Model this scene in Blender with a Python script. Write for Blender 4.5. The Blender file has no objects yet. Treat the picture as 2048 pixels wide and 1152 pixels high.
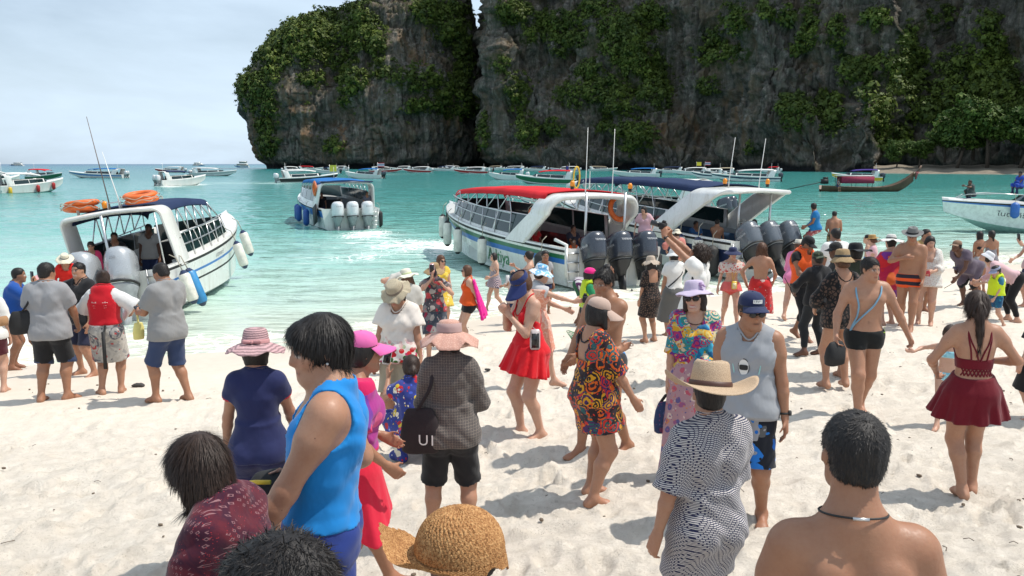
import bpy, math, random
import numpy as np
from concurrent.futures import ThreadPoolExecutor

S = bpy.context.scene
COL = S.collection
rnd = random.Random(7)

# ------------------------------------------------------------------ camera, sky, sun, exposure
FPX = 1707.0                       # focal length in photograph pixels (2048 wide) -> 30 mm
PITCH = math.atan2(576 - 328, FPX)
CZ = 3.4                           # camera height above the sea
cam_d = bpy.data.cameras.new('camera'); cam = bpy.data.objects.new('camera', cam_d); COL.objects.link(cam)
cam_d.sensor_width = 36.0; cam_d.lens = FPX / 2048 * 36.0
cam_d.clip_start = 0.1; cam_d.clip_end = 60000
cam.location = (0, 0, CZ); cam.rotation_euler = (math.pi / 2 - PITCH, 0, 0)
S.camera = cam

SUN_EL, SUN_AZ = math.radians(62), math.radians(84)      # azimuth from +Y towards +X
world = bpy.data.worlds.new('World'); S.world = world; world.use_nodes = True
wn = world.node_tree; wn.nodes.clear()
def wnode(t, **k):
    n = wn.nodes.new(t)
    for a, b in k.items(): setattr(n, a, b)
    return n
w_out = wnode('ShaderNodeOutputWorld'); w_bg = wnode('ShaderNodeBackground')
w_sky = wnode('ShaderNodeTexSky', sky_type='NISHITA', sun_disc=False, sun_elevation=SUN_EL, sun_rotation=SUN_AZ,
              altitude=0, air_density=1.0, dust_density=2.0, ozone_density=1.2)
w_tc = wnode('ShaderNodeTexCoord'); w_map = wnode('ShaderNodeMapping'); w_map.inputs['Scale'].default_value = (1.0, 1.0, 3.6)
w_noise = wnode('ShaderNodeTexNoise'); w_noise.inputs['Scale'].default_value = 2.6; w_noise.inputs['Detail'].default_value = 8
w_noise.inputs['Roughness'].default_value = 0.55; w_noise.inputs['Distortion'].default_value = 0.3
w_rmp = wnode('ShaderNodeMapRange'); w_rmp.inputs['From Min'].default_value = 0.36; w_rmp.inputs['From Max'].default_value = 0.68
w_rmp.inputs['To Min'].default_value = 0.5; w_rmp.inputs['To Max'].default_value = 0.95
w_mix = wnode('ShaderNodeMix', data_type='RGBA'); w_mix.inputs['B'].default_value = (6.9, 8.4, 9.9, 1)
wn.links.new(w_tc.outputs['Generated'], w_map.inputs['Vector']); wn.links.new(w_map.outputs['Vector'], w_noise.inputs['Vector'])
wn.links.new(w_noise.outputs['Fac'], w_rmp.inputs['Value']); wn.links.new(w_rmp.outputs['Result'], w_mix.inputs['Factor'])
wn.links.new(w_sky.outputs['Color'], w_mix.inputs['A']); wn.links.new(w_mix.outputs['Result'], w_bg.inputs['Color'])
w_bg.inputs['Strength'].default_value = 0.1
wn.links.new(w_bg.outputs['Background'], w_out.inputs['Surface'])

sun_d = bpy.data.lights.new('sun', 'SUN'); sun = bpy.data.objects.new('sun', sun_d); COL.objects.link(sun)
sun_d.energy = 3.9; sun_d.angle = math.radians(0.6); sun_d.color = (1.0, 0.95, 0.87)
SUN_DIR = np.array([math.sin(SUN_AZ) * math.cos(SUN_EL), math.cos(SUN_AZ) * math.cos(SUN_EL), math.sin(SUN_EL)])
from mathutils import Vector, Matrix
sun.rotation_euler = Vector(-SUN_DIR).to_track_quat('-Z', 'Y').to_euler()
sun.location = (20, 5, 60)

S.view_settings.view_transform = 'Standard'; S.view_settings.look = 'None'
S.view_settings.exposure = 0.2; S.view_settings.gamma = 1.0; S.view_settings.use_curve_mapping = False
S.cycles.max_bounces = 6; S.cycles.diffuse_bounces = 3; S.cycles.glossy_bounces = 3; S.cycles.transparent_max_bounces = 8

# ------------------------------------------------------------------ where things are on the ground
CP, SP = math.cos(PITCH), math.sin(PITCH)
def ray(px, py):
    u, v = (px - 1024) / FPX, (576 - py) / FPX
    return np.array([u, CP + v * SP, -SP + v * CP])
def at(px, py, Y):
    r = ray(px, py); t = Y / r[1]
    return np.array([r[0] * t, Y, CZ + r[2] * t])
def proj(P):
    P = np.asarray(P, float); x, y, z = P[..., 0], P[..., 1], P[..., 2] - CZ
    dep = y * CP - z * SP; up = y * SP + z * CP
    return 1024 + FPX * x / dep, 576 - FPX * up / dep
def shore_s(x, y):                 # metres inland from the waterline
    return (20.0 + 0.6 * x + 0.5 * np.sin(x * 0.55 + 0.6) - y) / 1.166
def zg(x, y):
    s = shore_s(x, y)
    k = np.clip((4.3 - y) / 1.2, 0, 1) * np.clip((.5 - x) / .6, 0, 1) * (y > 0)
    return np.where(s > -6, 0.068 * s, -0.408 + 0.1 * (s + 6)) + .2 * k * k * (3 - 2 * k)
def hit(px, py, z=None):           # ground point seen at a pixel (z: a level plane instead)
    r = ray(px, py)
    if z is not None:
        t = (z - CZ) / r[2]; return np.array([r[0] * t, r[1] * t, z])
    lo, hi = 0.5, 200.0
    f = lambda t: CZ + r[2] * t - float(zg(r[0] * t, r[1] * t))
    for _ in range(60):
        m = (lo + hi) / 2
        if f(m) > 0: lo = m
        else: hi = m
    return np.array([r[0] * lo, r[1] * lo, CZ + r[2] * lo])
# ------------------------------------------------------------------ noise
def _h3(i, j, k, seed):
    n = (i.astype(np.int64) * 374761393 + j.astype(np.int64) * 668265263 + k.astype(np.int64) * 2147483647 + seed * 1274126177) & 0xFFFFFFFF
    n = ((n ^ (n >> 13)) * 1274126177) & 0xFFFFFFFF
    n = n ^ (n >> 16)
    return (n & 0xFFFF).astype(np.float32) / 65535.0
def vnoise(x, y, z, seed=0):
    xi, yi, zi = np.floor(x), np.floor(y), np.floor(z)
    fx, fy, fz = x - xi, y - yi, z - zi
    fx = fx * fx * (3 - 2 * fx); fy = fy * fy * (3 - 2 * fy); fz = fz * fz * (3 - 2 * fz)
    xi, yi, zi = xi.astype(np.int64), yi.astype(np.int64), zi.astype(np.int64)
    r = 0
    for a in (0, 1):
        for b in (0, 1):
            for c in (0, 1):
                r = r + _h3(xi + a, yi + b, zi + c, seed) * (fx if a else 1 - fx) * (fy if b else 1 - fy) * (fz if c else 1 - fz)
    return r * 2 - 1
def fbm(x, y, z, octv=4, seed=0, gain=0.5, ridge=False):
    x, y, z = np.broadcast_arrays(np.asarray(x, float), np.asarray(y, float), np.asarray(z, float))
    r, a, f = 0, 1.0, 1.0
    for o in range(octv):
        n = vnoise(x * f, y * f, z * f, seed + o)
        if ridge: n = 1 - 2 * np.abs(n)
        r = r + a * n; a *= gain; f *= 2.03
    return r
def smooth01(x, a, b):
    t = np.clip((x - a) / (b - a), 0, 1); return t * t * (3 - 2 * t)

# ------------------------------------------------------------------ meshes
def mk(name, V, F, mat=None, parent=None, smooth=True, col=None, attrs=None, mats=None, fmat=None):
    """link one mesh object; F is a list of arrays (n,3)/(n,4) or one array"""
    me = mk_mesh(name, V, F, mat, smooth, col, attrs, mats, fmat)
    o = bpy.data.objects.new(name, me); COL.objects.link(o)
    if parent is not None: o.parent = parent
    if name in ('lettering', 'roof_strut', 'grab_rope'): o['kind'] = 'stuff'
    return o
def mk_mesh(name, V, F, mat=None, smooth=True, col=None, attrs=None, mats=None, fmat=None):
    me = bpy.data.meshes.new(name)
    V = np.asarray(V, np.float32)
    Fs = [np.asarray(f, np.int32) for f in (F if isinstance(F, list) else [F]) if len(f)]
    me.vertices.add(len(V)); me.vertices.foreach_set('co', V.ravel())
    idx = np.concatenate([f.ravel() for f in Fs]); tot = np.concatenate([np.full(len(f), f.shape[1], np.int32) for f in Fs])
    st = np.concatenate([[0], np.cumsum(tot)[:-1]]).astype(np.int32)
    me.loops.add(len(idx)); me.loops.foreach_set('vertex_index', idx)
    me.polygons.add(len(tot)); me.polygons.foreach_set('loop_start', st)
    me.polygons.foreach_set('loop_total', tot)
    if smooth: me.polygons.foreach_set('use_smooth', np.ones(len(tot), bool))
    if mats:
        for m in mats: me.materials.append(m)
        if fmat is not None: me.polygons.foreach_set('material_index', np.asarray(fmat, np.int32))
    elif mat: me.materials.append(mat)
    me.update(calc_edges=True)
    if col is not None:
        a = me.color_attributes.new('paint', 'FLOAT_COLOR', 'POINT')
        c = np.ones((len(V), 4), np.float32); c[:, :3] = col; a.data.foreach_set('color', c.ravel())
    for k, v in (attrs or {}).items():
        a = me.attributes.new(k, 'FLOAT', 'POINT'); a.data.foreach_set('value', np.asarray(v, np.float32))
    return me
def tag(o, label=None, cat=None, group=None, kind=None):
    for k, v in (('label', label), ('category', cat), ('group', group), ('kind', kind)):
        if v: o[k] = v
    return o
def empty(name, loc=(0, 0, 0), rz=0.0):
    o = bpy.data.objects.new(name, None); COL.objects.link(o); o.location = loc; o.rotation_euler = (0, 0, rz)
    o.empty_display_size = 0.1
    return o
def copy_obj(o, parent=None):
    c = o.copy(); COL.objects.link(c)
    if parent is not None: c.parent = parent
    return c
def copy_tree(o, parent=None):
    c = copy_obj(o, parent)
    for ch in list(o.children): copy_tree(ch, c)
    return c

class MB:
    """collects pieces into one vertex / face list"""
    def __init__(s): s.V, s.T, s.Q, s.n, s.mt, s.mq, s.cm = [], [], [], 0, [], [], 0
    def add(s, V, F):
        V = np.asarray(V, float); F = np.asarray(F, int)
        if F.shape[1] == 3: s.T.append(F + s.n); s.mt += [s.cm] * len(F)
        else: s.Q.append(F + s.n); s.mq += [s.cm] * len(F)
        s.V.append(V); s.n += len(V); return s
    def box(s, c, d, rot=None, taper=1.0):
        c = np.asarray(c, float); h = np.asarray(d, float) / 2
        P = np.array([[x, y, z] for z in (-1, 1) for y in (-1, 1) for x in (-1, 1)], float)
        P[P[:, 2] > 0, :2] *= taper
        P = P * h
        if rot is not None: P = P @ np.asarray(rot).T
        return s.add(P + c, [[0, 2, 3, 1], [4, 5, 7, 6], [0, 1, 5, 4], [2, 6, 7, 3], [0, 4, 6, 2], [1, 3, 7, 5]])
    def tube(s, pts, r, n=8, cap=True, closed=False):
        V, Q, T = tube_geo(pts, r, n, cap, closed)
        b = s.n; s.add(V, Q)
        if len(T): s.T.append(T + b); s.mt += [s.cm] * len(T)
        return s
    def geo(s, g):
        V, Fs = g; b = s.n; V = np.asarray(V, float)
        s.V.append(V); s.n += len(V)
        for F in Fs:
            F = np.asarray(F, int)
            if not len(F): continue
            if F.shape[1] == 3: s.T.append(F + b); s.mt += [s.cm] * len(F)
            else: s.Q.append(F + b); s.mq += [s.cm] * len(F)
        return s
    def build(s, name, mat=None, parent=None, smooth=False, mats=None):
        V = np.concatenate(s.V); F = []
        if s.T: F.append(np.concatenate(s.T))
        if s.Q: F.append(np.concatenate(s.Q))
        return mk(name, V, F, mat, parent, smooth, mats=mats, fmat=(s.mt + s.mq) if mats else None)
    def tr(s, M, off=(0, 0, 0)):
        s.V = [v @ np.asarray(M).T + np.asarray(off) for v in s.V]; return s
def tube_geo(pts, r, n=8, cap=True, closed=False):
    P = np.asarray(pts, float); m = len(P); r = np.broadcast_to(np.asarray(r, float), (m,))
    if closed: T = np.roll(P, -1, 0) - np.roll(P, 1, 0)
    else: T = np.gradient(P, axis=0)
    T /= np.linalg.norm(T, axis=1)[:, None] + 1e-12
    up = np.array([0, 0, 1.0]) if abs(T[0][2]) < 0.9 else np.array([1.0, 0, 0])
    V = []
    A = np.cross(up, T[0]); A /= np.linalg.norm(A)
    ang = np.linspace(0, 2 * math.pi, n, endpoint=False)
    for i in range(m):
        A = A - T[i] * A.dot(T[i]); A /= np.linalg.norm(A) + 1e-12
        B = np.cross(T[i], A)
        V.append(P[i] + r[i] * (np.cos(ang)[:, None] * A + np.sin(ang)[:, None] * B))
    V = np.concatenate(V); Q = []
    for i in range(m if closed else m - 1):
        a, b = i * n, ((i + 1) % m) * n
        for k in range(n):
            k2 = (k + 1) % n; Q.append([a + k, a + k2, b + k2, b + k])
    T3 = []
    if cap and not closed:
        V = np.vstack([V, P[:1], P[-1:]]); c0 = m * n
        for k in range(n):
            k2 = (k + 1) % n
            T3.append([c0, k2, k]); T3.append([c0 + 1, (m - 1) * n + k, (m - 1) * n + k2])
    return V, np.array(Q), np.array(T3, int).reshape(-1, 3)
def gridfaces(nr, nc, wrap=False):
    i = np.arange(nr - 1)[:, None]; j = np.arange(nc if wrap else nc - 1)[None, :]
    a = i * nc + j; b = i * nc + (j + 1) % nc
    return np.stack([a, b, b + nc, a + nc], -1).reshape(-1, 4)
def lathe(prof, n=32, mod=None, tilt=None):
    """prof rows (r, z); mod(theta array, row index, r, z) -> (r, z)"""
    th = np.linspace(0, 2 * math.pi, n, endpoint=False); V = []
    for i, (r, z) in enumerate(prof):
        rr, zz = np.full(n, float(r)), np.full(n, float(z))
        if mod: rr, zz = mod(th, i, rr, zz)
        V.append(np.stack([rr * np.cos(th), rr * np.sin(th), zz], -1))
    return np.concatenate(V), [gridfaces(len(prof), n, True)]
def rotm(ax, a):
    c, s = math.cos(a), math.sin(a)
    return np.array({'x': [[1, 0, 0], [0, c, -s], [0, s, c]], 'y': [[c, 0, s], [0, 1, 0], [-s, 0, c]], 'z': [[c, -s, 0], [s, c, 0], [0, 0, 1]]}[ax])
def nrm(v): v = np.asarray(v, float); return v / (np.linalg.norm(v) + 1e-12)
_txt = {}
def text_geo(s, size=1.0, extrude=0.0, shear=0.0):
    """flat lettering as vertices / triangles, centred, in the xy plane"""
    key = (s, shear)
    if key not in _txt:
        cu = bpy.data.curves.new('lettering', 'FONT'); cu.body = s; cu.align_x = 'CENTER'; cu.align_y = 'CENTER'; cu.shear = shear
        cu.resolution_u = 3
        o = bpy.data.objects.new('lettering', cu); COL.objects.link(o)
        dg = bpy.context.evaluated_depsgraph_get(); me = o.evaluated_get(dg).to_mesh(); me.calc_loop_triangles()
        V = np.array([v.co[:] for v in me.vertices]); F = np.array([t.vertices[:] for t in me.loop_triangles])
        o.evaluated_get(dg).to_mesh_clear(); bpy.data.objects.remove(o); bpy.data.curves.remove(cu)
        _txt[key] = (V, F)
    V, F = _txt[key]
    return V * size, F

# ------------------------------------------------------------------ materials
class N:
    def __init__(s, name):
        s.m = bpy.data.materials.new(name); s.m.use_nodes = True; s.t = s.m.node_tree; s.t.nodes.clear()
        s.out = s.n('ShaderNodeOutputMaterial'); s.b = s.n('ShaderNodeBsdfPrincipled'); s.l(s.b.outputs[0], s.out.inputs['Surface'])
        s._tc = None
    def n(s, t, **k):
        nd = s.t.nodes.new(t)
        for a, b in k.items(): setattr(nd, a, b)
        return nd
    def l(s, a, b): s.t.links.new(a, b)
    def set(s, **k):
        for a, v in k.items():
            i = s.b.inputs[a.replace('_', ' ')]
            if hasattr(v, 'is_linked') or hasattr(v, 'links'): s.l(v, i)
            else: i.default_value = v if not (isinstance(v, tuple) and len(v) == 3 and i.type == 'RGBA') else (*v, 1)
        return s
    def tc(s, which='Object'):
        if s._tc is None: s._tc = s.n('ShaderNodeTexCoord')
        return s._tc.outputs[which]
    def mapping(s, scale=(1, 1, 1), rot=(0, 0, 0), loc=(0, 0, 0), src=None):
        m = s.n('ShaderNodeMapping'); m.inputs['Scale'].default_value = scale; m.inputs['Rotation'].default_value = rot; m.inputs['Location'].default_value = loc
        s.l(src if src is not None else s.tc(), m.inputs['Vector']); return m.outputs[0]
    def noise(s, scale=5, detail=4, rough=0.5, dist=0, src=None, out='Fac'):
        t = s.n('ShaderNodeTexNoise'); t.inputs['Scale'].default_value = scale; t.inputs['Detail'].default_value = detail
        t.inputs['Roughness'].default_value = rough; t.inputs['Distortion'].default_value = dist
        s.l(src if src is not None else s.tc(), t.inputs['Vector']); return t.outputs[out]
    def vor(s, scale=5, src=None, feature='F1', out='Color', rand=1.0):
        t = s.n('ShaderNodeTexVoronoi', feature=feature); t.inputs['Scale'].default_value = scale; t.inputs['Randomness'].default_value = rand
        s.l(src if src is not None else s.tc(), t.inputs['Vector']); return t.outputs[out]
    def ramp(s, fac, stops, interp='LINEAR'):
        r = s.n('ShaderNodeValToRGB'); r.color_ramp.interpolation = interp; e = r.color_ramp.elements
        while len(e) < len(stops): e.new(0.5)
        for i, (p, c) in enumerate(stops):
            e[i].position = p; e[i].color = (*c, 1) if not isinstance(c, (int, float)) else (c, c, c, 1)
        s.l(fac, r.inputs['Fac']); return r.outputs['Color']
    def mix(s, fac, a, b, blend='MIX'):
        m = s.n('ShaderNodeMix', data_type='RGBA', blend_type=blend)
        for v, k in ((fac, 'Factor'), (a, 'A'), (b, 'B')):
            i = [q for q in m.inputs if q.name == k and (q.type == ('VALUE' if k == 'Factor' else 'RGBA'))][0]
            if hasattr(v, 'links'): s.l(v, i)
            elif k == 'Factor': i.default_value = v
            else: i.default_value = (*v, 1)
        return [q for q in m.outputs if q.type == 'RGBA'][0]
    def math(s, op, a, b=0.0, clamp=False):
        m = s.n('ShaderNodeMath', operation=op, use_clamp=clamp)
        for v, i in ((a, 0), (b, 1)):
            if hasattr(v, 'links'): s.l(v, m.inputs[i])
            else: m.inputs[i].default_value = v
        return m.outputs[0]
    def rng(s, v, a, b, c=0.0, d=1.0):
        m = s.n('ShaderNodeMapRange')
        for k, q in (('From Min', a), ('From Max', b), ('To Min', c), ('To Max', d)): m.inputs[k].default_value = q
        s.l(v, m.inputs['Value']); return m.outputs[0]
    def attr(s, name, out='Fac'):
        a = s.n('ShaderNodeAttribute'); a.attribute_name = name; return a.outputs[out]
    def bump(s, h, strength=0.3, dist=0.01, prev=None):
        b = s.n('ShaderNodeBump')
        b.inputs['Distance'].default_value = dist
        if hasattr(strength, 'links'): s.l(strength, b.inputs['Strength'])
        else: b.inputs['Strength'].default_value = strength
        s.l(h, b.inputs['Height'])
        if prev is not None: s.l(prev, b.inputs['Normal'])
        s.l(b.outputs[0], s.b.inputs['Normal']); return b.outputs[0]
_mc = {}
def plain(name, c, rough=0.5, metal=0.0, spec=0.5, dirt=0.12, scale=6, bump=0.0, coat=0.0):
    key = (name, tuple(c), rough, metal)
    if key in _mc: return _mc[key]
    m = N(name)
    if dirt > 0:
        f = m.noise(scale, 5, 0.65)
        k = tuple(x * (1 - 2.2 * dirt) for x in c)
        m.set(Base_Color=m.ramp(f, [(0.3, k), (0.62, c)]))
        m.set(Roughness=m.rng(f, 0.3, 0.7, min(1, rough + 0.12), rough))
    else: m.set(Base_Color=tuple(c), Roughness=rough)
    m.set(Metallic=metal, Specular_IOR_Level=spec)
    if coat: m.set(Coat_Weight=coat, Coat_Roughness=0.08)
    if bump: m.bump(m.noise(scale * 12, 3), bump, 0.01)
    _mc[key] = m.m
    return m.m
# ------------------------------------------------------------------ sand
def sand_mat():
    m = N('sand')
    big = m.noise(0.5, 5, 0.6); fine = m.noise(38, 6, 0.7); mid = m.noise(5.5, 6, 0.65)
    wet = m.attr('wet')
    dry = m.mix(m.rng(mid, 0.3, 0.7), (0.67, 0.592, 0.495), (0.77, 0.695, 0.60))
    dry = m.mix(m.rng(fine, 0.56, 0.75), dry, (0.43, 0.37, 0.30))
    sp = m.vor(60, feature='F1', out='Distance')
    deb = m.math('MULTIPLY', m.math('LESS_THAN', sp, 0.16), m.rng(m.noise(2.2, 3), 0.52, 0.7))
    dry = m.mix(deb, dry, (0.24, 0.18, 0.13))
    c = m.mix(m.math('MULTIPLY', wet, 0.6), dry, m.mix(m.rng(big, 0.3, 0.7), (0.50, 0.42, 0.335), (0.57, 0.49, 0.40)))
    m.set(Base_Color=c, Roughness=m.rng(wet, 0, 1, 0.95, 0.5), Specular_IOR_Level=0.25)
    b1 = m.bump(m.noise(8, 9, 0.8, .8), m.math('MULTIPLY', m.math('SUBTRACT', 1.0, wet), 1.0), 0.036)
    m.bump(fine, m.math('MULTIPLY', m.math('SUBTRACT', 1.05, wet), 0.7), 0.012, b1)
    return m.m
def build_sand():
    nc, nr = 470, 390
    a = np.linspace(-1.05, 1.05, nc); a = np.sign(a) * np.abs(a) ** 1.15 * 1.0
    r = np.concatenate([np.linspace(-30, 0.2, 14), np.geomspace(1.3, 62, nr - 14)])
    Y, A = np.meshgrid(r, a, indexing='ij')
    X = A * (np.abs(Y) * 0.82 + 2.2)
    s = shore_s(X, Y); z = zg(X, Y).astype(float)
    dry = smooth01(s, 3.2, 6.5) * smooth01(Y, -1, 1.0)
    rough = 0.5 + 0.5 * smooth01(fbm(X * .4, Y * .4, 0, 3, 3), -.3, .5)
    lump = 0.058 * fbm(X * 1.3, Y * 1.3, 0, 3, 11) + 0.036 * fbm(X * 4.2, Y * 4.2, 0.3, 4, 21, .62) + 0.017 * fbm(X * 13, Y * 13, 0.7, 2, 31, .6) - 0.008
    z += dry * rough * lump + (1 - dry) * 0.008 * fbm(X * .8, Y * .8, 0, 3, 5)
    g = random.Random(3)                                     # trampled footprints
    for k in range(1500):
        yy = 2.2 + 12.5 * g.random() ** 1.25; xx = g.uniform(-.8, .8) * (yy + 1.2)
        sv = float(shore_s(xx, yy))
        if sv < 2.2: continue
        j0 = np.searchsorted(r, yy - .34); j1 = np.searchsorted(r, yy + .34)
        an = g.uniform(0, math.pi); ca, sa = math.cos(an), math.sin(an)
        sx, sy = X[j0:j1] - xx, Y[j0:j1] - yy
        fs = g.uniform(.55, 1.1); u, v = (sx * ca + sy * sa) / (.13 * fs), (-sx * sa + sy * ca) / (.058 * fs)
        q = u * u + v * v; dp = g.uniform(.012, .045) * (1.0 if sv > 5 else .3)
        z[j0:j1] += dp * (-np.exp(-q ** 2 * .6) + 0.5 * np.exp(-(np.sqrt(q) - 1.65) ** 2 * 5.0) * (1 + .8 * np.sin(u * 2 + k)))
    wet = 1 - smooth01(s, 2.2, 6.8 + 1.2 * fbm(X * .5, Y * .5, 2, 2, 8))
    o = mk('sand_beach', np.stack([X, Y, z], -1).reshape(-1, 3), gridfaces(nr, nc), sand_mat(), attrs={'wet': wet.ravel()})
    return tag(o, kind='structure')
build_sand()

# ------------------------------------------------------------------ water
def water_mat():
    m = N('sea_water')
    off, foam, churn = m.attr('offshore'), m.attr('foam'), m.attr('churn')
    pat = m.noise(0.045, 4, 0.6, src=m.mapping((1, 2.6, 1)))
    o2 = m.math('ADD', off, m.rng(pat, 0.25, 0.75, -0.06, 0.06))
    c = m.ramp(o2, [(0.0, (0.60, 0.62, 0.50)), (0.12, (0.45, 0.60, 0.52)), (0.24, (0.27, 0.49, 0.43)), (0.36, (0.13, 0.37, 0.325)),
                    (0.52, (0.052, 0.255, 0.232)), (0.72, (0.028, 0.185, 0.182)), (0.88, (0.022, 0.15, 0.19)), (1.0, (0.03, 0.10, 0.17))])
    fn = m.noise(1.6, 8, 0.72, 0.6); fn2 = m.vor(3.2, feature='DISTANCE_TO_EDGE', out='Distance', src=m.mix(0.25, m.tc(), m.noise(2.5, 4, out='Color')))
    streak = m.noise(0.8, 6, 0.7, src=m.mapping((0.4, 2.2, 1)))
    web = m.math('MULTIPLY', m.rng(fn2, 0.10, 0.0), 0.6)
    ff = m.math('ADD', m.math('MULTIPLY', foam, 1.5), m.math('ADD', m.rng(fn, 0.35, 0.68, -0.85, 0.25), web))
    ff = m.math('MULTIPLY', m.rng(ff, 0.0, 0.5), m.rng(foam, 0.02, 0.2))
    ff = m.math('MAXIMUM', ff, m.math('MULTIPLY', m.rng(streak, 0.52, 0.66), churn))
    c = m.mix(m.math('MULTIPLY', churn, 0.4), c, (0.55, 0.78, 0.72))
    fc = m.mix(m.rng(m.noise(3.4, 7, 0.75), 0.44, 0.62), (0.84, 0.82, 0.77), m.mix(m.attr('surf'), (0.84, 0.84, 0.8), (0.60, 0.49, 0.37)))
    m.set(Base_Color=m.mix(ff, c, fc), Roughness=m.math('ADD', m.rng(ff, 0, 1, 0.08, 0.8), m.rng(off, 0.4, 1.0, 0.0, 0.22)), Specular_IOR_Level=m.rng(ff, 0, 1, 0.5, 0.1), IOR=1.33)
    w1 = m.noise(2.2, 5, 0.6, 0.4, src=m.mapping((0.5, 1.5, 1), rot=(0, 0, 0.35)))
    w2 = m.noise(0.42, 5, 0.62, 0.3, src=m.mapping((0.42, 1.5, 1), rot=(0, 0, 0.25)))
    w3 = m.noise(0.07, 6, 0.65, src=m.mapping((0.5, 1.6, 1)))
    b = m.bump(w1, 0.55, 0.10); b = m.bump(w2, 0.9, 0.5, b); b = m.bump(w3, 0.7, 1.5, b)
    m.bump(fn, 0.35, 0.05, b)
    return m.m
def build_water():
    nc, nr = 360, 400
    a = np.sign(np.linspace(-1, 1, nc)) * np.abs(np.linspace(-1, 1, nc)) ** 1.2 * 1.25
    r = np.concatenate([np.geomspace(11, 120, 325), np.geomspace(123, 30000, nr - 325)])
    Y, A = np.meshgrid(r, a, indexing='ij')
    X = A * Y * 0.8; X[:, 0] = -1.6 * Y[:, 0] - 10; X[:, -1] = 1.6 * Y[:, -1] + 10
    s = shore_s(X, Y); off = -s
    fade = smooth01(off, 0.2, 7)
    z = fade * (0.035 * fbm(X * .55 + Y * .2, Y * 1.3 - X * .25, 0, 4, 41) + 0.02 * fbm(X * 1.7, Y * 3.2, 0, 2, 45))
    # little breaking wave along the shore
    wob = 0.9 * fbm(X * .22, Y * .22, 1, 3, 51)
    so = off + wob
    amp = smooth01(fbm(X * .16, 0 * X, 7, 2, 55), -.55, .35) * (1 - .72 * smooth01(X, -1, 4)) * (.6 + .4 * smooth01(X, -8, -5))
    ridge = np.exp(-((so - 0.55) / 0.62) ** 2)
    ridge2 = np.exp(-((so + 0.9) / 0.9) ** 2)
    z += ridge * amp * (0.27 + 0.15 * fbm(X * 1.9, Y * 1.9, 0, 4, 61)) + ridge * 0.08 * fbm(X * 6, Y * 6, 0, 3, 66) * amp
    run = smooth01(-off, 3.2 + wob * .8, 1.2)             # thin wash climbing the sand
    z += np.where(off < 0.3, np.clip(0.068 * (-off + 0.3), 0, .3) * run, 0) + ridge2 * amp * 0.03 * fbm(X * 3, Y * 3, 0, 3, 71)
    z -= np.where(off < 0.3, (1 - run) * 0.5, 0)
    foam = 1.1 * ridge * (0.28 + 0.8 * amp) + (.3 + .6 * amp) * np.exp(-((so + 0.8) / 1.0) ** 2) + 0.4 * np.exp(-((so - 2.6) / 1.3) ** 2) * amp + .3 * np.exp(-((so + 2.4) / .5) ** 2)
    def blob(px, py, rx, ry, k, rot=0.0):
        c = hit(px, py, 0.0); c2 = hit(px + rx, py, 0.0); d = hit(px, py - ry, 0.0); e = hit(px, py + ry, 0.0)
        wx, wy = abs(c2[0] - c[0]), (d[1] - e[1]) / 2
        dx, dy = X - c[0], Y - c[1]; dx = dx + rot * dy
        return k * np.exp(-(dx / wx) ** 2 - (dy / wy) ** 2)
    churn = blob(735, 478, 70, 14, 1.1) + blob(800, 498, 110, 17, 1.0) + blob(700, 520, 150, 10, .45) + blob(890, 500, 40, 20, .6)
    foam = foam + blob(735, 468, 46, 8, .5) + blob(830, 490, 80, 13, .36) + blob(720, 516, 60, 9, .22) + blob(885, 498, 26, 14, .42)
    foam = foam + blob(365, 371, 28, 2.4, .7) + blob(1480, 372, 24, 1.6, .4)
    churn = churn + blob(460, 366, 80, 2.2, .5) + blob(560, 366, 40, 2, .8) + blob(760, 349, 50, 1.4, .35) + blob(1300, 352, 60, 1.2, .5) + blob(1590, 440, 90, 5, .35)
    ramp = np.interp(off, [-3, 0, 3, 8, 16, 30, 70, 200, 700, 3000, 30000], [0, .02, .10, .19, .28, .40, .54, .66, .80, .95, 1.0])
    blue = smooth01(-X / np.maximum(Y, 1), .2, .6) * smooth01(off, 12, 300) * 0.10  # sky reflection on the left water, put into the colour ramp
    ramp = ramp - 0.07 * smooth01(-X / np.maximum(Y, 1), .1, .5) * smooth01(off, 5, 20) * (1 - smooth01(off, 60, 200)) + blue
    V = np.stack([X, Y, z], -1).reshape(-1, 3)
    o = mk('sea', V, gridfaces(nr, nc), water_mat(), attrs={'offshore': ramp.ravel(), 'foam': np.clip(foam, 0, 1.4).ravel(), 'churn': np.clip(churn, 0, 1).ravel(),
                                                           'surf': smooth01(-off, -6, -2).ravel()})
    return tag(o, kind='structure')
build_water()

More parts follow.
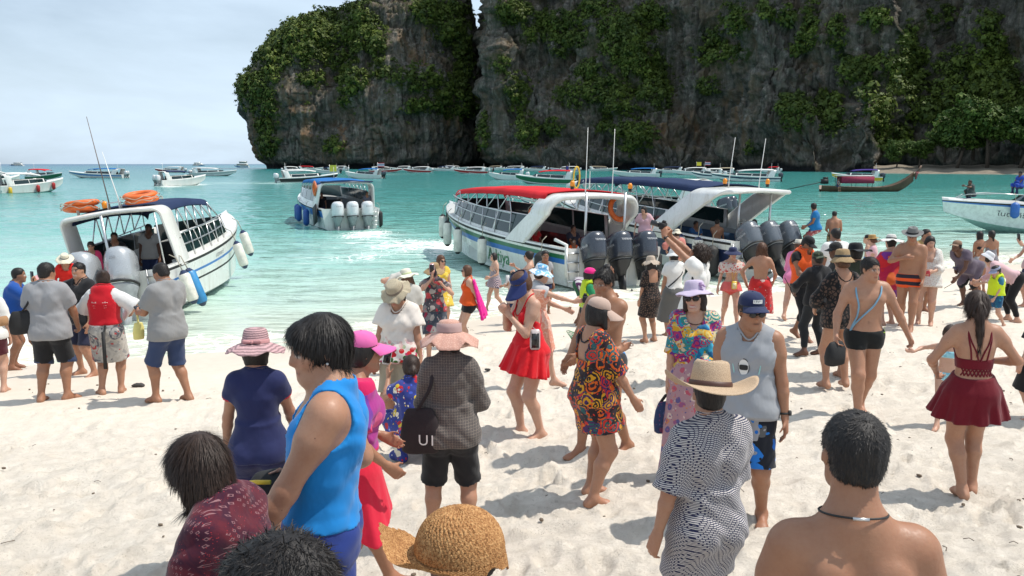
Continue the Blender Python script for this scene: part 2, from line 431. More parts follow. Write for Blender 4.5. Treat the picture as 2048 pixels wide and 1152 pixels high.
# ------------------------------------------------------------------ cliffs
def rock_mat():
    m = N('limestone')
    st = m.noise(0.24, 9, 0.74, 0.5, src=m.mapping((1.6, 1.6, 0.15)))
    gr = m.noise(0.55, 8, 0.72); big = m.noise(0.02, 5, 0.6)
    c = m.ramp(st, [(0.32, (0.036, 0.033, 0.032)), (0.45, (0.145, 0.128, 0.110)), (0.57, (0.265, 0.235, 0.20)), (0.70, (0.54, 0.475, 0.39))])
    c = m.mix(m.rng(gr, 0.42, 0.66, 0.0, 0.6), c, (0.05, 0.048, 0.046))
    rust = m.math('MULTIPLY', m.rng(m.noise(0.11, 5, 0.6, src=m.mapping((1.3, 1.3, 0.22))), 0.5, 0.64), m.attr('ochre'))
    c = m.mix(m.math('MULTIPLY', rust, 0.8), c, (0.30, 0.165, 0.085))
    c = m.mix(m.rng(m.noise(0.06, 6, 0.7), 0.48, 0.64, 0, .7), c, (0.20, 0.135, 0.082))
    c = m.mix(m.math('MULTIPLY', m.math('ADD', m.attr('green'), .30), m.rng(m.noise(0.28, 7, 0.75), 0.42, 0.58), True), c, (0.040, 0.062, 0.014))
    undercut_dark = m.attr('undercut_dark')
    c = m.mix(undercut_dark, c, (0.012, 0.012, 0.013))  # shade of the undercut at the waterline painted near-black into the rock colour
    m.set(Base_Color=c, Roughness=0.9, Specular_IOR_Level=0.2)
    b = m.bump(m.noise(0.22, 9, 0.75, 0.3, src=m.mapping((1.5, 1.5, 0.35))), 1.0, 2.2); m.bump(gr, 0.9, 0.9, b)
    return m.m
def leaf_mat(name, dark, light):
    m = N(name)
    v = m.attr('shade'); n = m.noise(0.05 if 'cliff' in name else 0.4, 4, 0.6)
    c = m.mix(v, dark, light); c = m.mix(m.rng(n, 0.35, 0.7, 0, .6), c, tuple(x * .55 for x in dark))
    m.set(Base_Color=c, Roughness=0.65, Specular_IOR_Level=0.25)
    return m.m
ROCK = rock_mat()
GREENS = []
for z0x, z0y, k, lst in (
    (440, 0, 3.39, [(430, 190, 120, 60), (350, 350, 130, 200), (600, 250, 230, 180), (900, 190, 200, 190), (560, 340, 110, 110), (250, 620, 130, 150), (330, 780, 90, 130), (620, 545, 90, 45),
        (900, 570, 90, 150), (860, 690, 60, 50), (1350, 540, 190, 80), (1560, 680, 170, 130), (1640, 420, 60, 280), (1450, 80, 220, 80), (1550, 190, 100, 110), (850, 430, 110, 80), (1100, 470, 90, 60),
        (760, 1000, 60, 60), (330, 950, 70, 170), (1360, 720, 110, 60), (480, 230, 120, 90), (700, 120, 130, 120), (1060, 300, 60, 90), (1700, 740, 60, 60)]),
    (900, 0, 3.39, [(720, 150, 230, 70), (560, 260, 110, 55), (800, 270, 180, 60), (1150, 260, 160, 180), (1350, 130, 150, 110), (1250, 400, 170, 150), (1050, 610, 230, 120), (1380, 540, 130, 230),
        (850, 650, 130, 90), (330, 430, 80, 80), (450, 640, 80, 140), (540, 900, 70, 110), (700, 860, 55, 60), (1150, 745, 170, 60), (1030, 850, 60, 40), (1250, 930, 150, 90), (420, 90, 130, 80), (1000, 60, 150, 60), (760, 350, 100, 40), (240, 900, 40, 140), (950, 480, 90, 70)]),
    (1400, 0, 3.16, [(90, 300, 110, 130), (230, 130, 80, 130), (420, 80, 40, 50), (640, 300, 50, 60), (700, 150, 50, 130), (860, 260, 70, 130), (1100, 120, 80, 60), (960, 430, 90, 110), (600, 690, 110, 100),
        (820, 660, 80, 80), (1040, 585, 110, 40), (640, 760, 100, 60), (860, 770, 110, 90), (1210, 880, 110, 100), (1300, 480, 160, 170), (1830, 250, 90, 150), (1750, 480, 260, 180), (1330, 300, 90, 170), (1390, 720, 120, 70),
        (340, 940, 45, 50), (1500, 130, 90, 90), (1100, 470, 120, 120), (60, 540, 90, 60), (250, 340, 80, 60), (1600, 620, 200, 90), (1140, 700, 60, 110), (1960, 640, 200, 120), (550, 120, 60, 60)])):
    for a, b, c, d in lst: GREENS.append((z0x + a / k, z0y + b / k, c / k, d / k))
OCHRE = [(600, 245, 28, 55), (505, 270, 14, 60), (575, 240, 15, 50), (685, 275, 16, 40), (760, 230, 16, 30), (1085, 275, 22, 35), (1470, 225, 25, 60), (1630, 150, 14, 40), (1350, 260, 60, 35), (905, 270, 22, 60), (700, 310, 60, 25), (840, 90, 45, 50)]
def pmask(px, py, lst):
    g = np.zeros(px.shape)
    for cx, cy, rx, ry in lst: g = np.maximum(g, np.clip(1.6 - np.sqrt(((px - cx) / rx) ** 2 + ((py - cy) / ry) ** 2) * 1.15, 0, 1))
    return g
def finish_cliff(name, P, nr, nc, wrap, disp_scale, label):
    """P: (nr,nc,3) smooth form; push it along its normal with fractured relief"""
    du = np.gradient(P, axis=1); dv = np.gradient(P, axis=0); n = np.cross(du, dv); n /= np.linalg.norm(n, axis=-1, keepdims=True) + 1e-9
    x, y, z = P[..., 0], P[..., 1], P[..., 2]
    flute = fbm(x / 13, y / 13, z / 70, 5, 101, .55, ridge=True)
    slab = fbm(x / 38, y / 38, z / 46, 4, 121)
    step = np.abs(((z / 23 + 0.8 * fbm(x / 50, y / 50, z / 60, 3, 131)) % 1.0) - 0.5) * 2
    crk = fbm(x / 7, y / 7, z / 55, 3, 161); crk2 = fbm(x / 16, y / 16, z / 9, 3, 171)
    px, py = proj(P)
    g0 = pmask(px, py, GREENS)
    crag = fbm(x / 21 + .5 * slab, y / 21, z / 34, 5, 151, .58, ridge=True)
    d = disp_scale * (3.0 * flute + 7.5 * slab + 4.2 * step + 6.5 * np.clip(crag, -.7, 1.2) + 1.5 * fbm(x / 4.2, y / 4.2, z / 9, 4, 141, .62, ridge=True)) + g0 * 2.5
    d = d - 2.6 * np.exp(-(crk / .07) ** 2) - 1.6 * np.exp(-(crk2 / .05) ** 2)
    d = d - np.percentile(d[z > 12], 62)
    low = smooth01(z, 9, 1.0)
    d = d * smooth01(z, -2, 10) - low * 4.5
    Q = P + n * d[..., None]
    px, py = proj(Q); g = pmask(px, py, GREENS); o_ = pmask(px, py, OCHRE)
    undercut_dark = smooth01(z + 1.2 * fbm(x / 9, y / 9, 0, 3, 9), 5.0, 2.6)
    ob = mk(name, Q.reshape(-1, 3), gridfaces(nr, nc, wrap), ROCK, smooth=True, attrs={'green': g.ravel(), 'ochre': np.clip(o_ + .2, 0, 1).ravel(), 'undercut_dark': undercut_dark.ravel()})
    tag(ob, label, None, kind='structure')
    du = np.gradient(Q, axis=1); dv = np.gradient(Q, axis=0); nn = np.cross(du, dv); nn /= np.linalg.norm(nn, axis=-1, keepdims=True) + 1e-9
    return Q, nn, px, py, g
OUT_L = [(332, 538), (300, 532), (262, 522), (225, 514), (190, 511), (150, 519), (120, 536), (92, 562), (66, 606), (50, 644), (40, 690), (28, 712), (10, 734), (-20, 748), (-80, 668), (-170, 730), (-230, 800)]
OUT_R = [(332, 957), (270, 957), (200, 955), (120, 948), (60, 943), (0, 936), (-80, 925), (-170, 890), (-230, 840)]
def left_head():
    nc, nr, YC, DEP = 400, 250, 660.0, 75.0
    pys = np.concatenate([np.linspace(334, -30, nr - 24), np.linspace(-38, -232, 24)])
    L = np.interp(-pys, [-a for a, b in OUT_L], [b for a, b in OUT_L]); R = np.interp(-pys, [-a for a, b in OUT_R], [b for a, b in OUT_R])
    z = CZ + (328 - pys) / FPX * YC * 1.01; z = np.maximum(z, -3)
    z[0] = -4
    th = np.concatenate([np.linspace(-0.35, math.pi + 0.35, nc - 40), np.linspace(math.pi + .40, 2 * math.pi - .40, 40)])
    co, si = np.cos(th), np.sin(th)
    xc = ((L + R) / 2 - 1024) / FPX * YC; hw = (R - L) / 2 / FPX * YC
    X = xc[:, None] - hw[:, None] * np.sign(co) * np.abs(co) ** 0.95
    lean = np.clip(z, 0, None)[:, None] * 0.10
    Y = YC + 5 - (DEP * (hw / hw.max()) ** .5)[:, None] * np.sign(si) * np.abs(si) ** 0.85 + lean
    # buttresses seen in the photograph: a ledge half way up on the near side
    pxs = 1024 + X / YC * FPX
    shelf = np.exp(-((pxs - 830) / 110) ** 2) * smooth01(z, 78, 60)[:, None] * (si > 0)
    shelf2 = np.exp(-((pxs - 590) / 60) ** 2) * smooth01(z, 85, 55)[:, None] * (si > 0)
    Y = Y - 16 * shelf - 9 * shelf2 + 14 * np.exp(-((pxs - 700) / 35) ** 2) * smooth01(z, 5, 60)[:, None] * (si > 0)
    P = np.stack([X, Y, np.broadcast_to(z[:, None], X.shape)], -1)
    return finish_cliff('headland', P, nr, nc, True, 0.62, 'tall limestone headland rising from the sea at the bay mouth')
def right_wall():
    ncd, nr = 560, 220
    px = np.concatenate([np.linspace(925, 2080, ncd), np.linspace(2090, 3900, 60)]); nc = len(px)
    D = np.interp(px, [925, 960, 975, 1000, 1100, 1300, 1420, 1520, 1580, 1700, 1800, 1950, 2100, 2600, 3900], [760, 640, 585, 560, 535, 490, 450, 420, 410, 372, 362, 350, 330, 230, 150])
    z = np.concatenate([[-4], np.linspace(0, 150, nr - 13), np.linspace(154, 210, 12)])
    pyz = 328 - (z[:, None] - CZ) / D[None, :] * FPX
    lean = np.interp(px, [925, 1000, 1100, 1300, 1500, 1700, 2100, 3900], [.10, .12, .30, .34, .22, .30, .34, .3])
    Dz = D[None, :] + np.clip(z, 0, None)[:, None] * lean[None, :]
    edge = np.interp(-pyz, [-332, -200, -120, -70, -20, 60, 400], [976, 972, 968, 966, 972, 975, 978])
    U = np.maximum(px[None, :], edge - 0 * px[None, :])
    back = np.clip(edge - px[None, :], 0, None)                 # the wall turns away into the cleft
    Dz = Dz + back * 4.0
    bump = lambda cx, w, ztop, zs: np.exp(-((px[None, :] - cx) / w) ** 2) * smooth01(z, ztop, ztop - zs)[:, None]
    Dz = Dz - 13 * np.clip(np.sin((px[None, :] - 980) / 43 + z[:, None] / 34), -.3, 1) * smooth01(z, 125, 70)[:, None] - 30 * bump(1725, 48, 42, 14) - 16 * bump(1620, 60, 30, 16) - 22 * bump(1180, 130, 62, 40) - 16 * bump(1490, 50, 60, 50) + 12 * np.exp(-((px[None, :] - 1420) / 40) ** 2) + 14 * np.exp(-((px[None, :] - 1830) / 60) ** 2)
    X = (U - 1024) / FPX * Dz
    P = np.stack([X, Dz, np.broadcast_to(z[:, None], X.shape)], -1)
    return finish_cliff('cliff_wall', P, nr, nc, False, 0.92, 'dark limestone wall with hanging greenery round the bay')
CL = left_head(); CR = right_wall()
def saddle():                                                  # low rock closing the cleft between the two
    nr, nc = 24, 24
    u = np.linspace(-1, 1, nc); v = np.linspace(0, 1, nr)
    P = np.zeros((nr, nc, 3)); z = v * 120
    P[..., 0] = (958 - 1024) / FPX * 760 + u[None, :] * 26; P[..., 1] = 760 + 6 * v[:, None] + 4 * u[None, :] ** 2; P[..., 2] = z[:, None] - 1 - 5 * (1 - u[None, :] ** 2) * v[:, None]
    return finish_cliff('cleft_rock', P, nr, nc, False, 0.3, 'shadowed rock closing the narrow cleft in the cliffs')
saddle()

def leaf_clumps(C, Nn, R, nleaf, rs, size=.42):
    """many small leaf sprays: one quad per spray, scattered over a dome at every centre"""
    n = len(C); k = nleaf
    d = rs.normal(size=(n, k, 3)); d /= np.linalg.norm(d, axis=-1, keepdims=True)
    d = d + 0.55 * Nn[:, None, :] + np.array([0, 0, .35]); d /= np.linalg.norm(d, axis=-1, keepdims=True)
    rad = R[:, None, None] * rs.uniform(.45, 1.05, (n, k, 1)) * (1 + .25 * np.sin(d[..., :1] * 5 + C[:, None, :1]))
    c = C[:, None, :] + d * rad * np.array([1.1, 1.1, .8])
    a = rs.normal(size=(n, k, 3)); t1 = np.cross(d + .5 * rs.normal(size=d.shape), a); t1 /= np.linalg.norm(t1, axis=-1, keepdims=True)
    t2 = np.cross(d, t1); t2 /= np.linalg.norm(t2, axis=-1, keepdims=True) + 1e-9
    sz = R[:, None, None] * size * rs.uniform(.6, 1.25, (n, k, 1))
    t1 = t1 * sz; t2 = t2 * sz * .62 + np.array([0, 0, -.12]) * sz
    V = np.stack([c - t1, c - t2 * 1.1 + t1 * .5, c + t1 * .7 + t2 * 1.2], 2).reshape(-1, 3)
    F = np.arange(len(V)).reshape(-1, 3)
    sh = np.repeat((rs.uniform(0, 1, (n, k)) * .6 + .4 * rs.uniform(0, 1, (n, 1))).ravel(), 3)
    return V, F, sh
def cliff_green(Cl, name, count, label, seed, rmin, rmax):
    Q, nn, px, py, g = Cl
    rs = np.random.RandomState(seed)
    vis = (py > -25) & (py < 326) & (px > 430) & (px < 2075) & (nn[..., 1] < 0.35)
    jit = fbm(Q[..., 0] / 15, Q[..., 1] / 15, Q[..., 2] / 12, 3, 77)
    fine = fbm(Q[..., 0] / 6, Q[..., 1] / 6, Q[..., 2] / 5, 2, 78)
    w = np.where(vis, np.clip(g * 1.25 + .75 * jit + .45 * fine + .8 * np.clip(nn[..., 2], -.2, .6) - .36, 0, 1) ** 1.1 * np.clip(g * 2.5, .20, 1), 0).ravel()
    w *= (Q[..., 2].ravel() > 9)
    idx = rs.choice(len(w), count, p=w / w.sum())
    C = Q.reshape(-1, 3)[idx] + rs.normal(size=(count, 3)) * .8; Nn = nn.reshape(-1, 3)[idx]
    R = (rmin + (rmax - rmin) * rs.uniform(0, 1, count) ** 2.2) * (0.5 + .7 * np.clip(g.ravel()[idx], 0, 1))
    V, F, sh = leaf_clumps(C + Nn * R[:, None] * .3, Nn, R, 24, rs, .37)
    o = mk(name, V, F, LEAF_CLIFF, smooth=False, attrs={'shade': sh})
    return tag(o, label, kind='stuff')
LEAF_CLIFF = leaf_mat('cliff_leaves', (0.026, 0.050, 0.009), (0.16, 0.20, 0.028))
cliff_green(CL, 'headland_shrubs', 8600, 'green shrubs clinging to the headland ledges', 5, .9, 3.7)
cliff_green(CR, 'cliff_shrubs', 12000, 'green shrubs hanging on the bay cliff', 6, .7, 3.0)

def shore_strip():                                             # the small far beach under the trees
    px = np.linspace(1740, 2160, 60); V = []
    Dn = np.interp(px, [1740, 1800, 1900, 2160], [318, 306, 296, 262])
    rows = ((-1.5, -.5), (0, .02), (4, .35), (10, .8), (40, 3))
    for k, (dd, zz) in enumerate(rows):
        D = Dn + dd; V.append(np.stack([(px - 1024) / FPX * D, D, np.full(60, zz) + .25 * np.sin(px / 9 + k)], -1))
    V = np.concatenate(V)
    o = mk('far_beach', V, gridfaces(len(rows), 60), plain('far_sand', (.24, .20, .15), .9, scale=.4, dirt=.2)); tag(o, 'narrow far beach under dark trees', kind='structure')  # sand colour darkened for the shade it lies in
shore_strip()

BARK = plain('bark', (.10, .075, .055), .9, scale=3, dirt=.25)
LEAF_TREE = leaf_mat('tree_leaves', (0.024, 0.06, 0.010), (0.14, 0.20, 0.03))
def tree(px, D, zb, H, W, seed, label, dark=0):
    rs = np.random.RandomState(seed); base = np.array([(px - 1024) / FPX * D, D, zb])
    root = empty('tree', base); tag(root, label, 'tree', 'trees on the far beach')
    mb = MB(); lean = rs.normal() * .1
    top = np.array([lean * H, 0, H * .62])
    mb.tube([np.zeros(3), top * .35 + [.1, 0, 0], top * .7, top], [H * .032, H * .026, H * .018, H * .006], 8)
    C, Rr = [], []
    for k in range(17):
        an = rs.uniform(0, 2 * math.pi); l = rs.uniform(.45, 1.0) * W * .5; h0 = rs.uniform(.28, .6); h1 = min(.97, h0 + rs.uniform(.1, .42))
        p0 = top * (h0 / .62); p1 = np.array([math.cos(an) * l + lean * H, math.sin(an) * l, H * h1])
        mb.tube([p0, (p0 + p1) / 2 + [0, 0, H * .05], p1], [H * .012, H * .008, H * .003], 6)
        for j in range(13):
            t = rs.uniform(.45, 1.1); c = p0 + (p1 - p0) * t + rs.normal(size=3) * W * .07 * [1, 1, .5]
            C.append(c); Rr.append(W * rs.uniform(.08, .15))
    mb.build('trunk', BARK, root, True)
    C = np.array(C); R = np.array(Rr); Nn = np.zeros_like(C); Nn[:, 2] = .8
    V, F, sh = leaf_clumps(C, Nn, R, 44, rs, .30)
    mk('crown', V, F, LEAF_TREE, root, False, attrs={'shade': sh})
    return root
for a in ((1905, 318, 2, 21, 19, 1, 'broad layered tree at the left of the far beach grove'), (1965, 312, 2, 24, 20, 2, 'tallest dark green tree behind the beached rock'),
          (2030, 305, 2, 22, 20, 3, 'wide tree reaching past the right end of the far beach'), (1830, 330, 1, 13, 10, 4, 'small pale green tree between cliff foot and grove'),
          (1785, 335, 1, 11, 9, 5, 'low bushy tree at the foot of the rock outcrop'), (1880, 330, 4, 15, 13, 6, 'dark tree tucked behind the broad layered one'),
          (2085, 300, 2, 24, 20, 7, 'tree cut off by the right side beyond the far beach'), (1600, 398, 9, 15, 14, 8, 'bright tree growing in the gap beside the rock outcrop'), (1935, 326, 5, 22, 16, 9, 'tree filling the middle of the grove behind the others')):
    tree(*a)
def boulder(c, r, seed, label):
    u = np.linspace(0, 2 * math.pi, 28, endpoint=False); v = np.linspace(-.5 * math.pi, .5 * math.pi, 15)
    Vv, U = np.meshgrid(v, u, indexing='ij'); d = np.stack([np.cos(Vv) * np.cos(U), np.cos(Vv) * np.sin(U), np.sin(Vv)], -1)
    k = 1 + .22 * fbm(d[..., 0] * 1.6, d[..., 1] * 1.6, d[..., 2] * 1.6, 4, seed)
    P = d * k[..., None] * np.array(r)
    o = mk('boulder', P.reshape(-1, 3), gridfaces(15, 28, True), plain('wet_rock', (.05, .046, .042), .7, scale=1, dirt=.2)); o.location = c
    return tag(o, label, 'boulder')
p = hit(2022, 346, 0); boulder((p[0], p[1], .4), (3.2, 2.6, 2.2), 3, 'dark round boulder lying at the water on the far beach')
# ------------------------------------------------------------------ boats (x = towards the bow, z = 0 at the waterline)
def gelcoat():
    m = N('gelcoat_white'); f = m.noise(1.5, 5, .65); st = m.noise(2.2, 6, .7, 0, src=m.mapping((3, 3, .35))); sp = m.noise(9, 6, .75)
    c = m.mix(m.rng(f, .3, .65), (.63, .63, .60), (.74, .74, .71)); c = m.mix(m.rng(st, .52, .74, 0, .5), c, (.42, .36, .27)); c = m.mix(m.rng(sp, .62, .74, 0, .5), c, (.30, .29, .27))
    m.set(Base_Color=c, Roughness=m.rng(f, .3, .7, .38, .22), Coat_Weight=.35, Coat_Roughness=.1); return m.m
WHITE = gelcoat()
GREYW = plain('gelcoat_grey', (.50, .51, .50), .3, dirt=.1, scale=2)
DARKIN = plain('cabin_dark', (.045, .042, .042), .7, scale=3)
NAVY = plain('navy_paint', (.018, .030, .085), .3, scale=2)
BLUE = plain('blue_paint', (.03, .16, .48), .3, scale=2)
GREENP = plain('green_paint', (.02, .14, .06), .3, scale=2)
REDP = plain('red_paint', (.42, .022, .02), .35, scale=2)
GLASS = plain('tinted_glass', (.012, .03, .032), .08, dirt=0, spec=.6)
STEEL = plain('steel_tube', (.62, .62, .62), .28, .9, dirt=.05)
RUBBER = plain('black_rubber', (.018, .018, .018), .6)
ORANGE = plain('orange_plastic', (.78, .15, .022), .45, scale=5, dirt=.14)
ROPE = plain('rope', (.42, .38, .30), .9, scale=40)
CREAM = plain('fender_vinyl', (.78, .75, .66), .4, scale=5, dirt=.16)
YELL = plain('yellow_plastic', (.72, .46, .03), .45)
def canvas(name, c):
    m = N(name); f = m.noise(2.0, 5, .6); m.set(Base_Color=m.mix(m.rng(f, .3, .7), tuple(x * .78 for x in c), c), Roughness=.85, Specular_IOR_Level=.2)
    m.bump(m.noise(1.6, 5, .6, .8), .5, .05); return m.m
CV = {'navy': canvas('navy_canvas', (.022, .038, .095)), 'red': canvas('red_canvas', (.62, .022, .03)), 'blue': canvas('blue_canvas', (.022, .15, .42)),
      'white': canvas('white_canvas', (.68, .68, .66)), 'tan': canvas('tan_canvas', (.42, .35, .25)), 'purple': canvas('purple_canvas', (.07, .04, .22)), 'green': canvas('green_canvas', (.03, .2, .1))}
PAINT = {'w': WHITE, 'n': NAVY, 'b': BLUE, 'g': GREENP, 'r': REDP, 'y': YELL, 'k': RUBBER, 'gr': GREYW}

def superloft(secs, n=20, p=2.6, ph=0.0):
    """stack of superellipse rings: rows (z, xc, half length, half width)"""
    th = np.linspace(0, 2 * math.pi, n, endpoint=False) + ph; c, s = np.cos(th), np.sin(th)
    cx, sx = np.sign(c) * np.abs(c) ** (2 / p), np.sign(s) * np.abs(s) ** (2 / p); V = []
    for z, xc, hl, hw in secs: V.append(np.stack([xc + hl * cx, hw * sx, np.full(n, z)], -1))
    m = len(secs); V = np.concatenate(V + [np.array([[secs[0][1], 0, secs[0][0]], [secs[-1][1], 0, secs[-1][0]]])])
    k = np.arange(n); k2 = (k + 1) % n
    T = np.concatenate([np.stack([np.full(n, m * n), k2, k], -1), np.stack([np.full(n, m * n + 1), (m - 1) * n + k, (m - 1) * n + k2], -1)])
    return V, [gridfaces(m, n, True), T]
def ellipsoid_geo(c, r, nu=16, nv=9):
    u = np.linspace(0, 2 * math.pi, nu, endpoint=False); v = np.linspace(-math.pi / 2, math.pi / 2, nv)
    Vv, U = np.meshgrid(v, u, indexing='ij')
    return np.stack([np.cos(Vv) * np.cos(U) * r[0] + c[0], np.cos(Vv) * np.sin(U) * r[1] + c[1], np.sin(Vv) * r[2] + c[2]], -1).reshape(-1, 3), [gridfaces(nv, nu, True)]
ENG = {}
def motor(root, pos, tilt, style, lod=2, roll=0.0):
    """outboard motor > cowl, band, leg, propeller, lettering"""
    key = (style, lod)
    if key not in ENG:
        col, dark = {'dark': ((.035, .043, .06), (.012, .012, .014)), 'silver': ((.42, .44, .46), (.06, .06, .065)), 'white': ((.66, .67, .68), (.30, .31, .32)), 'grey': ((.10, .115, .135), (.02, .02, .022))}[style]
        mc = plain('motor_' + style, col, .22, .35 if style == 'silver' else 0., dirt=.05, coat=.5); md = plain('motor_leg_' + style, dark if style != 'silver' else (.36, .38, .40), .35)
        L = []
        n = 24 if lod > 1 else 10
        mb = MB(); mb.geo(superloft([(.07, -.34, .30, .23), (.10, -.345, .345, .262), (.26, -.35, .37, .285), (.47, -.37, .385, .295), (.66, -.39, .37, .28), (.76, -.41, .32, .24), (.81, -.43, .22, .17), (.825, -.44, .06, .06)], *((8, 2.2, math.pi / 8) if style in ('silver', 'white') and lod > 1 else (n,)))); L.append(('cowl', mb, mc))
        mb = MB(); mb.geo(superloft([(-.34, -.27, .13, .09), (-.2, -.28, .17, .125), (-.08, -.30, .25, .20), (.04, -.33, .30, .24), (.075, -.335, .31, .245)], n)); mb.geo(superloft([(-.86, -.25, .13, .045), (-.6, -.25, .15, .06), (-.34, -.27, .15, .09)], n, 2.0))
        mb.box((-.12, 0, -.15), (.22, .26, .5)); mb.box((-.30, 0, -.78), (.5, .24, .025))
        mb.geo(ellipsoid_geo((-.28, 0, -1.0), (.34, .075, .08))); mb.box((-.26, 0, -1.13), (.22, .02, .2), rotm('y', .25)); L.append(('leg', mb, md))
        if lod > 1:
            mb = MB(); mb.geo(superloft([(.095, -.345, .352, .268), (.135, -.347, .36, .274)], n)); L.append(('band', mb, RUBBER))
            mb = MB(); mb.geo(superloft([(-.02, 0, .05, .05), (.02, 0, .05, .05)], 10)).tr(rotm('y', math.pi / 2), (-.66, 0, -1.0))
            for k in range(3):
                b = MB(); b.geo(ellipsoid_geo((0, 0, .13), (.012, .075, .13), 10, 7)).tr(rotm('z', .5)).tr(rotm('x', k * 2.094), (-.64, 0, -1.0)); mb.geo((np.concatenate(b.V), [np.concatenate(b.Q)]))
            L.append(('propeller', mb, STEEL if style != 'dark' else RUBBER))
            word, tc = {'dark': ('YAMAHA', (.55, .56, .58)), 'silver': ('250', (.12, .12, .13)), 'white': ('SUZUKI', (.10, .10, .11)), 'grey': ('YAMAHA', (.5, .5, .52))}[style]
            mb = MB(); V, F = text_geo(word, .105)
            W = np.stack([-.37 + 0 * V[:, 0] - V[:, 0], 0 * V[:, 0] + .30, .45 + V[:, 1]], -1); mb.add(W, F)
            W = np.stack([-.37 + V[:, 0], 0 * V[:, 0] - .30, .45 + V[:, 1]], -1); mb.add(W, F)
            W = np.stack([0 * V[:, 0] - .775 + .12 * np.clip(V[:, 1], 0, 1), -V[:, 0] * .75, .56 + V[:, 1] * .8], -1); mb.add(W, F)
            if style == 'silver':
                V, F = text_geo('250', .22); mb.add(np.stack([-.44 + V[:, 1], -V[:, 0], 0 * V[:, 0] + .832], -1), F)
            L.append(('lettering', mb, plain('motor_letters_' + style, tc, .4, dirt=0)))
        ENG[key] = [(nm, mk_mesh(nm, np.concatenate(b.V), ([np.concatenate(b.T)] if b.T else []) + ([np.concatenate(b.Q)] if b.Q else []), mt, nm != 'lettering' and not (nm == 'cowl' and style in ('silver', 'white') and lod > 1))) for nm, b, mt in L]
    e = empty('outboard_motor', pos); e.parent = root; e.rotation_euler = (roll, tilt, 0); e.scale = (1.04 if style in ('dark', 'grey') else 1.1,) * 3
    for nm, me in ENG[key]:
        o = bpy.data.objects.new(nm, me); COL.objects.link(o); o.parent = e
    return e

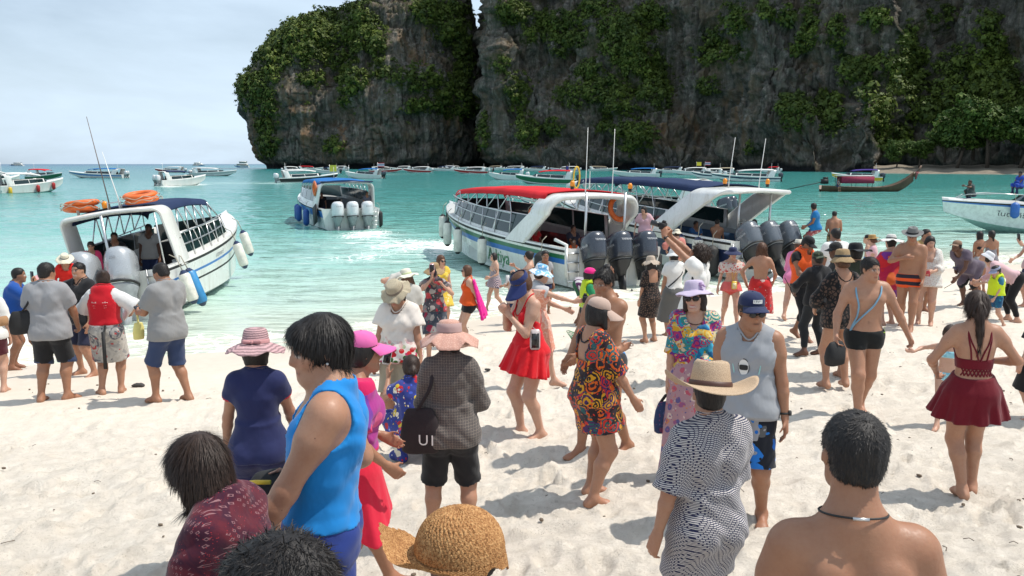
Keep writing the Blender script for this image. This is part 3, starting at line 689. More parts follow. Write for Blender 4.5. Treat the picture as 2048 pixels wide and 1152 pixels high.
class Boat:
    def __init__(s, name, label, stern_px, heading, L=11, B=2.9, fb=.85, rise=.75, roll=0, trim=0, lod=2, group=None, cat='boat', z=0.0, loc=None):
        s.L, s.B, s.fb, s.rise, s.lod = L, B, fb, rise, lod
        p = hit(*stern_px, 0.0) if loc is None else np.array(loc, float)
        s.root = empty(name, (p[0], p[1], z)); s.root.rotation_euler = (roll, -trim, heading); tag(s.root, label, cat, group)
        bpy.context.view_layer.update()
        s.M = np.array(Matrix.Translation(s.root.location) @ s.root.rotation_euler.to_matrix().to_4x4())
    def w(s, p): return s.M[:3, :3] @ np.asarray(p, float) + s.M[:3, 3]
    def hb(s, t):                  # half beam at the gunwale
        t = np.asarray(t, float)
        return s.B / 2 * (1 - np.clip((t - .38) / .62, 0, 1) ** 2.3) ** .85 * (.93 + .07 * np.clip(t / .3, 0, 1))
    def gz(s, t): return s.fb + s.rise * np.asarray(t, float) ** 2.0
    def side(s, t, h):             # point on the hull side, h 0 chine .. 1 gunwale
        b, g = s.hb(t), s.gz(t); zc = .04 + .62 * g * np.clip((t - .35) / .65, 0, 1) ** 2.6; bc = b * (.87 - .42 * t ** 4)
        return bc + (b - bc) * h ** (1.0 + .6 * t), zc + (g - zc) * h
    def hull(s, hullm=WHITE, stripes=((.62, .74, 'n'),), bottom=None, inner=GREYW, deck=WHITE):
        n = 30 if s.lod > 1 else 14
        t = np.concatenate([np.linspace(0, .5, n // 3), np.linspace(.5, 1, n - n // 3 + 1)[1:]]) ** 1.0; t[-1] = .999
        cuts = sorted({0.0, .25, .5, 1.0} | {q for a, b, c in stripes for q in (a, b)} | {.93})
        rows, mats, slots = [], [], [hullm, bottom or hullm, RUBBER if s.lod > 1 else hullm, deck, inner] + [PAINT[c] for a, b, c in stripes]
        g = s.gz(t); zk = -.42 + (.42 + .86 * g) * np.clip((t - .5) / .5, 0, 1) ** 2.6
        b0, z0 = s.side(t, 0.0)
        rows.append((0 * t, zk)); mats.append(1); rows.append((b0 * .55, zk + (z0 - zk) * .5)); mats.append(1)
        for i, h in enumerate(cuts):
            rows.append(s.side(t, h)); k = 0
            nx = cuts[i + 1] if i + 1 < len(cuts) else None
            if nx is not None:
                for j, (a, b, c) in enumerate(stripes):
                    if a - 1e-6 <= h and nx <= b + 1e-6: k = 5 + j
                if h >= .93 - 1e-6: k = 2
                mats.append(k)
        b1, z1 = s.side(t, 1.0); r = .05
        cp = (t < .60)
        rows.append((np.maximum(b1 - .02, 0), z1 + r)); mats.append(3)
        inw = np.where(cp, np.maximum(b1 - .17, 0), np.maximum(b1 * .5, 0)); rows.append((inw, z1 + r + np.where(cp, 0.0, .07))); mats.append(3)
        fl = .18
        rows.append((np.where(cp, np.maximum(b1 - .20, 0), np.maximum(b1 * .25, 0)), np.where(cp, fl, z1 + r + .1))); mats.append(4)
        rows.append((0 * t, np.where(cp, fl, z1 + r + .11))); mats.append(4)
        m = len(rows); nt = len(t); V = []
        for sg in (1, -1):
            for yb, zb in rows: V.append(np.stack([t * s.L + np.where(t > .9, (zb - zk) * .18 * (t - .9) * 10, 0), sg * yb, zb], -1))
        V = np.concatenate(V); F, fm = [], []
        for q, sg in enumerate((1, -1)):
            for i in range(m - 1):
                a = (q * m + i) * nt + np.arange(nt - 1); f = np.stack([a, a + 1, a + 1 + nt, a + nt], -1)
                if sg > 0: f = f[:, ::-1]
                F.append(f); k = np.full(nt - 1, mats[i])
                if i >= m - 2: k = np.where(t[:-1] < .6, 4, 3)
                if i == m - 3: k = np.where(t[:-1] < .6, 4, 3)
                fm.append(k)
        # transom
        ring = [i * nt for i in range(m - 3)]
        base = len(V); V = np.vstack([V, [[0, 0, s.fb * .4]]]); T = []
        loop = ring + [(m + i) * nt for i in range(m - 4, -1, -1)]
        for a, b in zip(loop, loop[1:] + loop[:1]): T.append([base, b, a])
        me = mk('hull', V, [np.array(T)] + [np.concatenate(F)], None, s.root, True, mats=slots, fmat=np.concatenate([np.zeros(len(T), int)] + fm))
        e = me.modifiers.new('edges', 'EDGE_SPLIT'); e.split_angle = math.radians(32)
        # transom wall inside the well
        mb = MB(); w_ = s.B * .86
        mb.box((.10, 0, .18 + (s.fb - .18) * .42), (.16, w_, (s.fb - .18) * .84)); mb.build('transom_wall', deck, s.root)
        return me
    def cabin(s, x0, x1, h, glass=GLASS, frame=WHITE, wh=(.16, .92), nwin=1, inw=.16):
        """coaming with window bands on both sides and a raked screen in front"""
        n = 16 if s.lod > 1 else 6
        x = np.linspace(x0, x1, n); t = x / s.L; hh = h * (1 - .25 * ((x - x0) / (x1 - x0)) ** 2)
        for sg in (1, -1):
            out, zg_ = np.maximum(s.hb(t) - .14, .05), s.gz(t) + .05
            P = lambda f, off=0.0: np.stack([x - f * .12, sg * (out * (1 - inw * f * .6) + off), zg_ + hh * f], -1)
            V = np.concatenate([P(0), P(1), P(1, -.05), P(0, -.05)])
            f = gridfaces(4, n); mk('cabin_side', V, f if sg < 0 else f[:, ::-1], frame, s.root, False)
            edges = np.linspace(0.02, .97, nwin + 1)
            for k in range(nwin):
                a, b = edges[k] + .006, edges[k + 1] - .012
                xx = np.linspace(0, 1, 8) * (b - a) + a; q = lambda arr: np.interp(xx, np.linspace(0, 1, n), arr)
                xs, o_, z_, hq = q(x), q(out), q(zg_), q(hh)
                for off in (.012, -.062):
                    rows = []
                    for f_ in np.linspace(wh[0], wh[1], 3):
                        rows.append(np.stack([xs - f_ * .12, sg * (o_ * (1 - inw * f_ * .6) + off), z_ + hq * f_], -1))
                    V = np.concatenate(rows); f = gridfaces(3, 8)
                    mk('window' if off > 0 else 'inner_window', V, f if (sg < 0) == (off > 0) else f[:, ::-1], glass, s.root, True)
        # windscreen
        b = max(float(s.hb(x1 / s.L)) - .14, .2); z0 = float(s.gz(x1 / s.L)) + .05; th = np.linspace(-1, 1, 9)
        hx = float(hh[-1])
        lo = np.stack([x1 + .95 * (1 - th ** 2), b * th, np.full(9, z0)], -1); hi = np.stack([x1 - .12 + .35 * (1 - th ** 2), b * (1 - inw * .6) * th, np.full(9, z0 + hx * 1.12)], -1)
        mk('windshield', np.concatenate([lo, hi]), gridfaces(2, 9), glass, s.root, True)
    def arch(s, base, top, z, mat=WHITE, thick=.11, yb=None, rad=.45, tin=.84, name='arch'):
        """moulded arch: base=(x0,x1) chord at the gunwale, top=(x0,x1) chord under the roof"""
        x0 = sum(base) / 2; b = float(s.hb(max(x0, 0) / s.L)) - .06 if yb is None else yb; g = float(s.gz(max(x0, 0) / s.L)) - .05
        half = []
        n = 9 if s.lod > 1 else 4
        bt = b * tin
        for f in np.linspace(0, 1, n): half.append((b + (bt - b) * f, g + (z - rad - g) * f, f * .78))
        for a in np.linspace(0, math.pi / 2, n)[1:]: half.append((bt - rad + rad * math.cos(a), z - rad + rad * math.sin(a), .78 + .22 * a / (math.pi / 2)))
        half.append(((bt - rad) * .5, z + .03, 1)); path = half + [(0, z + .045, 1)] + [(-y, q, f) for y, q, f in half[::-1]]
        P = np.array(path); T = np.gradient(P[:, :2], axis=0); T /= np.linalg.norm(T, axis=1)[:, None]; Nm = np.stack([-T[:, 1], T[:, 0]], -1)
        e = P[:, 2] ** 1.1
        xa = base[0] + (top[0] - base[0]) * e; xb = base[1] + (top[1] - base[1]) * e
        m = len(P); rows = []
        for xx, o_ in ((xa, -.3), (xa + .06, -1), (xb - .08, -1), (xb, -.2), (xb, .3), (xb - .08, 1), (xa + .06, 1), (xa, .3)):
            q = P[:, :2] + Nm * (thick / 2 * o_); rows.append(np.stack([xx, q[:, 0], q[:, 1]], -1))
        V = np.stack(rows, 1).reshape(-1, 3); F = gridfaces(m, 8, True)
        o = mk(name, V, F, mat, s.root, True); md = o.modifiers.new('edges', 'EDGE_SPLIT'); md.split_angle = math.radians(50)
        return o
    def canopy(s, x0, x1, z0, z1, w0, w1, mat, drop=.14, camber=.14, name='canopy', sag=0.03):
        nx, ny = (28, 17) if s.lod > 1 else (6, 7)
        u = np.linspace(0, 1, nx)[:, None]; v = np.linspace(-1, 1, ny)[None, :]
        X = x0 + (x1 - x0) * u + 0 * v - .12 * (np.abs(v) ** 3) * (u > .9)
        w = w0 + (w1 - w0) * u ** 2
        vv = np.clip(v * 1.06, -1, 1); Y = w * vv * (1 - .02 * np.abs(v) ** 6)
        rib = sag * np.abs(np.sin(u * math.pi * 5)) * (1 - np.abs(v) ** 4)
        endf = np.clip((u - .93) / .07, 0, 1) ** 2
        Z = z0 + (z1 - z0) * u + camber * (1 - v ** 2) * (1 - .3 * u) - drop * np.clip((np.abs(v) - .86) / .14, 0, 1) ** 1.5 - rib + .10 * np.sin(u * math.pi) - endf * drop * .9
        V = np.concatenate([np.stack([X, Y, Z], -1).reshape(-1, 3), np.stack([X, Y * .99, Z - .025], -1).reshape(-1, 3)])
        f = gridfaces(nx, ny); k = nx * ny; F = [f[:, ::-1] if False else f, f[:, ::-1] + k]
        rim = [i for i in range(ny)] + [i * ny + ny - 1 for i in range(1, nx)] + [(nx - 1) * ny + j for j in range(ny - 2, -1, -1)] + [i * ny for i in range(nx - 2, 0, -1)]
        r2 = rim[1:] + rim[:1]; F.append(np.array([[b, a, a + k, b + k] for a, b in zip(rim, r2)]))
        s.cz = lambda x: z0 + (z1 - z0) * (x - x0) / (x1 - x0); s.cw = lambda x: w0 + (w1 - w0) * ((x - x0) / (x1 - x0)) ** 2
        return mk(name, V, F, mat, s.root, True)
    def frame(s, x0, x1, zoff, n=6, mat=STEEL, r=.018, rail=True):
        """zig-zag tubes that carry the canvas, and the side rails"""
        for sg in (1, -1):
            xs = np.linspace(x0, x1, n * 2 + 1); pts = []
            for i, x in enumerate(xs):
                b = float(s.hb(x / s.L)) - .16
                if i % 2 == 0: pts.append((x, sg * b * .95, float(s.gz(x / s.L)) + zoff))
                else: pts.append((x, sg * s.cw(x) * .94, s.cz(x) - .03))
            mb = MB()
            for a, b in zip(pts, pts[1:]): mb.tube([a, b], r, 6)
            mb.build('roof_strut', mat, s.root, True)
            if rail:
                mb = MB(); xx = np.linspace(x0 - .1, x1 + .2, 12)
                for q in (zoff, zoff - .28): mb.tube([(x, sg * (float(s.hb(x / s.L)) - .13) * .97, float(s.gz(x / s.L)) + q) for x in xx], r, 6)
                for x in xx[::2]: mb.tube([(x, sg * (float(s.hb(x / s.L)) - .12), float(s.gz(x / s.L)) + .04), (x, sg * (float(s.hb(x / s.L)) - .13) * .97, float(s.gz(x / s.L)) + zoff)], r * .9, 6)
                mb.build('side_rail', mat, s.root, True)
    def post(s, x, y, z0, z1, r=.03, mat=STEEL): MB().tube([(x, y, z0), (x, y, z1)], r, 8).build('post', mat, s.root, True)
    def mast(s, x, y, z, h, lean=(0, 0), mat=None, r=.014):
        MB().tube([(x, y, z), (x, y, z + .25), (x + lean[0] * h, y + lean[1] * h, z + h)], [r * 1.7, r, r * .5], 6).build('antenna', mat or WHITE, s.root, True)
    def beacon(s, x, y, z):
        mb = MB(); mb.geo(superloft([(0, 0, .05, .05), (.09, 0, .05, .05)], 12, 2)); mb.tr(np.eye(3), (x, y, z)); mb.build('beacon_base', RUBBER, s.root, True)
        mb = MB(); mb.geo(superloft([(.09, 0, .065, .065), (.2, 0, .065, .065), (.25, 0, .03, .03)], 12, 2)); mb.tr(np.eye(3), (x, y, z)); mb.build('beacon_lamp', plain('amber_lens', (.75, .25, .01), .25, dirt=0), s.root, True)
    def benches(s, x0, x1, mat=DARKIN):
        for sg in (1, -1):
            b = float(s.hb(x1 / s.L)) - .55
            mb = MB(); mb.box(((x0 + x1) / 2, sg * b, .42), (x1 - x0, .42, .42)); mb.box(((x0 + x1) / 2, sg * (b + .22), .82), (x1 - x0, .09, .45)); mb.build('bench', mat, s.root)
    def console(s, x, mat=DARKIN):
        mb = MB(); mb.box((x, 0, .75), (.5, s.B * .6, 1.15), taper=.85); mb.build('console', mat, s.root)
        MB().box((x + .8, 0, .55), (1.0, s.B * .62, .75)).build('bulkhead', mat, s.root)
    def ladder(s, x, y, z0, z1, w=.36):
        mb = MB()
        for q in (-w / 2, w / 2): mb.tube([(x, y + q, z1), (x - .05, y + q, z1 + .06), (x - .16, y + q, z0)], .02, 8)
        for k in range(4): f = (k + .5) / 4; mb.box((x - .05 - .11 * (1 - f), y, z0 + (z1 - z0) * f), (.09, w, .03))
        mb.build('ladder', STEEL, s.root, False)
    def lettering(s, txt, t0, h0, size, mat, sg, shear=0.0, wide=1.0):
        V, F = text_geo(txt, size, shear=shear); P = []
        for vx, vy in V[:, :2]:
            t = t0 - sg * vx * wide / s.L; g = float(s.gz(t)); hgt = h0 + vy / g
            y, z = s.side(t, max(min(hgt, .995), .01)); P.append((t * s.L, sg * (float(y) + .012), float(z)))
        mk('lettering', P, F if True else F, mat, s.root, False)
    def motors(s, ys, z, style, tilt=0.0, x=-.02):
        for y in ys: motor(s.root, (x, y, z), tilt, style, s.lod)
def fender(b, x, sg, label, group, mat=CREAM, cap=NAVY, zoff=-.12, length=.62, r=.115, swing=0.0, thick=1.0):
    """fender hanging on its rope from a boat's rail (a thing of its own)"""
    t = x / b.L; p = b.w((x, sg * (float(b.hb(t)) + r * .9), float(b.gz(t)) + zoff))
    e = empty('fender', p); tag(e, label, 'fender', group); e.rotation_euler = (b.root.rotation_euler[0] * .4 + sg * swing, 0, b.root.rotation_euler[2])
    r *= thick
    prof = [(.0, -length), (r * .35, -length + .01), (r * .8, -length + .09), (r, -length + .14), (r, -.14), (r * .8, -.09), (r * .35, -.01), (0, 0)]
    mk('fender_body', *lathe(prof[2:6], 14), mat, e)
    for q in (prof[:3], prof[5:]): mk('fender_cap', *lathe(q, 14), cap, e)
    MB().tube([(0, 0, -.02), (0, -sg * .03, .3), (0, -sg * .16, .42)], .012, 5).build('fender_rope', ROPE, e, True)
    return e
def ring_geo(R, r, n=28, m=10):
    u = np.linspace(0, 2 * math.pi, n, endpoint=False)
    return tube_geo(np.stack([R * np.cos(u), R * np.sin(u), 0 * u], -1), r, m, False, True)
def life_ring(p, rot, label, group='orange life rings', R=.29, r=.085):
    e = empty('life_ring', p); e.rotation_euler = rot; tag(e, label, 'life ring', group)
    V, Q, T = ring_geo(R, r); V = V * [1, 1, .75]; mk('ring', V, Q, ORANGE, e)
    mb = MB()
    for k in range(4):
        a0 = k * math.pi / 2 + .4; aa = np.linspace(a0, a0 + math.pi / 2, 9); rr = R + r + .015 + .06 * np.sin(np.linspace(0, math.pi, 9))
        mb.tube(np.stack([rr * np.cos(aa), rr * np.sin(aa), 0 * aa + .03 * np.sin(aa * 7)], -1), .009, 5)
    mb.build('grab_rope', ROPE, e, True)
    return e
R_ = math.radians

# ---- speedboat at the left, its stern on the sand
b = Boat('speedboat', 'white speedboat with navy canvas roof and two silver motors beached at left', (238, 640), R_(92.5), 9.4, 2.55, .95, .75, roll=R_(-8), trim=R_(.5)); LB = b
b.hull(stripes=((.64, .70, 'b'), (.42, .47, 'k')), inner=GREYW); b.cabin(1.6, 5.7, .62, nwin=3, wh=(.18, .95))
b.arch((1.0, 1.75), (.55, 1.25), 2.3, tin=.95, rad=.18); b.canopy(1.0, 5.2, 2.31, 2.26, 1.04, .9, CV['navy']); b.frame(1.8, 5.1, .65, 5)
b.console(4.9); b.benches(1.4, 4.4, GREYW); b.post(.55, .15, .8, 2.3, .035); b.post(.6, -1.0, .9, 2.2, .02)
b.motors((.40, -.40), .55, 'silver', R_(20)); b.ladder(.02, -1.0, .25, .95)
b.mast(.9, .06, 2.4, 2.1, (.0, .04), plain('mast_dark', (.16, .12, .10), .6)); b.mast(.9, -.16, 2.4, 1.3, (.0, .10)); b.beacon(1.0, .2, 2.36)
MB().geo(superloft([(0, 0, .03, .03), (.25, 0, .035, .035), (.27, 0, .08, .08), (.31, 0, .08, .08)], 10, 2)).tr(np.eye(3), (.9, .78, 2.36)).build('horn', CREAM, b.root, True)
mb = MB(); mb.tube([(.9, .1, 2.4), (.9, .1, 2.55), (.9, -.2, 2.55), (.9, -.2, 2.4)], .018, 6); mb.build('roof_bracket', STEEL, b.root, True)
MB().box((1.0, -1.32, 1.55), (.02, .02, .02)).build('rivet', RUBBER, b.root)
def disc(b, x, y, z, r, mat, txt, tm, sg, name='number_disc'):
    V, F = superloft([(0, 0, r, r), (.012, 0, r, r)], 24, 2); M = rotm('x', math.pi / 2)
    o = mk(name, V @ M.T * [1, sg * -1, 1] + [x, y, z], F, mat, b.root, False)
    V, F = text_geo(txt, r * .95); mk('lettering', np.stack([V[:, 0] * -sg * .9 + x, 0 * V[:, 0] + y + sg * .017, V[:, 1] * 1.15 + z], -1), F, tm, b.root, False)
WTXT = plain('white_letters', (.75, .74, .70), .5, dirt=0); KTXT = plain('dark_letters', (.03, .035, .06), .5, dirt=0)
disc(b, 1.36, -1.15, 1.45, .19, plain('red_disc', (.50, .03, .05), .4), '2006', WTXT, -1)
b.lettering('นาวาทะเล 5', .42, .80, .16, KTXT, -1)
for k, x in enumerate((5.2, 7.0, .7)): fender(b, x, -1, ('white fender with navy ends by the window of the navy-roofed boat', 'outermost white fender near the bow of the navy-roofed boat', 'long white fender hanging low beside the silver motors')[k], 'white fenders on the beached boats', length=.82, r=.13, swing=.25)
fender(b, 1.0, -1, 'blue sausage fender behind the white one by the silver motors', None, plain('blue_vinyl', (.04, .25, .52), .4), NAVY, length=.95, r=.14, swing=.3)
for q, (yy, zz, nm) in enumerate(((.78, .07, 'lower faded life ring in the pile at the left roof corner'), (.72, .19, 'upper orange life ring in the pile at the left roof corner'), (-.62, .07, 'lower bright orange life ring of the pile beside the antenna'), (-.60, .19, 'upper red orange life ring of the pile beside the antenna'))):
    life_ring(b.w((1.05, yy, 2.44 + zz)), (R_(-8), R_(3 * q - 4), q * 1.1), nm)
# ---- boat under way with the blue roof
b = Boat('speedboat', 'white and blue speedboat with three pale motors leaving across the bay', (703, 459), R_(113), 12.5, 3.3, 1.05, .7, lod=2); MBT = b
b.hull(stripes=((.60, .95, 'b'),), bottom=plain('blue_antifoul', (.10, .30, .42), .5)); b.cabin(2.0, 8.2, .85, nwin=4, wh=(.3, .95), glass=plain('pale_glass', (.10, .16, .17), .1, dirt=0))
b.arch((1.2, 2.6), (.7, 1.6), 2.4, rad=.35, tin=.93); b.canopy(1.2, 7.6, 2.42, 2.42, 1.42, 1.3, CV['blue']); b.frame(2.4, 7.2, .85, 5, rail=False)
MB().box((.95, 0, 2.47), (.7, 2.7, .06)).build('roof_edge', NAVY, b.root)
b.console(6.4); b.benches(1.6, 6.0); b.motors((.78, 0, -.78), .52, 'white', R_(8)); b.ladder(.0, -1.25, .1, 1.0)
MB().box((1.2, 1.66, .75), (1.1, .04, .95), rotm('y', .25)).build('rubber_mat', RUBBER, b.root)
b.mast(1.2, -.2, 2.65, .7); b.mast(1.2, .6, 2.65, .6)
for k, x in enumerate((3.2, 5.6, 6.3)): fender(b, x, 1, ('nearest blue fender on the boat with three pale motors', 'middle blue fender on the boat with three pale motors', 'forward blue fender on the boat with three pale motors')[k], 'blue fenders on the departing boat', plain('blue_fender', (.02, .09, .34), .4), plain('blue_fender', (.02, .09, .34), .4), length=.95, r=.17)
fender(b, .6, -1, 'black fender on the far quarter of the departing boat', None, RUBBER, RUBBER, length=.9, r=.15)
life_ring(b.w((1.75, 1.53, 2.1)), (R_(90), 0, R_(113)), 'life ring hung on the side of the departing boat', R=.32)
# ---- red roofed boat
b = Boat('speedboat', 'large white speedboat with red roof and three dark motors beached stern first', (1226, 574), R_(116.5), 12.0, 3.35, 1.05, .62, roll=R_(1.5), trim=R_(.6)); RB = b
b.hull(stripes=((.60, .74, 'b'), (.74, .86, 'g')), inner=GREYW); b.cabin(2.6, 9.0, .72, nwin=3, wh=(.12, .97))
b.arch((2.3, 3.6), (.8, 1.8), 2.45, rad=.5, tin=.93, thick=.16); b.canopy(1.6, 9.2, 2.50, 2.34, 1.42, 1.05, CV['red']); b.frame(3.6, 9.0, .74, 6)
b.console(7.0); b.benches(2.2, 6.6, plain('red_bench', (.16, .012, .012), .6)); b.post(.7, .55, .9, 2.6, .04); b.post(.7, -.75, .9, 2.6, .04)
b.motors((.84, 0, -.84), .58, 'dark', R_(20)); b.ladder(.02, 1.38, .1, 1.1)
b.mast(1.1, .35, 2.5, 1.9); b.mast(1.1, -.55, 2.5, 1.9); b.beacon(1.0, .85, 2.66); b.beacon(1.0, -1.1, 2.62); b.mast(1.3, .1, 2.68, .5)
MB().tube([(1.0, .72 + .1 * math.sin(a), 3.0 + .3 * math.cos(a)) for a in np.linspace(0, 2 * math.pi, 20)], .022, 6).build('yellow_hoop', YELL, b.root, True)
MB().box((2.9, 1.35, 1.5), (.3, .02, .06)).build('vent', RUBBER, b.root)
b.lettering('Adtiya', .36, .36, .62, plain('green_script', (.03, .22, .08), .5, dirt=0), 1, .25)
MB().tube([(11.9, .1, .3), (11.95, .12, 1.5)], .07, 8).build('bow_pole', RUBBER, b.root, True)
mb = MB(); mb.tube([(.05, 1.5, .3), (.0, 1.55, 1.2), (.5, 1.62, 1.3)], .05, 8); mb.build('stern_rail', WHITE, b.root, True)
for k, x in enumerate((4.9, 7.2, 8.8, 10.4)): fender(b, x, 1, ('white fender just right of the green script on the hull', 'white fender overlapping the start of the green script', 'second white fender from the bow of the red roofed boat', 'white fender nearest the bow of the red roofed boat')[k], 'white fenders on the beached boats', cap=RUBBER, length=.95, r=.15)
fender(b, 1.0, 1, 'black drop shaped fender at the stern quarter by the ladder', None, RUBBER, RUBBER, length=.95, r=.2)
fender(b, .5, -1, 'black fender on the far quarter behind the salmon cover-up', None, RUBBER, RUBBER, length=.95, r=.2)
life_ring(b.w((1.75, -1.27, 2.1)), (R_(80), 0, R_(30)), 'life ring hanging inside the arch of the red roofed boat', R=.34)
life_ring(b.w((2.5, 1.22, 1.75)), (R_(85), 0, R_(117)), 'life ring half hidden behind the near arch leg of the red roofed boat', R=.26)
MB().box((1.0, .05, 1.02), (.5, .35, .25), rotm('z', .3), .7).build('green_towel', canvas('pale_green', (.30, .42, .26)), b.root)
# ---- navy boat behind
b = Boat('speedboat', 'white and navy speedboat with raked arch and three grey motors beside the red roofed one', (1528, 556), R_(119), 12.0, 3.1, 1.1, .62, roll=R_(1), trim=R_(2)); NB = b
b.hull(stripes=((.30, .78, 'n'),), inner=GREYW); b.cabin(3.2, 9.0, .62, nwin=3, wh=(.2, .97))
b.arch((2.7, 3.9), (.3, 1.6), 2.55, rad=.20, tin=.92, thick=.13); b.canopy(1.5, 9.2, 2.6, 2.5, 1.25, .95, CV['navy']); b.frame(3.8, 9.0, .66, 6)
b.console(7.2); b.benches(2.2, 6.6, plain('blue_bench', (.03, .08, .16), .6)); b.post(.8, .45, .9, 2.6, .035); b.post(.8, -.85, .9, 2.6, .035)
b.motors((.80, 0, -.80), .66, 'grey', R_(38)); b.ladder(.02, 1.2, .05, 1.0)
b.mast(1.0, .75, 2.6, 1.55, (0, -.08)); b.mast(1.0, -.5, 2.6, 1.55, (0, -.08)); b.beacon(.9, 1.0, 2.68); b.beacon(.9, -.75, 2.68)
MB().box((2.3, 1.505, 1.02), (.5, .02, .16)).build('vent', RUBBER, b.root)
b.lettering('สปีดโบ๊ท', .42, .92, .15, KTXT, 1)
for k, x in enumerate((2.0, 1.2)): fender(b, x, 1, ('left of the two white fenders beside the ladder of the navy boat', 'right of the two white fenders beside the ladder of the navy boat')[k], 'white fenders on the beached boats', cap=NAVY, length=.95, r=.17, zoff=.05)
fender(b, 5.2, 1, 'tall black tyre fender between the two beached speedboats', None, RUBBER, RUBBER, length=1.5, r=.16)
fender(b, .55, 1, 'black drop fender at the quarter of the navy boat', None, RUBBER, RUBBER, length=.95, r=.2)
# ---- white roofed boat behind that
b = Boat('speedboat', 'white speedboat with plain white roof moored behind the navy one', (1438, 402), R_(147), 12, 3, 1.0, .6, lod=2, loc=(10.6, 43, 0)); WB = b
b.hull(stripes=((.5, .62, 'n'),)); b.cabin(2.4, 8.4, .6); b.arch((1.2, 2.2), (.8, 1.6), 2.5); b.canopy(1.1, 8.6, 2.52, 2.4, 1.25, 1, CV['white']); b.frame(2.2, 8.4, .6, 5); b.motors((.4, -.4), .8, 'dark', R_(20)); b.console(6.5)
# ---- boat cut by the right edge
b = Boat('speedboat', 'white and pale green speedboat with blue trim cut off by the right edge', None, R_(176), 12.0, 3.2, 1.25, .35, lod=2, loc=(33.8, 42.6, 0)); EB = b
b.hull(stripes=((.86, 1.0, 'b'),), bottom=plain('pale_green_paint', (.40, .60, .54), .3), hullm=plain('pale_hull', (.66, .74, .71), .25, coat=.3)); b.cabin(2.0, 7.8, .5, nwin=2)
b.arch((1, 2), (.8, 1.6), 2.6); b.canopy(1.2, 6.8, 2.6, 2.5, 1.3, 1.1, CV['blue']); b.motors((.4, -.4), .8, 'white')
b.lettering('ไนตากิธิรณี 5', .715, .52, .42, KTXT, 1)
fender(b, 9.1, 1, 'blue fender hanging on the boat at the right edge', None, plain('blue_fender', (.02, .12, .42), .4), plain('blue_fender', (.02, .12, .42), .4), length=.8, r=.2, zoff=.1)
mb = MB(); mb.tube([(11.5, .05, 1.66), (10.9, .25, 1.9), (9.6, .8, 1.95), (8.6, 1.2, 1.9)], .018, 6); mb.tube([(11.5, -.05, 1.66), (10.9, -.25, 1.9), (9.6, -.8, 1.95), (8.6, -1.2, 1.9)], .018, 6); mb.build('bow_rail', STEEL, b.root, True)
# ---- the boats out in the bay
def far_boat(px, py, Lpx, ang, label, canopy='white', stripe='n', motors='white', L=None, hullm=WHITE, roofh=1.9, nm=2, arch=True, st=(.5, .8)):
    """px, py: middle of its waterline; ang: heading in degrees (0 = bow to the right)"""
    p = hit(px, py, 0.0); D = p[1]; a = R_(ang)
    if L is None: L = min(17, max(7.5, Lpx / FPX * D / max(.35, abs(math.cos(a)))))
    loc = p - np.array([math.cos(a), math.sin(a), 0]) * L * .5
    b = Boat('speedboat', label, None, a, L, L * .255, .85, .75, lod=1, loc=loc, group='speedboats out in the bay')
    b.hull(hullm=hullm, stripes=((*st, stripe),)); b.cabin(L * .2, L * .66, .6, nwin=2)
    if arch: b.arch((L * .1, L * .2), (L * .06, L * .14), roofh + .3, rad=.3, tin=.9)
    if canopy: b.canopy(L * .1, L * .62, roofh + .36, roofh + .25, L * .11, L * .09, CV[canopy], drop=.1)
    b.benches(L * .15, L * .5); b.motors([(i - (nm - 1) / 2) * .8 for i in range(nm)], .75, motors, R_(10))
    b.mast(L * .12, .3, roofh + .3, 1.4, r=.03)
    return b
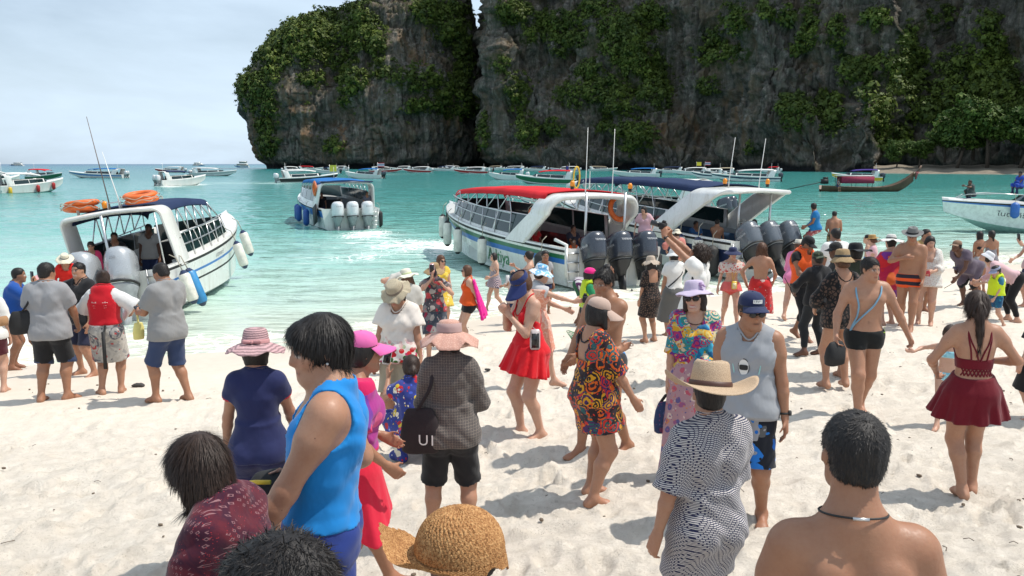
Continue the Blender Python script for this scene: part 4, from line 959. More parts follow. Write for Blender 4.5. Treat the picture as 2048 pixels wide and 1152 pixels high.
FARB = [(62, 385, 95, 62, 'white speedboat with two pale motors and yellow and red fenders at far left', 'white', 'w', 'white', 8.5), (-6, 372, 60, 75, 'white speedboat cut off by the left edge', 'white', 'w', 'white', 9),
    (92, 361, 60, -25, 'red roofed speedboat with green hull behind the one with coloured fenders', 'red', 'g', 'white', 10), (195, 356, 140, 172, 'long white and blue speedboat lying broadside at the left', 'blue', 'b', 'white', 15),
    (366, 371, 75, 55, 'white speedboat throwing a small wake with two pale motors', 'navy', 'w', 'white', 8.5), (340, 345, 60, 178, 'white boat with dark roof left of the long open-roofed one', 'white', 'r', 'white', None),
    (428, 352, 94, -8, 'white boat with bare roof frame moored broadside', 'white', 'gr', 'white', None), (617, 365, 98, 25, 'dark hulled speedboat with white arch left of the blue roofed boat', 'white', 'k', 'white', 11),
    (621, 341, 50, 5, 'small boat with orange red roof under the headland', 'red', 'w', 'white', None), (675, 341, 42, 170, 'white boat with low cabin right of the orange red roofed one', 'white', 'w', 'white', None),
    (728, 357, 75, 165, 'crowded speedboat with blue roof and flags beyond the pale motors', 'blue', 'w', 'dark', 9.5), (772, 345, 62, 3, 'red hulled boat with bow to the right, nearest the crowded one', 'white', 'r', 'white', None),
    (835, 345, 56, 178, 'middle one of the red hulled boats below the headland', 'white', 'r', 'white', None), (885, 342, 56, 177, 'white boat with navy roof between two red hulled boats', 'navy', 'w', 'white', None),
    (942, 347, 68, 176, 'longest red hulled boat beside the cleft in the cliffs', 'white', 'r', 'white', None), (1022, 341, 60, 178, 'left of the two plain white boats under the dark cliff', 'white', 'w', 'white', None),
    (1068, 342, 54, 176, 'right of the two plain white boats under the dark cliff', 'navy', 'w', 'white', None), (1092, 368, 110, 172, 'white and green speedboat with red roof beyond the beached red one', 'red', 'g', 'dark', 10.5),
    (1015, 360, 62, 175, 'small white boat with blue awning beside the green hulled one', 'blue', 'w', 'white', 8), (1272, 354, 92, 178, 'white speedboat with blue roof and flags beyond the white roof', 'blue', 'w', 'dark', None),
    (1380, 350, 70, 176, 'white roofed boat with small red white blue flag', 'white', 'w', 'white', None), (1440, 352, 60, 175, 'boat with tan awning between two white ones', 'tan', 'k', 'dark', None),
    (1490, 363, 130, 175, 'large white boat with navy stern lettering between the twin antennas', 'white', 'n', 'dark', 13), (1540, 346, 36, 180, 'boat with red and white roof behind the lettered one', 'red', 'w', 'white', None),
    (590, 344, 46, 8, 'low white boat nearest the foot of the headland', 'white', 'w', 'white', None), (655, 347, 50, 176, 'white boat with grey band between the orange red roof and the crowded boat', 'navy', 'gr', 'dark', None),
        (802, 341, 44, 174, 'white boat half hidden between two red hulls below the headland', 'white', 'w', 'white', None), (912, 339, 50, 4, 'white boat moored behind the longest red hulled one', 'white', 'gr', 'white', None), (985, 340, 44, 178, 'small pale boat right at the mouth of the cleft', 'tan', 'w', 'white', None),
        (1130, 343, 58, 177, 'white boat with blue stripe under the dark cliff right of the plain pair', 'white', 'b', 'white', None), (1205, 342, 60, 5, 'white boat with tan roof between the tall antennas', 'tan', 'w', 'dark', None), (1335, 346, 64, 174, 'white boat with navy roof left of the flagged one', 'navy', 'w', 'white', None), (1415, 357, 60, 178, 'low white boat in front of the tan awning', 'white', 'n', 'white', None),
        (1712, 363, 95, 176, 'yellow and purple speedboat behind the wooden longtail boat', 'purple', 'y', 'dark', None)]
FB = {}
for i, f in enumerate(FARB):
    px, py, Lpx, ang, label, cv, st, mo, L = f
    FB[i] = far_boat(px, py, Lpx, ang, label, cv, st, mo, L, st=(.12, .88) if st in 'rky' or st == 'g' else (.5, .8))
FB[22].lettering('SEA EAGLE TOUR', .45, .55, .55, KTXT, 1)
for x, m_ in ((1.2, YELL), (3.6, YELL), (5.6, REDP), (7.0, REDP)): pass
fender(FB[0], 1.0, -1, 'yellow fender nearest the motors of the far left boat', None, YELL, YELL, length=1.0, r=.2); fender(FB[0], 4.4, -1, 'red fender amidships on the far left boat', None, REDP, REDP, length=.9, r=.2); fender(FB[0], .5, 1, 'yellow fender on the left quarter of the far left boat', None, YELL, YELL, length=.9, r=.2)
fender(FB[0], 6.6, -1, 'red fender at the bow of the far left boat', None, REDP, REDP, length=.9, r=.2)
def ferry(px, py, L, ang, label):
    p = hit(px, py, 0.0) if py > 330.5 else at(px, 330, 1500); b = Boat('ferry', label, None, R_(ang), L, L * .25, 1.6, .8, lod=1, loc=(p[0], p[1], 0), group='ferries on the horizon', cat='ferry')
    b.hull(stripes=((.05, .5, 'b'),))
    for z, x0, x1 in ((1.7, .08, .8), (3.9, .15, .62)):
        MB().box(((x0 + x1) / 2 * L, 0, z + 1.0), ((x1 - x0) * L, L * .2, 2.0)).build('deckhouse', WHITE, b.root)
        for sg in (1, -1): MB().box(((x0 + x1) / 2 * L, sg * L * .1012, z + 1.2), ((x1 - x0) * L * .9, .05, .7)).build('window', GLASS, b.root)
    MB().box((.38 * L, 0, 6.05), (.55 * L, L * .2, .15)).build('roof', WHITE, b.root)
ferry(565, 336, 17, 150, 'white two deck ferry with blue hull close under the headland'); ferry(498, 335, 15, 175, 'small dark blue ferry at the left foot of the headland')
ferry(47, 329, 26, 178, 'distant white ferry on the horizon at the left'); ferry(385, 329, 22, 5, 'distant white ferry on the horizon left of the headland')
# ---- wooden longtail boat
def longtail():
    p = hit(1640, 383, 0.0); L = 11.4; root = empty('longtail_boat', (p[0], p[1], 0)); root.rotation_euler = (0, 0, R_(-2)); tag(root, 'brown wooden longtail boat with upswept bow and red canopy', 'longtail boat')
    n = 26; t = np.linspace(0, 1, n); V = []
    b = .95 * np.sin(math.pi * np.clip(t * .82 + .16, 0, 1)) ** .8 * (t < .999) + .02; top = .55 + .22 * (1 - t) ** 3 + 1.9 * np.clip((t - .55) / .45, 0, 1) ** 2.6; bot = -.25 + 1.55 * np.clip((t - .72) / .28, 0, 1) ** 2.2
    x = t * L
    rows = [(0 * t, bot), (b * .75, bot + (top - bot) * .35), (b, top - .1), (b * 1.03, top), (b * .93, top + .01), (b * .8, np.maximum(top - .45, bot + .08)), (0 * t, np.maximum(top - .5, bot + .08))]
    for sg in (1, -1): V += [np.stack([x, sg * y, z], -1) for y, z in rows]
    F = np.concatenate([gridfaces(7, n)[:, ::-1], gridfaces(7, n) + 7 * n])
    wood = plain('hull_wood', (.13, .065, .035), .5, scale=2, dirt=.25); mk('hull', np.concatenate(V), F, wood, root)
    MB().tube([(L, 0, 1.9), (L + .6, 0, 2.7), (L + .85, 0, 3.2)], [.16, .13, .12], 8).build('prow', wood, root, True)
    MB().geo(superloft([(1.5, L + .25, .1, .1), (2.2, L + .33, .2, .2), (2.45, L + .42, .22, .2)], 10, 2)).build('prow_ribbon', plain('ribbon', (.34, .10, .10), .8), root, True)
    mb = MB(); mb.box((4.1, 0, 1.95), (4.4, 1.7, .07)); mb.box((4.1, 0, 1.99), (4.2, 1.2, .07)); mb.build('canopy', CV['white'], root)
    for sg in (1, -1): MB().box((4.3, sg * .86, 1.45), (4.0, .03, .85)).build('side_curtain', plain('maroon_cloth', (.30, .03, .07), .8), root)
    for x_ in (2.1, 4.1, 6.1):
        for sg in (1, -1): MB().tube([(x_, sg * .78, .5), (x_, sg * .78, 1.95)], .03, 6).build('post', wood, root, True)
    MB().box((.5, 0, 1.25), (.8, .55, .6)).box((.6, 0, 1.65), (.5, .4, .3)).build('engine', RUBBER, root)
    MB().tube([(.3, 0, 1.2), (-4.0, .3, .25)], .05, 8).build('propeller_shaft', RUBBER, root, True)
    MB().box((6.7, 0, .55), (.25, 1.6, .05)).box((8.0, 0, .62), (.25, 1.5, .05)).build('thwart', wood, root)
    return root
longtail()
# flags
def flag(b, x, y, z, cols, label, h=.5, w=.8):
    p = b.w((x, y, z)); e = empty('flag', p); tag(e, label, 'flag')
    MB().tube([(0, 0, -.6), (0, 0, h + .1)], .03, 6).build('pole', STEEL, e, True)
    u = np.linspace(0, 1, 8); k = len(cols)
    for i, c in enumerate(cols):
        z0, z1 = h * (1 - i / k), h * (1 - (i + 1) / k); V = np.concatenate([np.stack([u * w, .06 * np.sin(u * 7), np.full(8, q)], -1) for q in (z0, z1)])
        mk('stripe', V, gridfaces(2, 8), plain('flag_cloth', c, .8, dirt=.05), e)
TH = [(.5, .03, .05), (.7, .7, .7), (.03, .04, .25), (.7, .7, .7), (.5, .03, .05)]
flag(FB[20], 1.0, 0, 3.0, TH, 'red white and blue striped flag above the white roofed far boat', 1.1, 1.7); flag(FB[20], 3.6, 0, 2.9, [(.75, .6, .05)], 'plain yellow flag beside the striped one', 1.1, 1.5)
flag(FB[10], 1.2, 0, 2.7, TH, 'striped flag on the crowded blue roofed boat', 1.0, 1.6); flag(FB[7], 9.5, 0, 2.0, [(.62, .58, .08)], 'yellow green pennant at the bow of the dark hulled boat', 1.2, 1.3)
# ------------------------------------------------------------------ people: one distance field per body, meshed once; clothes are offsets of the same field
f32 = np.float32
class Fld:
    def __init__(s, lo, hi, h):
        s.h = h; s.lo = np.asarray(lo, float); s.n = np.maximum(4, np.ceil((np.asarray(hi) - s.lo) / h).astype(int) + 1)
        s.ax = [(s.lo[i] + h * np.arange(s.n[i])).astype(f32) for i in range(3)]
    def new(s, v=.25): return np.full(s.n, v, f32)
    def box(s, lo, hi):
        a = np.clip(np.floor((np.asarray(lo) - s.lo) / s.h).astype(int), 0, s.n); b = np.clip(np.ceil((np.asarray(hi) - s.lo) / s.h).astype(int) + 1, 0, s.n)
        sl = tuple(slice(int(i), int(max(j, i))) for i, j in zip(a, b))
        return sl, (s.ax[0][sl[0]][:, None, None], s.ax[1][sl[1]][None, :, None], s.ax[2][sl[2]][None, None, :])
    def lin(s, v, c=0.0):             # v . p + c over the whole grid
        return (s.ax[0] * f32(v[0]))[:, None, None] + (s.ax[1] * f32(v[1]))[None, :, None] + (s.ax[2] * f32(v[2]) + f32(c))[None, None, :]
def smin(a, b, k):
    if k <= 0: return np.minimum(a, b)
    h = np.maximum(k - np.abs(a - b), 0) / k
    return np.minimum(a, b) - h * h * (k * .25)
def put(g, A, fn, lo, hi, k=.0, op='u', m=.1):
    sl, P = g.box(np.asarray(lo) - m, np.asarray(hi) + m)
    if 0 in A[sl].shape: return
    d = fn(*P)
    if op == 'u': A[sl] = smin(A[sl], d, k)
    elif op == 's': A[sl] = -smin(-A[sl], d, k)
def cap_d(a, b, ra, rb):
    a = np.asarray(a, float); ab = np.asarray(b, float) - a; L2 = float(ab @ ab) + 1e-12
    def fn(X, Y, Z):
        x, y, z = X - f32(a[0]), Y - f32(a[1]), Z - f32(a[2])
        t = np.clip((x * f32(ab[0]) + y * f32(ab[1]) + z * f32(ab[2])) / f32(L2), 0, 1)
        return np.sqrt((x - t * f32(ab[0])) ** 2 + (y - t * f32(ab[1])) ** 2 + (z - t * f32(ab[2])) ** 2) - (f32(ra) + f32(rb - ra) * t)
    return fn
def cap(g, A, a, b, ra, rb, k=.02, op='u', m=.1):
    a, b = np.asarray(a, float), np.asarray(b, float); r = max(ra, rb)
    put(g, A, cap_d(a, b, ra, rb), np.minimum(a, b) - r, np.maximum(a, b) + r, k, op, m)
def ell(g, A, c, R, rad, k=.02, op='u', m=.08):
    """ellipsoid, R rows = local axes"""
    c = np.asarray(c, float); R = np.asarray(R, float); rad = np.asarray(rad, float); e = np.sqrt(((R * rad[:, None]) ** 2).sum(0))
    def fn(X, Y, Z):
        x, y, z = X - f32(c[0]), Y - f32(c[1]), Z - f32(c[2]); q0 = 0; q1 = 0
        for i in range(3):
            u = (x * f32(R[i, 0]) + y * f32(R[i, 1]) + z * f32(R[i, 2])) / f32(rad[i]); u = u * u; q0 = q0 + u; q1 = q1 + u / f32(rad[i] ** 2)
        q0 = np.sqrt(q0); q1 = np.sqrt(q1) + f32(1e-6)
        return q0 * (q0 - 1) / q1
    put(g, A, fn, c - e, c + e, k, op, m)
EDG = [((0, 0, 0), (1, 0, 0)), ((0, 1, 0), (1, 1, 0)), ((0, 0, 1), (1, 0, 1)), ((0, 1, 1), (1, 1, 1)), ((0, 0, 0), (0, 1, 0)), ((1, 0, 0), (1, 1, 0)), ((0, 0, 1), (0, 1, 1)), ((1, 0, 1), (1, 1, 1)),
       ((0, 0, 0), (0, 0, 1)), ((1, 0, 0), (1, 0, 1)), ((0, 1, 0), (0, 1, 1)), ((1, 1, 0), (1, 1, 1))]
def surfnet(g, A):
    A = A.copy()
    for i in range(3):
        for e in (0, -1):
            sl = [slice(None)] * 3; sl[i] = e; A[tuple(sl)] = np.maximum(A[tuple(sl)], 1e-3)
    ins = A < 0; nx, ny, nz = A.shape
    c = ins[:-1, :-1, :-1].astype(np.int8)
    for o in [(1, 0, 0), (0, 1, 0), (1, 1, 0), (0, 0, 1), (1, 0, 1), (0, 1, 1), (1, 1, 1)]:
        c = c + ins[o[0]:nx - 1 + o[0], o[1]:ny - 1 + o[1], o[2]:nz - 1 + o[2]]
    I, J, K = np.nonzero((c > 0) & (c < 8))
    if not len(I): return np.zeros((0, 3)), np.zeros((0, 4), int)
    P = np.zeros((len(I), 3)); W = np.zeros(len(I))
    for a, b in EDG:
        va = A[I + a[0], J + a[1], K + a[2]]; vb = A[I + b[0], J + b[1], K + b[2]]; m = (va < 0) != (vb < 0)
        t = np.where(m, va / np.where(m, va - vb, 1), 0)
        for q in range(3): P[:, q] += m * (a[q] + t * (b[q] - a[q]))
        W += m
    P = P / W[:, None]; V = g.lo + (np.stack([I, J, K], -1) + P) * g.h
    idx = np.full((nx - 1, ny - 1, nz - 1), -1, np.int32); idx[I, J, K] = np.arange(len(I)); Q = []
    for ax in range(3):
        o = [0, 0, 0]; o[ax] = 1
        a = ins[:nx - o[0], :ny - o[1], :nz - o[2]]; b = ins[o[0]:, o[1]:, o[2]:]
        i, j, k = np.nonzero(a != b); u, v = (ax + 1) % 3, (ax + 2) % 3; q = [i, j, k]
        ok = (q[u] > 0) & (q[v] > 0) & (q[u] < A.shape[u] - 1) & (q[v] < A.shape[v] - 1)
        i, j, k = i[ok], j[ok], k[ok]; du = [0, 0, 0]; dv = [0, 0, 0]; du[u] = 1; dv[v] = 1
        f = np.stack([idx[i - du[0] - dv[0], j - du[1] - dv[1], k - du[2] - dv[2]], idx[i - dv[0], j - dv[1], k - dv[2]], idx[i, j, k], idx[i - du[0], j - du[1], k - du[2]]], -1)
        fl = ~a[i, j, k]; f[fl] = f[fl][:, ::-1]; Q.append(f)
    Q = np.concatenate(Q); Q = Q[(Q >= 0).all(1)]
    # one light smoothing pass
    S_ = np.zeros_like(V); Cn = np.zeros(len(V))
    for a, b in ((0, 1), (1, 2), (2, 3), (3, 0)):
        np.add.at(S_, Q[:, a], V[Q[:, b]]); np.add.at(Cn, Q[:, a], 1)
    V = V * .55 + .45 * S_ / np.maximum(Cn, 1)[:, None]
    return V, Q
def samp(g, A, V):
    i = np.clip(np.round((V - g.lo) / g.h).astype(int), 0, np.array(A.shape) - 1); return A[i[:, 0], i[:, 1], i[:, 2]]
def cull(V, Q, keep):
    kf = keep[Q].any(1); Q = Q[kf]; u = np.unique(Q); m = np.full(len(V), -1); m[u] = np.arange(len(u)); return V[u], m[Q], u

TORSO = {   # height above the crotch, half width, half depth (per unit stature)
    'm': ([0, .035, .09, .135, .20, .255, .295, .325, .345, .362], [.076, .094, .087, .083, .090, .100, .098, .080, .050, .036], [.055, .068, .060, .056, .063, .068, .060, .048, .040, .036]),
    'f': ([0, .035, .09, .135, .20, .255, .295, .325, .345, .362], [.079, .099, .083, .069, .076, .085, .085, .066, .042, .031], [.058, .070, .058, .050, .057, .062, .054, .042, .034, .031]),
    'c': ([0, .035, .09, .135, .20, .255, .295, .325, .345, .362], [.080, .090, .082, .078, .080, .086, .086, .066, .042, .034], [.060, .066, .062, .060, .060, .060, .052, .042, .036, .034])}
def ik(a, t, l1, l2, pole):
    a, t, pole = np.asarray(a, float), np.asarray(t, float), np.asarray(pole, float)
    d = t - a; L = np.linalg.norm(d); mx = (l1 + l2) * .999
    if L > mx: d = d * mx / L; t = a + d; L = mx
    L = max(L, abs(l1 - l2) * 1.02 + 1e-4); d = d / (np.linalg.norm(d) + 1e-9); x = (l1 * l1 - l2 * l2 + L * L) / (2 * L); y = math.sqrt(max(l1 * l1 - x * x, 0))
    p = pole - d * (pole @ d); p = p / (np.linalg.norm(p) + 1e-9)
    return a + d * x + p * y, t
SKINS = {'a': (.40, .215, .135), 'b': (.335, .168, .098), 'c': (.25, .12, .07), 'd': (.125, .058, .034), 'e': (.52, .315, .225)}

class Body:
    """pose in stature units, local axes: x right, y forward, z up"""
    def __init__(s, H=1.6, sex='f', fat=1.0, h=.009, pose=None, skin='a', smile=0, brow=1, lod=2):
        s.H, s.sex, s.fat, s.h, s.lod = H, sex, fat, h, lod; p = dict(pose or {}); s.p = p; s.skin = skin; s.smile = smile
        child = sex == 'c'; s.hs = (.172 if child else .134) * H
        hz = p.get('hz', .515); s.parts = []
        lean = p.get('lean', 0.0); roll = p.get('roll', 0.0); tw = p.get('twist', 0.0)
        A = rotm('y', roll) @ rotm('x', -lean) @ np.array([0, 0, 1.0]); s.A = A
        px, py = p.get('px', 0.0), p.get('py', 0.0)
        C0 = np.array([px, py, hz - .028]); s.C0 = C0 * H; s.Ls = .345 if not child else .33
        s.P = (C0 + A * .03) * H
        Nk = C0 + A * s.Ls; s.Nk = Nk * H
        R0 = np.array([1.0, 0, 0]); R0 = nrm(R0 - A * (R0 @ A)); R1 = rotm('z', tw) @ np.array([1.0, 0, 0]); R1 = nrm(R1 - A * (R1 @ A)); s.R0, s.R1 = R0, R1
        F1 = np.cross(A, R1); s.F1 = F1; s.F0 = np.cross(A, R0)
        sw = {'m': .101, 'f': .085, 'c': .088}[sex] * (1 + .3 * (fat - 1)); SC = C0 + A * (s.Ls - .030)
        s.shr = p.get('shrug', 0)
        s.sh = [(SC + R1 * sw * q + A * s.shr) * H for q in (-1, 1)]
        ua, fa = (.172, .142); s.el, s.wr, s.hd = [], [], []
        dflt = (.135, .03, hz - .035)
        for i, q in enumerate((-1, 1)):
            t = p.get('lh' if q < 0 else 'rh'); t = np.array(t if t is not None else (dflt[0] * q + px, dflt[1] + py, dflt[2])) * H
            pole = p.get('lp' if q < 0 else 'rp', (q * .6, -1, -.15))
            e, w = ik(s.sh[i], t, ua * H, fa * H, pole); s.el.append(e); s.wr.append(w)
            hd = p.get('ld' if q < 0 else 'rd'); d = nrm(w - e); s.hd.append(nrm(hd) if hd is not None else nrm(d + np.array([0, .15, -.1])))
        s.hip = [(C0 + A * .022 + R0 * .050 * q) * H for q in (-1, 1)]; s.kn, s.an, s.ftd = [], [], []
        for i, q in enumerate((-1, 1)):
            f = p.get('lf' if q < 0 else 'rf', (.062 * q, 0, 0, 8 * q)); f = list(f) + [0] * (4 - len(f))
            yaw = R_(-f[3]); pitch = R_(f[4]) if len(f) > 4 else 0
            t = np.array([f[0], f[1], f[2] + .043]) * H
            k, a = ik(s.hip[i], t, .246 * H, .242 * H, p.get('lk' if q < 0 else 'rk', (q * .12, 1, 0))); s.kn.append(k); s.an.append(a)
            d = np.array([math.sin(-yaw) * math.cos(pitch), math.cos(yaw) * math.cos(pitch), -math.sin(pitch)]); s.ftd.append(d)
        hy, hp, hr = [R_(v) for v in p.get('head', (0, 0, 0))]
        nd = nrm(A + np.array([0, .25, .25])); s.nd = nd
        s.Hd = s.Nk + nd * p.get('neck', .060) * H + np.array([0, .006, 0]) * H
        s.HR = rotm('z', hy) @ rotm('x', -hp) @ rotm('y', hr)                # columns = right, forward, up
        s.HRt = s.HR.T
    def hp_(s, x, y, z):              # head-local (units of head height, chin 0 .. crown 1) -> world
        return s.Hd + s.HR @ (np.array([x, y + .08, z - .28]) * s.hs)
    def torso(s, A, grow=0.0, flare=0.0, t0=-.01, t1=.5, off=None):
        """distance to the trunk"""
        g, H = s.g, s.H; hh, aa, bb = TORSO[s.sex]; fat = s.fat
        hh = np.array(hh) * s.Ls / .345; fm = 1 + (fat - 1) * np.array([.6, .8, 1.15, 1.3, 1, .7, .5, .3, .2, .1])
        aa, bb = np.array(aa) * fm, np.array(bb) * (1 + (fm - 1) * 1.4)
        tip = s.C0 + s.A * s.Ls * H * 1.05; r = .14 * H * max(fat, 1) + grow
        bend = s.p.get('bend', .004) * H
        def fn(X, Y, Z):
            x, y, z = X - f32(s.C0[0]), Y - f32(s.C0[1]), Z - f32(s.C0[2])
            t = (x * f32(s.A[0]) + y * f32(s.A[1]) + z * f32(s.A[2])) / f32(H)
            u = np.clip(t / s.Ls, 0, 1); Rx = [s.R0[i] + (s.R1[i] - s.R0[i]) * u for i in range(3)]
            Fx = [s.F0[i] + (s.F1[i] - s.F0[i]) * u for i in range(3)]
            ex = (x * Rx[0] + y * Rx[1] + z * Rx[2]) / f32(H); ey = (x * Fx[0] + y * Fx[1] + z * Fx[2]) / f32(H) - f32(bend / H) * 4 * u * (1 - u)
            a = np.interp(t, hh, aa).astype(f32); b = np.interp(t, hh, bb).astype(f32)
            q = (np.abs(ex / a) ** 2.3 + np.abs(ey / b) ** 2.3) ** (1 / 2.3) + 1e-6; k1 = np.sqrt((ex / a ** 2) ** 2 + (ey / b ** 2) ** 2) + 1e-5
            d = (q - 1) * q / k1; d = np.where(q < .3, -np.minimum(a, b) * .7, d)
            e = np.maximum(np.maximum(-t, t - .362), 0)
            return ((np.sqrt(np.maximum(d, 0) ** 2 + e * e) + np.minimum(d, 0)) * f32(H)).astype(f32)
        put(g, A, fn, np.minimum(s.C0, tip) - r, np.maximum(s.C0, tip) + r, 0.0, 'u', .04)
    def build(s):
        H, h = s.H, s.h; J = np.array(s.sh + s.el + s.wr + s.hip + s.kn + s.an + [s.Nk, s.C0, s.Hd])
        ext = s.p.get('ext', .0)
        lo = J.min(0) - .17 * H - ext; hi = J.max(0) + .17 * H + ext; hi[2] = max(hi[2], s.Hd[2] + .16 * H); lo[2] = min(J[:, 2].min() - .06 * H, lo[2] + .12 * H)
        for i in (0, 1):
            w = s.wr[i] + s.hd[i] * .13 * H; lo = np.minimum(lo, w - .03); hi = np.maximum(hi, w + .03)
        s.g = g = Fld(lo, hi, h); q_ = 1 if s.sex == 'm' else .86
        if s.sex == 'c': q_ = .82
        q_ *= (1 + .6 * (s.fat - 1)); mus = 1.0
        # trunk
        s.T = g.new(); s.torso(s.T)
        if s.sex == 'm':
            for q in (-1, 1): ell(g, s.T, s.C0 + (s.A * .252 + s.R1 * .046 * q + s.F1 * .040) * H, np.array([s.R1, s.F1, s.A]), np.array([.050, .028, .036]) * H, .03 * H)
        if s.sex == 'm':
            cap(g, s.T, s.C0 + (s.A * .08 - s.F0 * .071 * s.fat) * H, s.C0 + (s.A * .31 - s.F1 * .070 * s.fat) * H, .009 * H, .011 * H, .03 * H, 's')
            for q in (-1, 1): ell(g, s.T, s.C0 + (s.A * .262 + s.R1 * .052 * q - s.F1 * .048 * s.fat) * H, np.array([s.R1, s.F1, s.A]), np.array([.030, .019, .050]) * H, .022 * H)
        if s.sex == 'f':
            for q in (-1, 1): ell(g, s.T, s.C0 + (s.A * .243 + s.R1 * .040 * q + s.F1 * .052) * H, np.array([s.R1, s.F1, s.A]), np.array([.037, .033, .038]) * H * s.p.get('bust', 1), .02 * H)
        for q in (-1, 1): ell(g, s.T, s.C0 + (s.A * .018 + s.R0 * .043 * q - s.F0 * .034) * H, np.array([s.R0, s.F0, s.A]), np.array([.047, .045, .052]) * H * (1 + .5 * (s.fat - 1)), .02 * H)
        for i, q in enumerate((-1, 1)): cap(g, s.T, s.Nk + (s.A * .012) * H, s.sh[i] + (s.A * .008 - s.R1 * q * .02) * H, .026 * H * q_, .030 * H * q_, .035 * H)
        s.AR = []
        for i, q in enumerate((-1, 1)):
            a = g.new(); d = nrm(s.el[i] - s.sh[i])
            cap(g, a, s.sh[i] - s.R1 * q * .012 * H, s.sh[i] + d * .055 * H, .034 * H * q_, .033 * H * q_, 0)
            cap(g, a, s.sh[i], s.el[i], .033 * H * q_, .0235 * H * q_, .02 * H)
            m = s.el[i] + (s.wr[i] - s.el[i]) * .28; cap(g, a, s.el[i], m, .0235 * H * q_, .0245 * H * q_, .015 * H); cap(g, a, m, s.wr[i], .0245 * H * q_, .0155 * H * q_, .01 * H)
            s.hand(a, i, q); s.AR.append(a)
        s.LG = []
        lq = (1 if s.sex == 'm' else .97) * (1 + .7 * (s.fat - 1))
        for i, q in enumerate((-1, 1)):
            a = g.new(); d = nrm(s.an[i] - s.kn[i]); f = s.ftd[i]; bk = -nrm(np.cross(np.cross(d, np.array([0, 1.0, 0]) if abs(d[1]) < .9 else np.array([0, 0, 1.0])), d))
            bk = -nrm(f - d * (f @ d))
            cap(g, a, s.hip[i], s.kn[i], .060 * H * lq, .036 * H * lq, 0)
            cap(g, a, s.kn[i] - bk * .004 * H, s.kn[i] + d * .03 * H, .0355 * H * lq, .031 * H * lq, .02 * H)
            c1 = s.kn[i] + d * .075 * H + bk * .010 * H; cap(g, a, s.kn[i], c1, .031 * H * lq, .0345 * H * lq, .02 * H); cap(g, a, c1, s.an[i], .0335 * H * lq, .0205 * H, .02 * H)
            an = s.an[i]; dn = np.array([0, 0, -1.0]); f2 = nrm(f); side = np.cross(f2, dn); up = np.cross(side, f2)
            heel = an - up * .022 * H - f2 * .022 * H; ball = an - up * .030 * H + f2 * .070 * H; toe = an - up * .033 * H + f2 * .104 * H
            if up[2] < 0: heel, ball, toe = an + up * .022 * H - f2 * .022 * H, an + up * .030 * H + f2 * .070 * H, an + up * .033 * H + f2 * .104 * H
            cap(g, a, an, heel, .022 * H, .021 * H, .02 * H); cap(g, a, an + f2 * .01 * H, ball, .022 * H, .014 * H, .02 * H)
            for w in (-.016, -.004, .010): cap(g, a, ball + side * w * H, toe + side * w * 1.25 * H - f2 * abs(w + .006) * .9 * H, .014 * H, .0085 * H, .01 * H)
            cap(g, a, heel, ball, .019 * H, .016 * H, .02 * H)
            s.LG.append(a)
        s.head()
        B = smin(s.T, smin(s.LG[0], s.LG[1], .008 * H), .035 * H)
        for a in s.AR: B = smin(B, a, .022 * H)
        B = smin(B, s.NK, .03 * H); B = np.minimum(B, s.HDF) if s.HDF is not None else B
        s.B = B
    def hand(s, a, i, q):
        g, H = s.g, s.H; w = s.wr[i]; d = s.hd[i]; k = (1 if s.sex == 'm' else .9) * (1.0 if s.sex != 'c' else .9)
        pn = s.p.get('lpn' if q < 0 else 'rpn'); pn = np.array(pn if pn is not None else (-q * 1.0, .1, 0.0), float)     # palm normal
        n = nrm(pn - d * (pn @ d)); sd = np.cross(d, n) * q                                   # towards the thumb
        if s.p.get('flipthumb'): sd = -sd
        curl = s.p.get('lc' if q < 0 else 'rc', .35); rm = max(.0052 * H * k, g.h * .72)
        pl = .056 * H * k
        for u in (-1, 0, 1): cap(g, a, w + sd * u * .009 * H * k, w + d * pl + sd * u * .0155 * H * k, .0125 * H * k, .0105 * H * k, .008 * H)
        fl = (.040, .047, .044, .034)
        for j in range(4):
            u = (1.5 - j) * .0112 * H * k; b0 = w + d * pl + sd * u; c0 = curl + .05 * j; sp = sd * u * .25
            d1 = nrm(d * math.cos(c0 * .8) + n * math.sin(c0 * .8) + sp); d2 = nrm(d * math.cos(c0 * 2.1) + n * math.sin(c0 * 2.1) + sp); b1 = b0 + d1 * fl[j] * .55 * H * k; b2 = b1 + d2 * fl[j] * .55 * H * k
            cap(g, a, b0 - d * .01 * H, b1, rm * 1.08, rm, .003 * H, m=.04); cap(g, a, b1, b2, rm, rm * .85, .002 * H, m=.04)
        t0 = w + d * .016 * H * k + sd * .014 * H * k; t1 = t0 + nrm(sd * .8 + d * .75 + n * .35) * .030 * H * k; t2 = t1 + nrm(sd * .2 + d + n * .5 * (1 + curl)) * .026 * H * k
        cap(g, a, t0, t1, rm * 1.5, rm * 1.1, .006 * H, m=.04); cap(g, a, t1, t2, rm * 1.1, rm * .9, .002 * H, m=.04)
    def head(s):
        g, H, hs = s.g, s.H, s.hs; R = s.HR.T; P = s.hp_
        s.NK = g.new(); nr = {'m': .036, 'f': .028, 'c': .029}[s.sex] * H * (1 + .4 * (s.fat - 1))
        cap(g, s.NK, s.Nk - s.A * .02 * H, P(0, -.12, .38), nr * 1.04, nr * .98, .0)
        D = g.new(); E = lambda c, r, k=.05, op='u': ell(g, D, P(*c), R, np.array(r) * hs, k * hs, op)
        C = lambda a, b, ra, rb, k=.04, op='u': cap(g, D, P(*a), P(*b), ra * hs, rb * hs, k * hs, op)
        jw = 1.0 if s.sex != 'f' else .93
        E((0, -.07, .64), (.335, .42, .37)); E((0, .10, .40), (.275 * jw, .29, .34), .12); E((0, .20, .16), (.16 * jw, .17, .14), .14); E((0, .29, .075), (.085, .075, .07), .1)
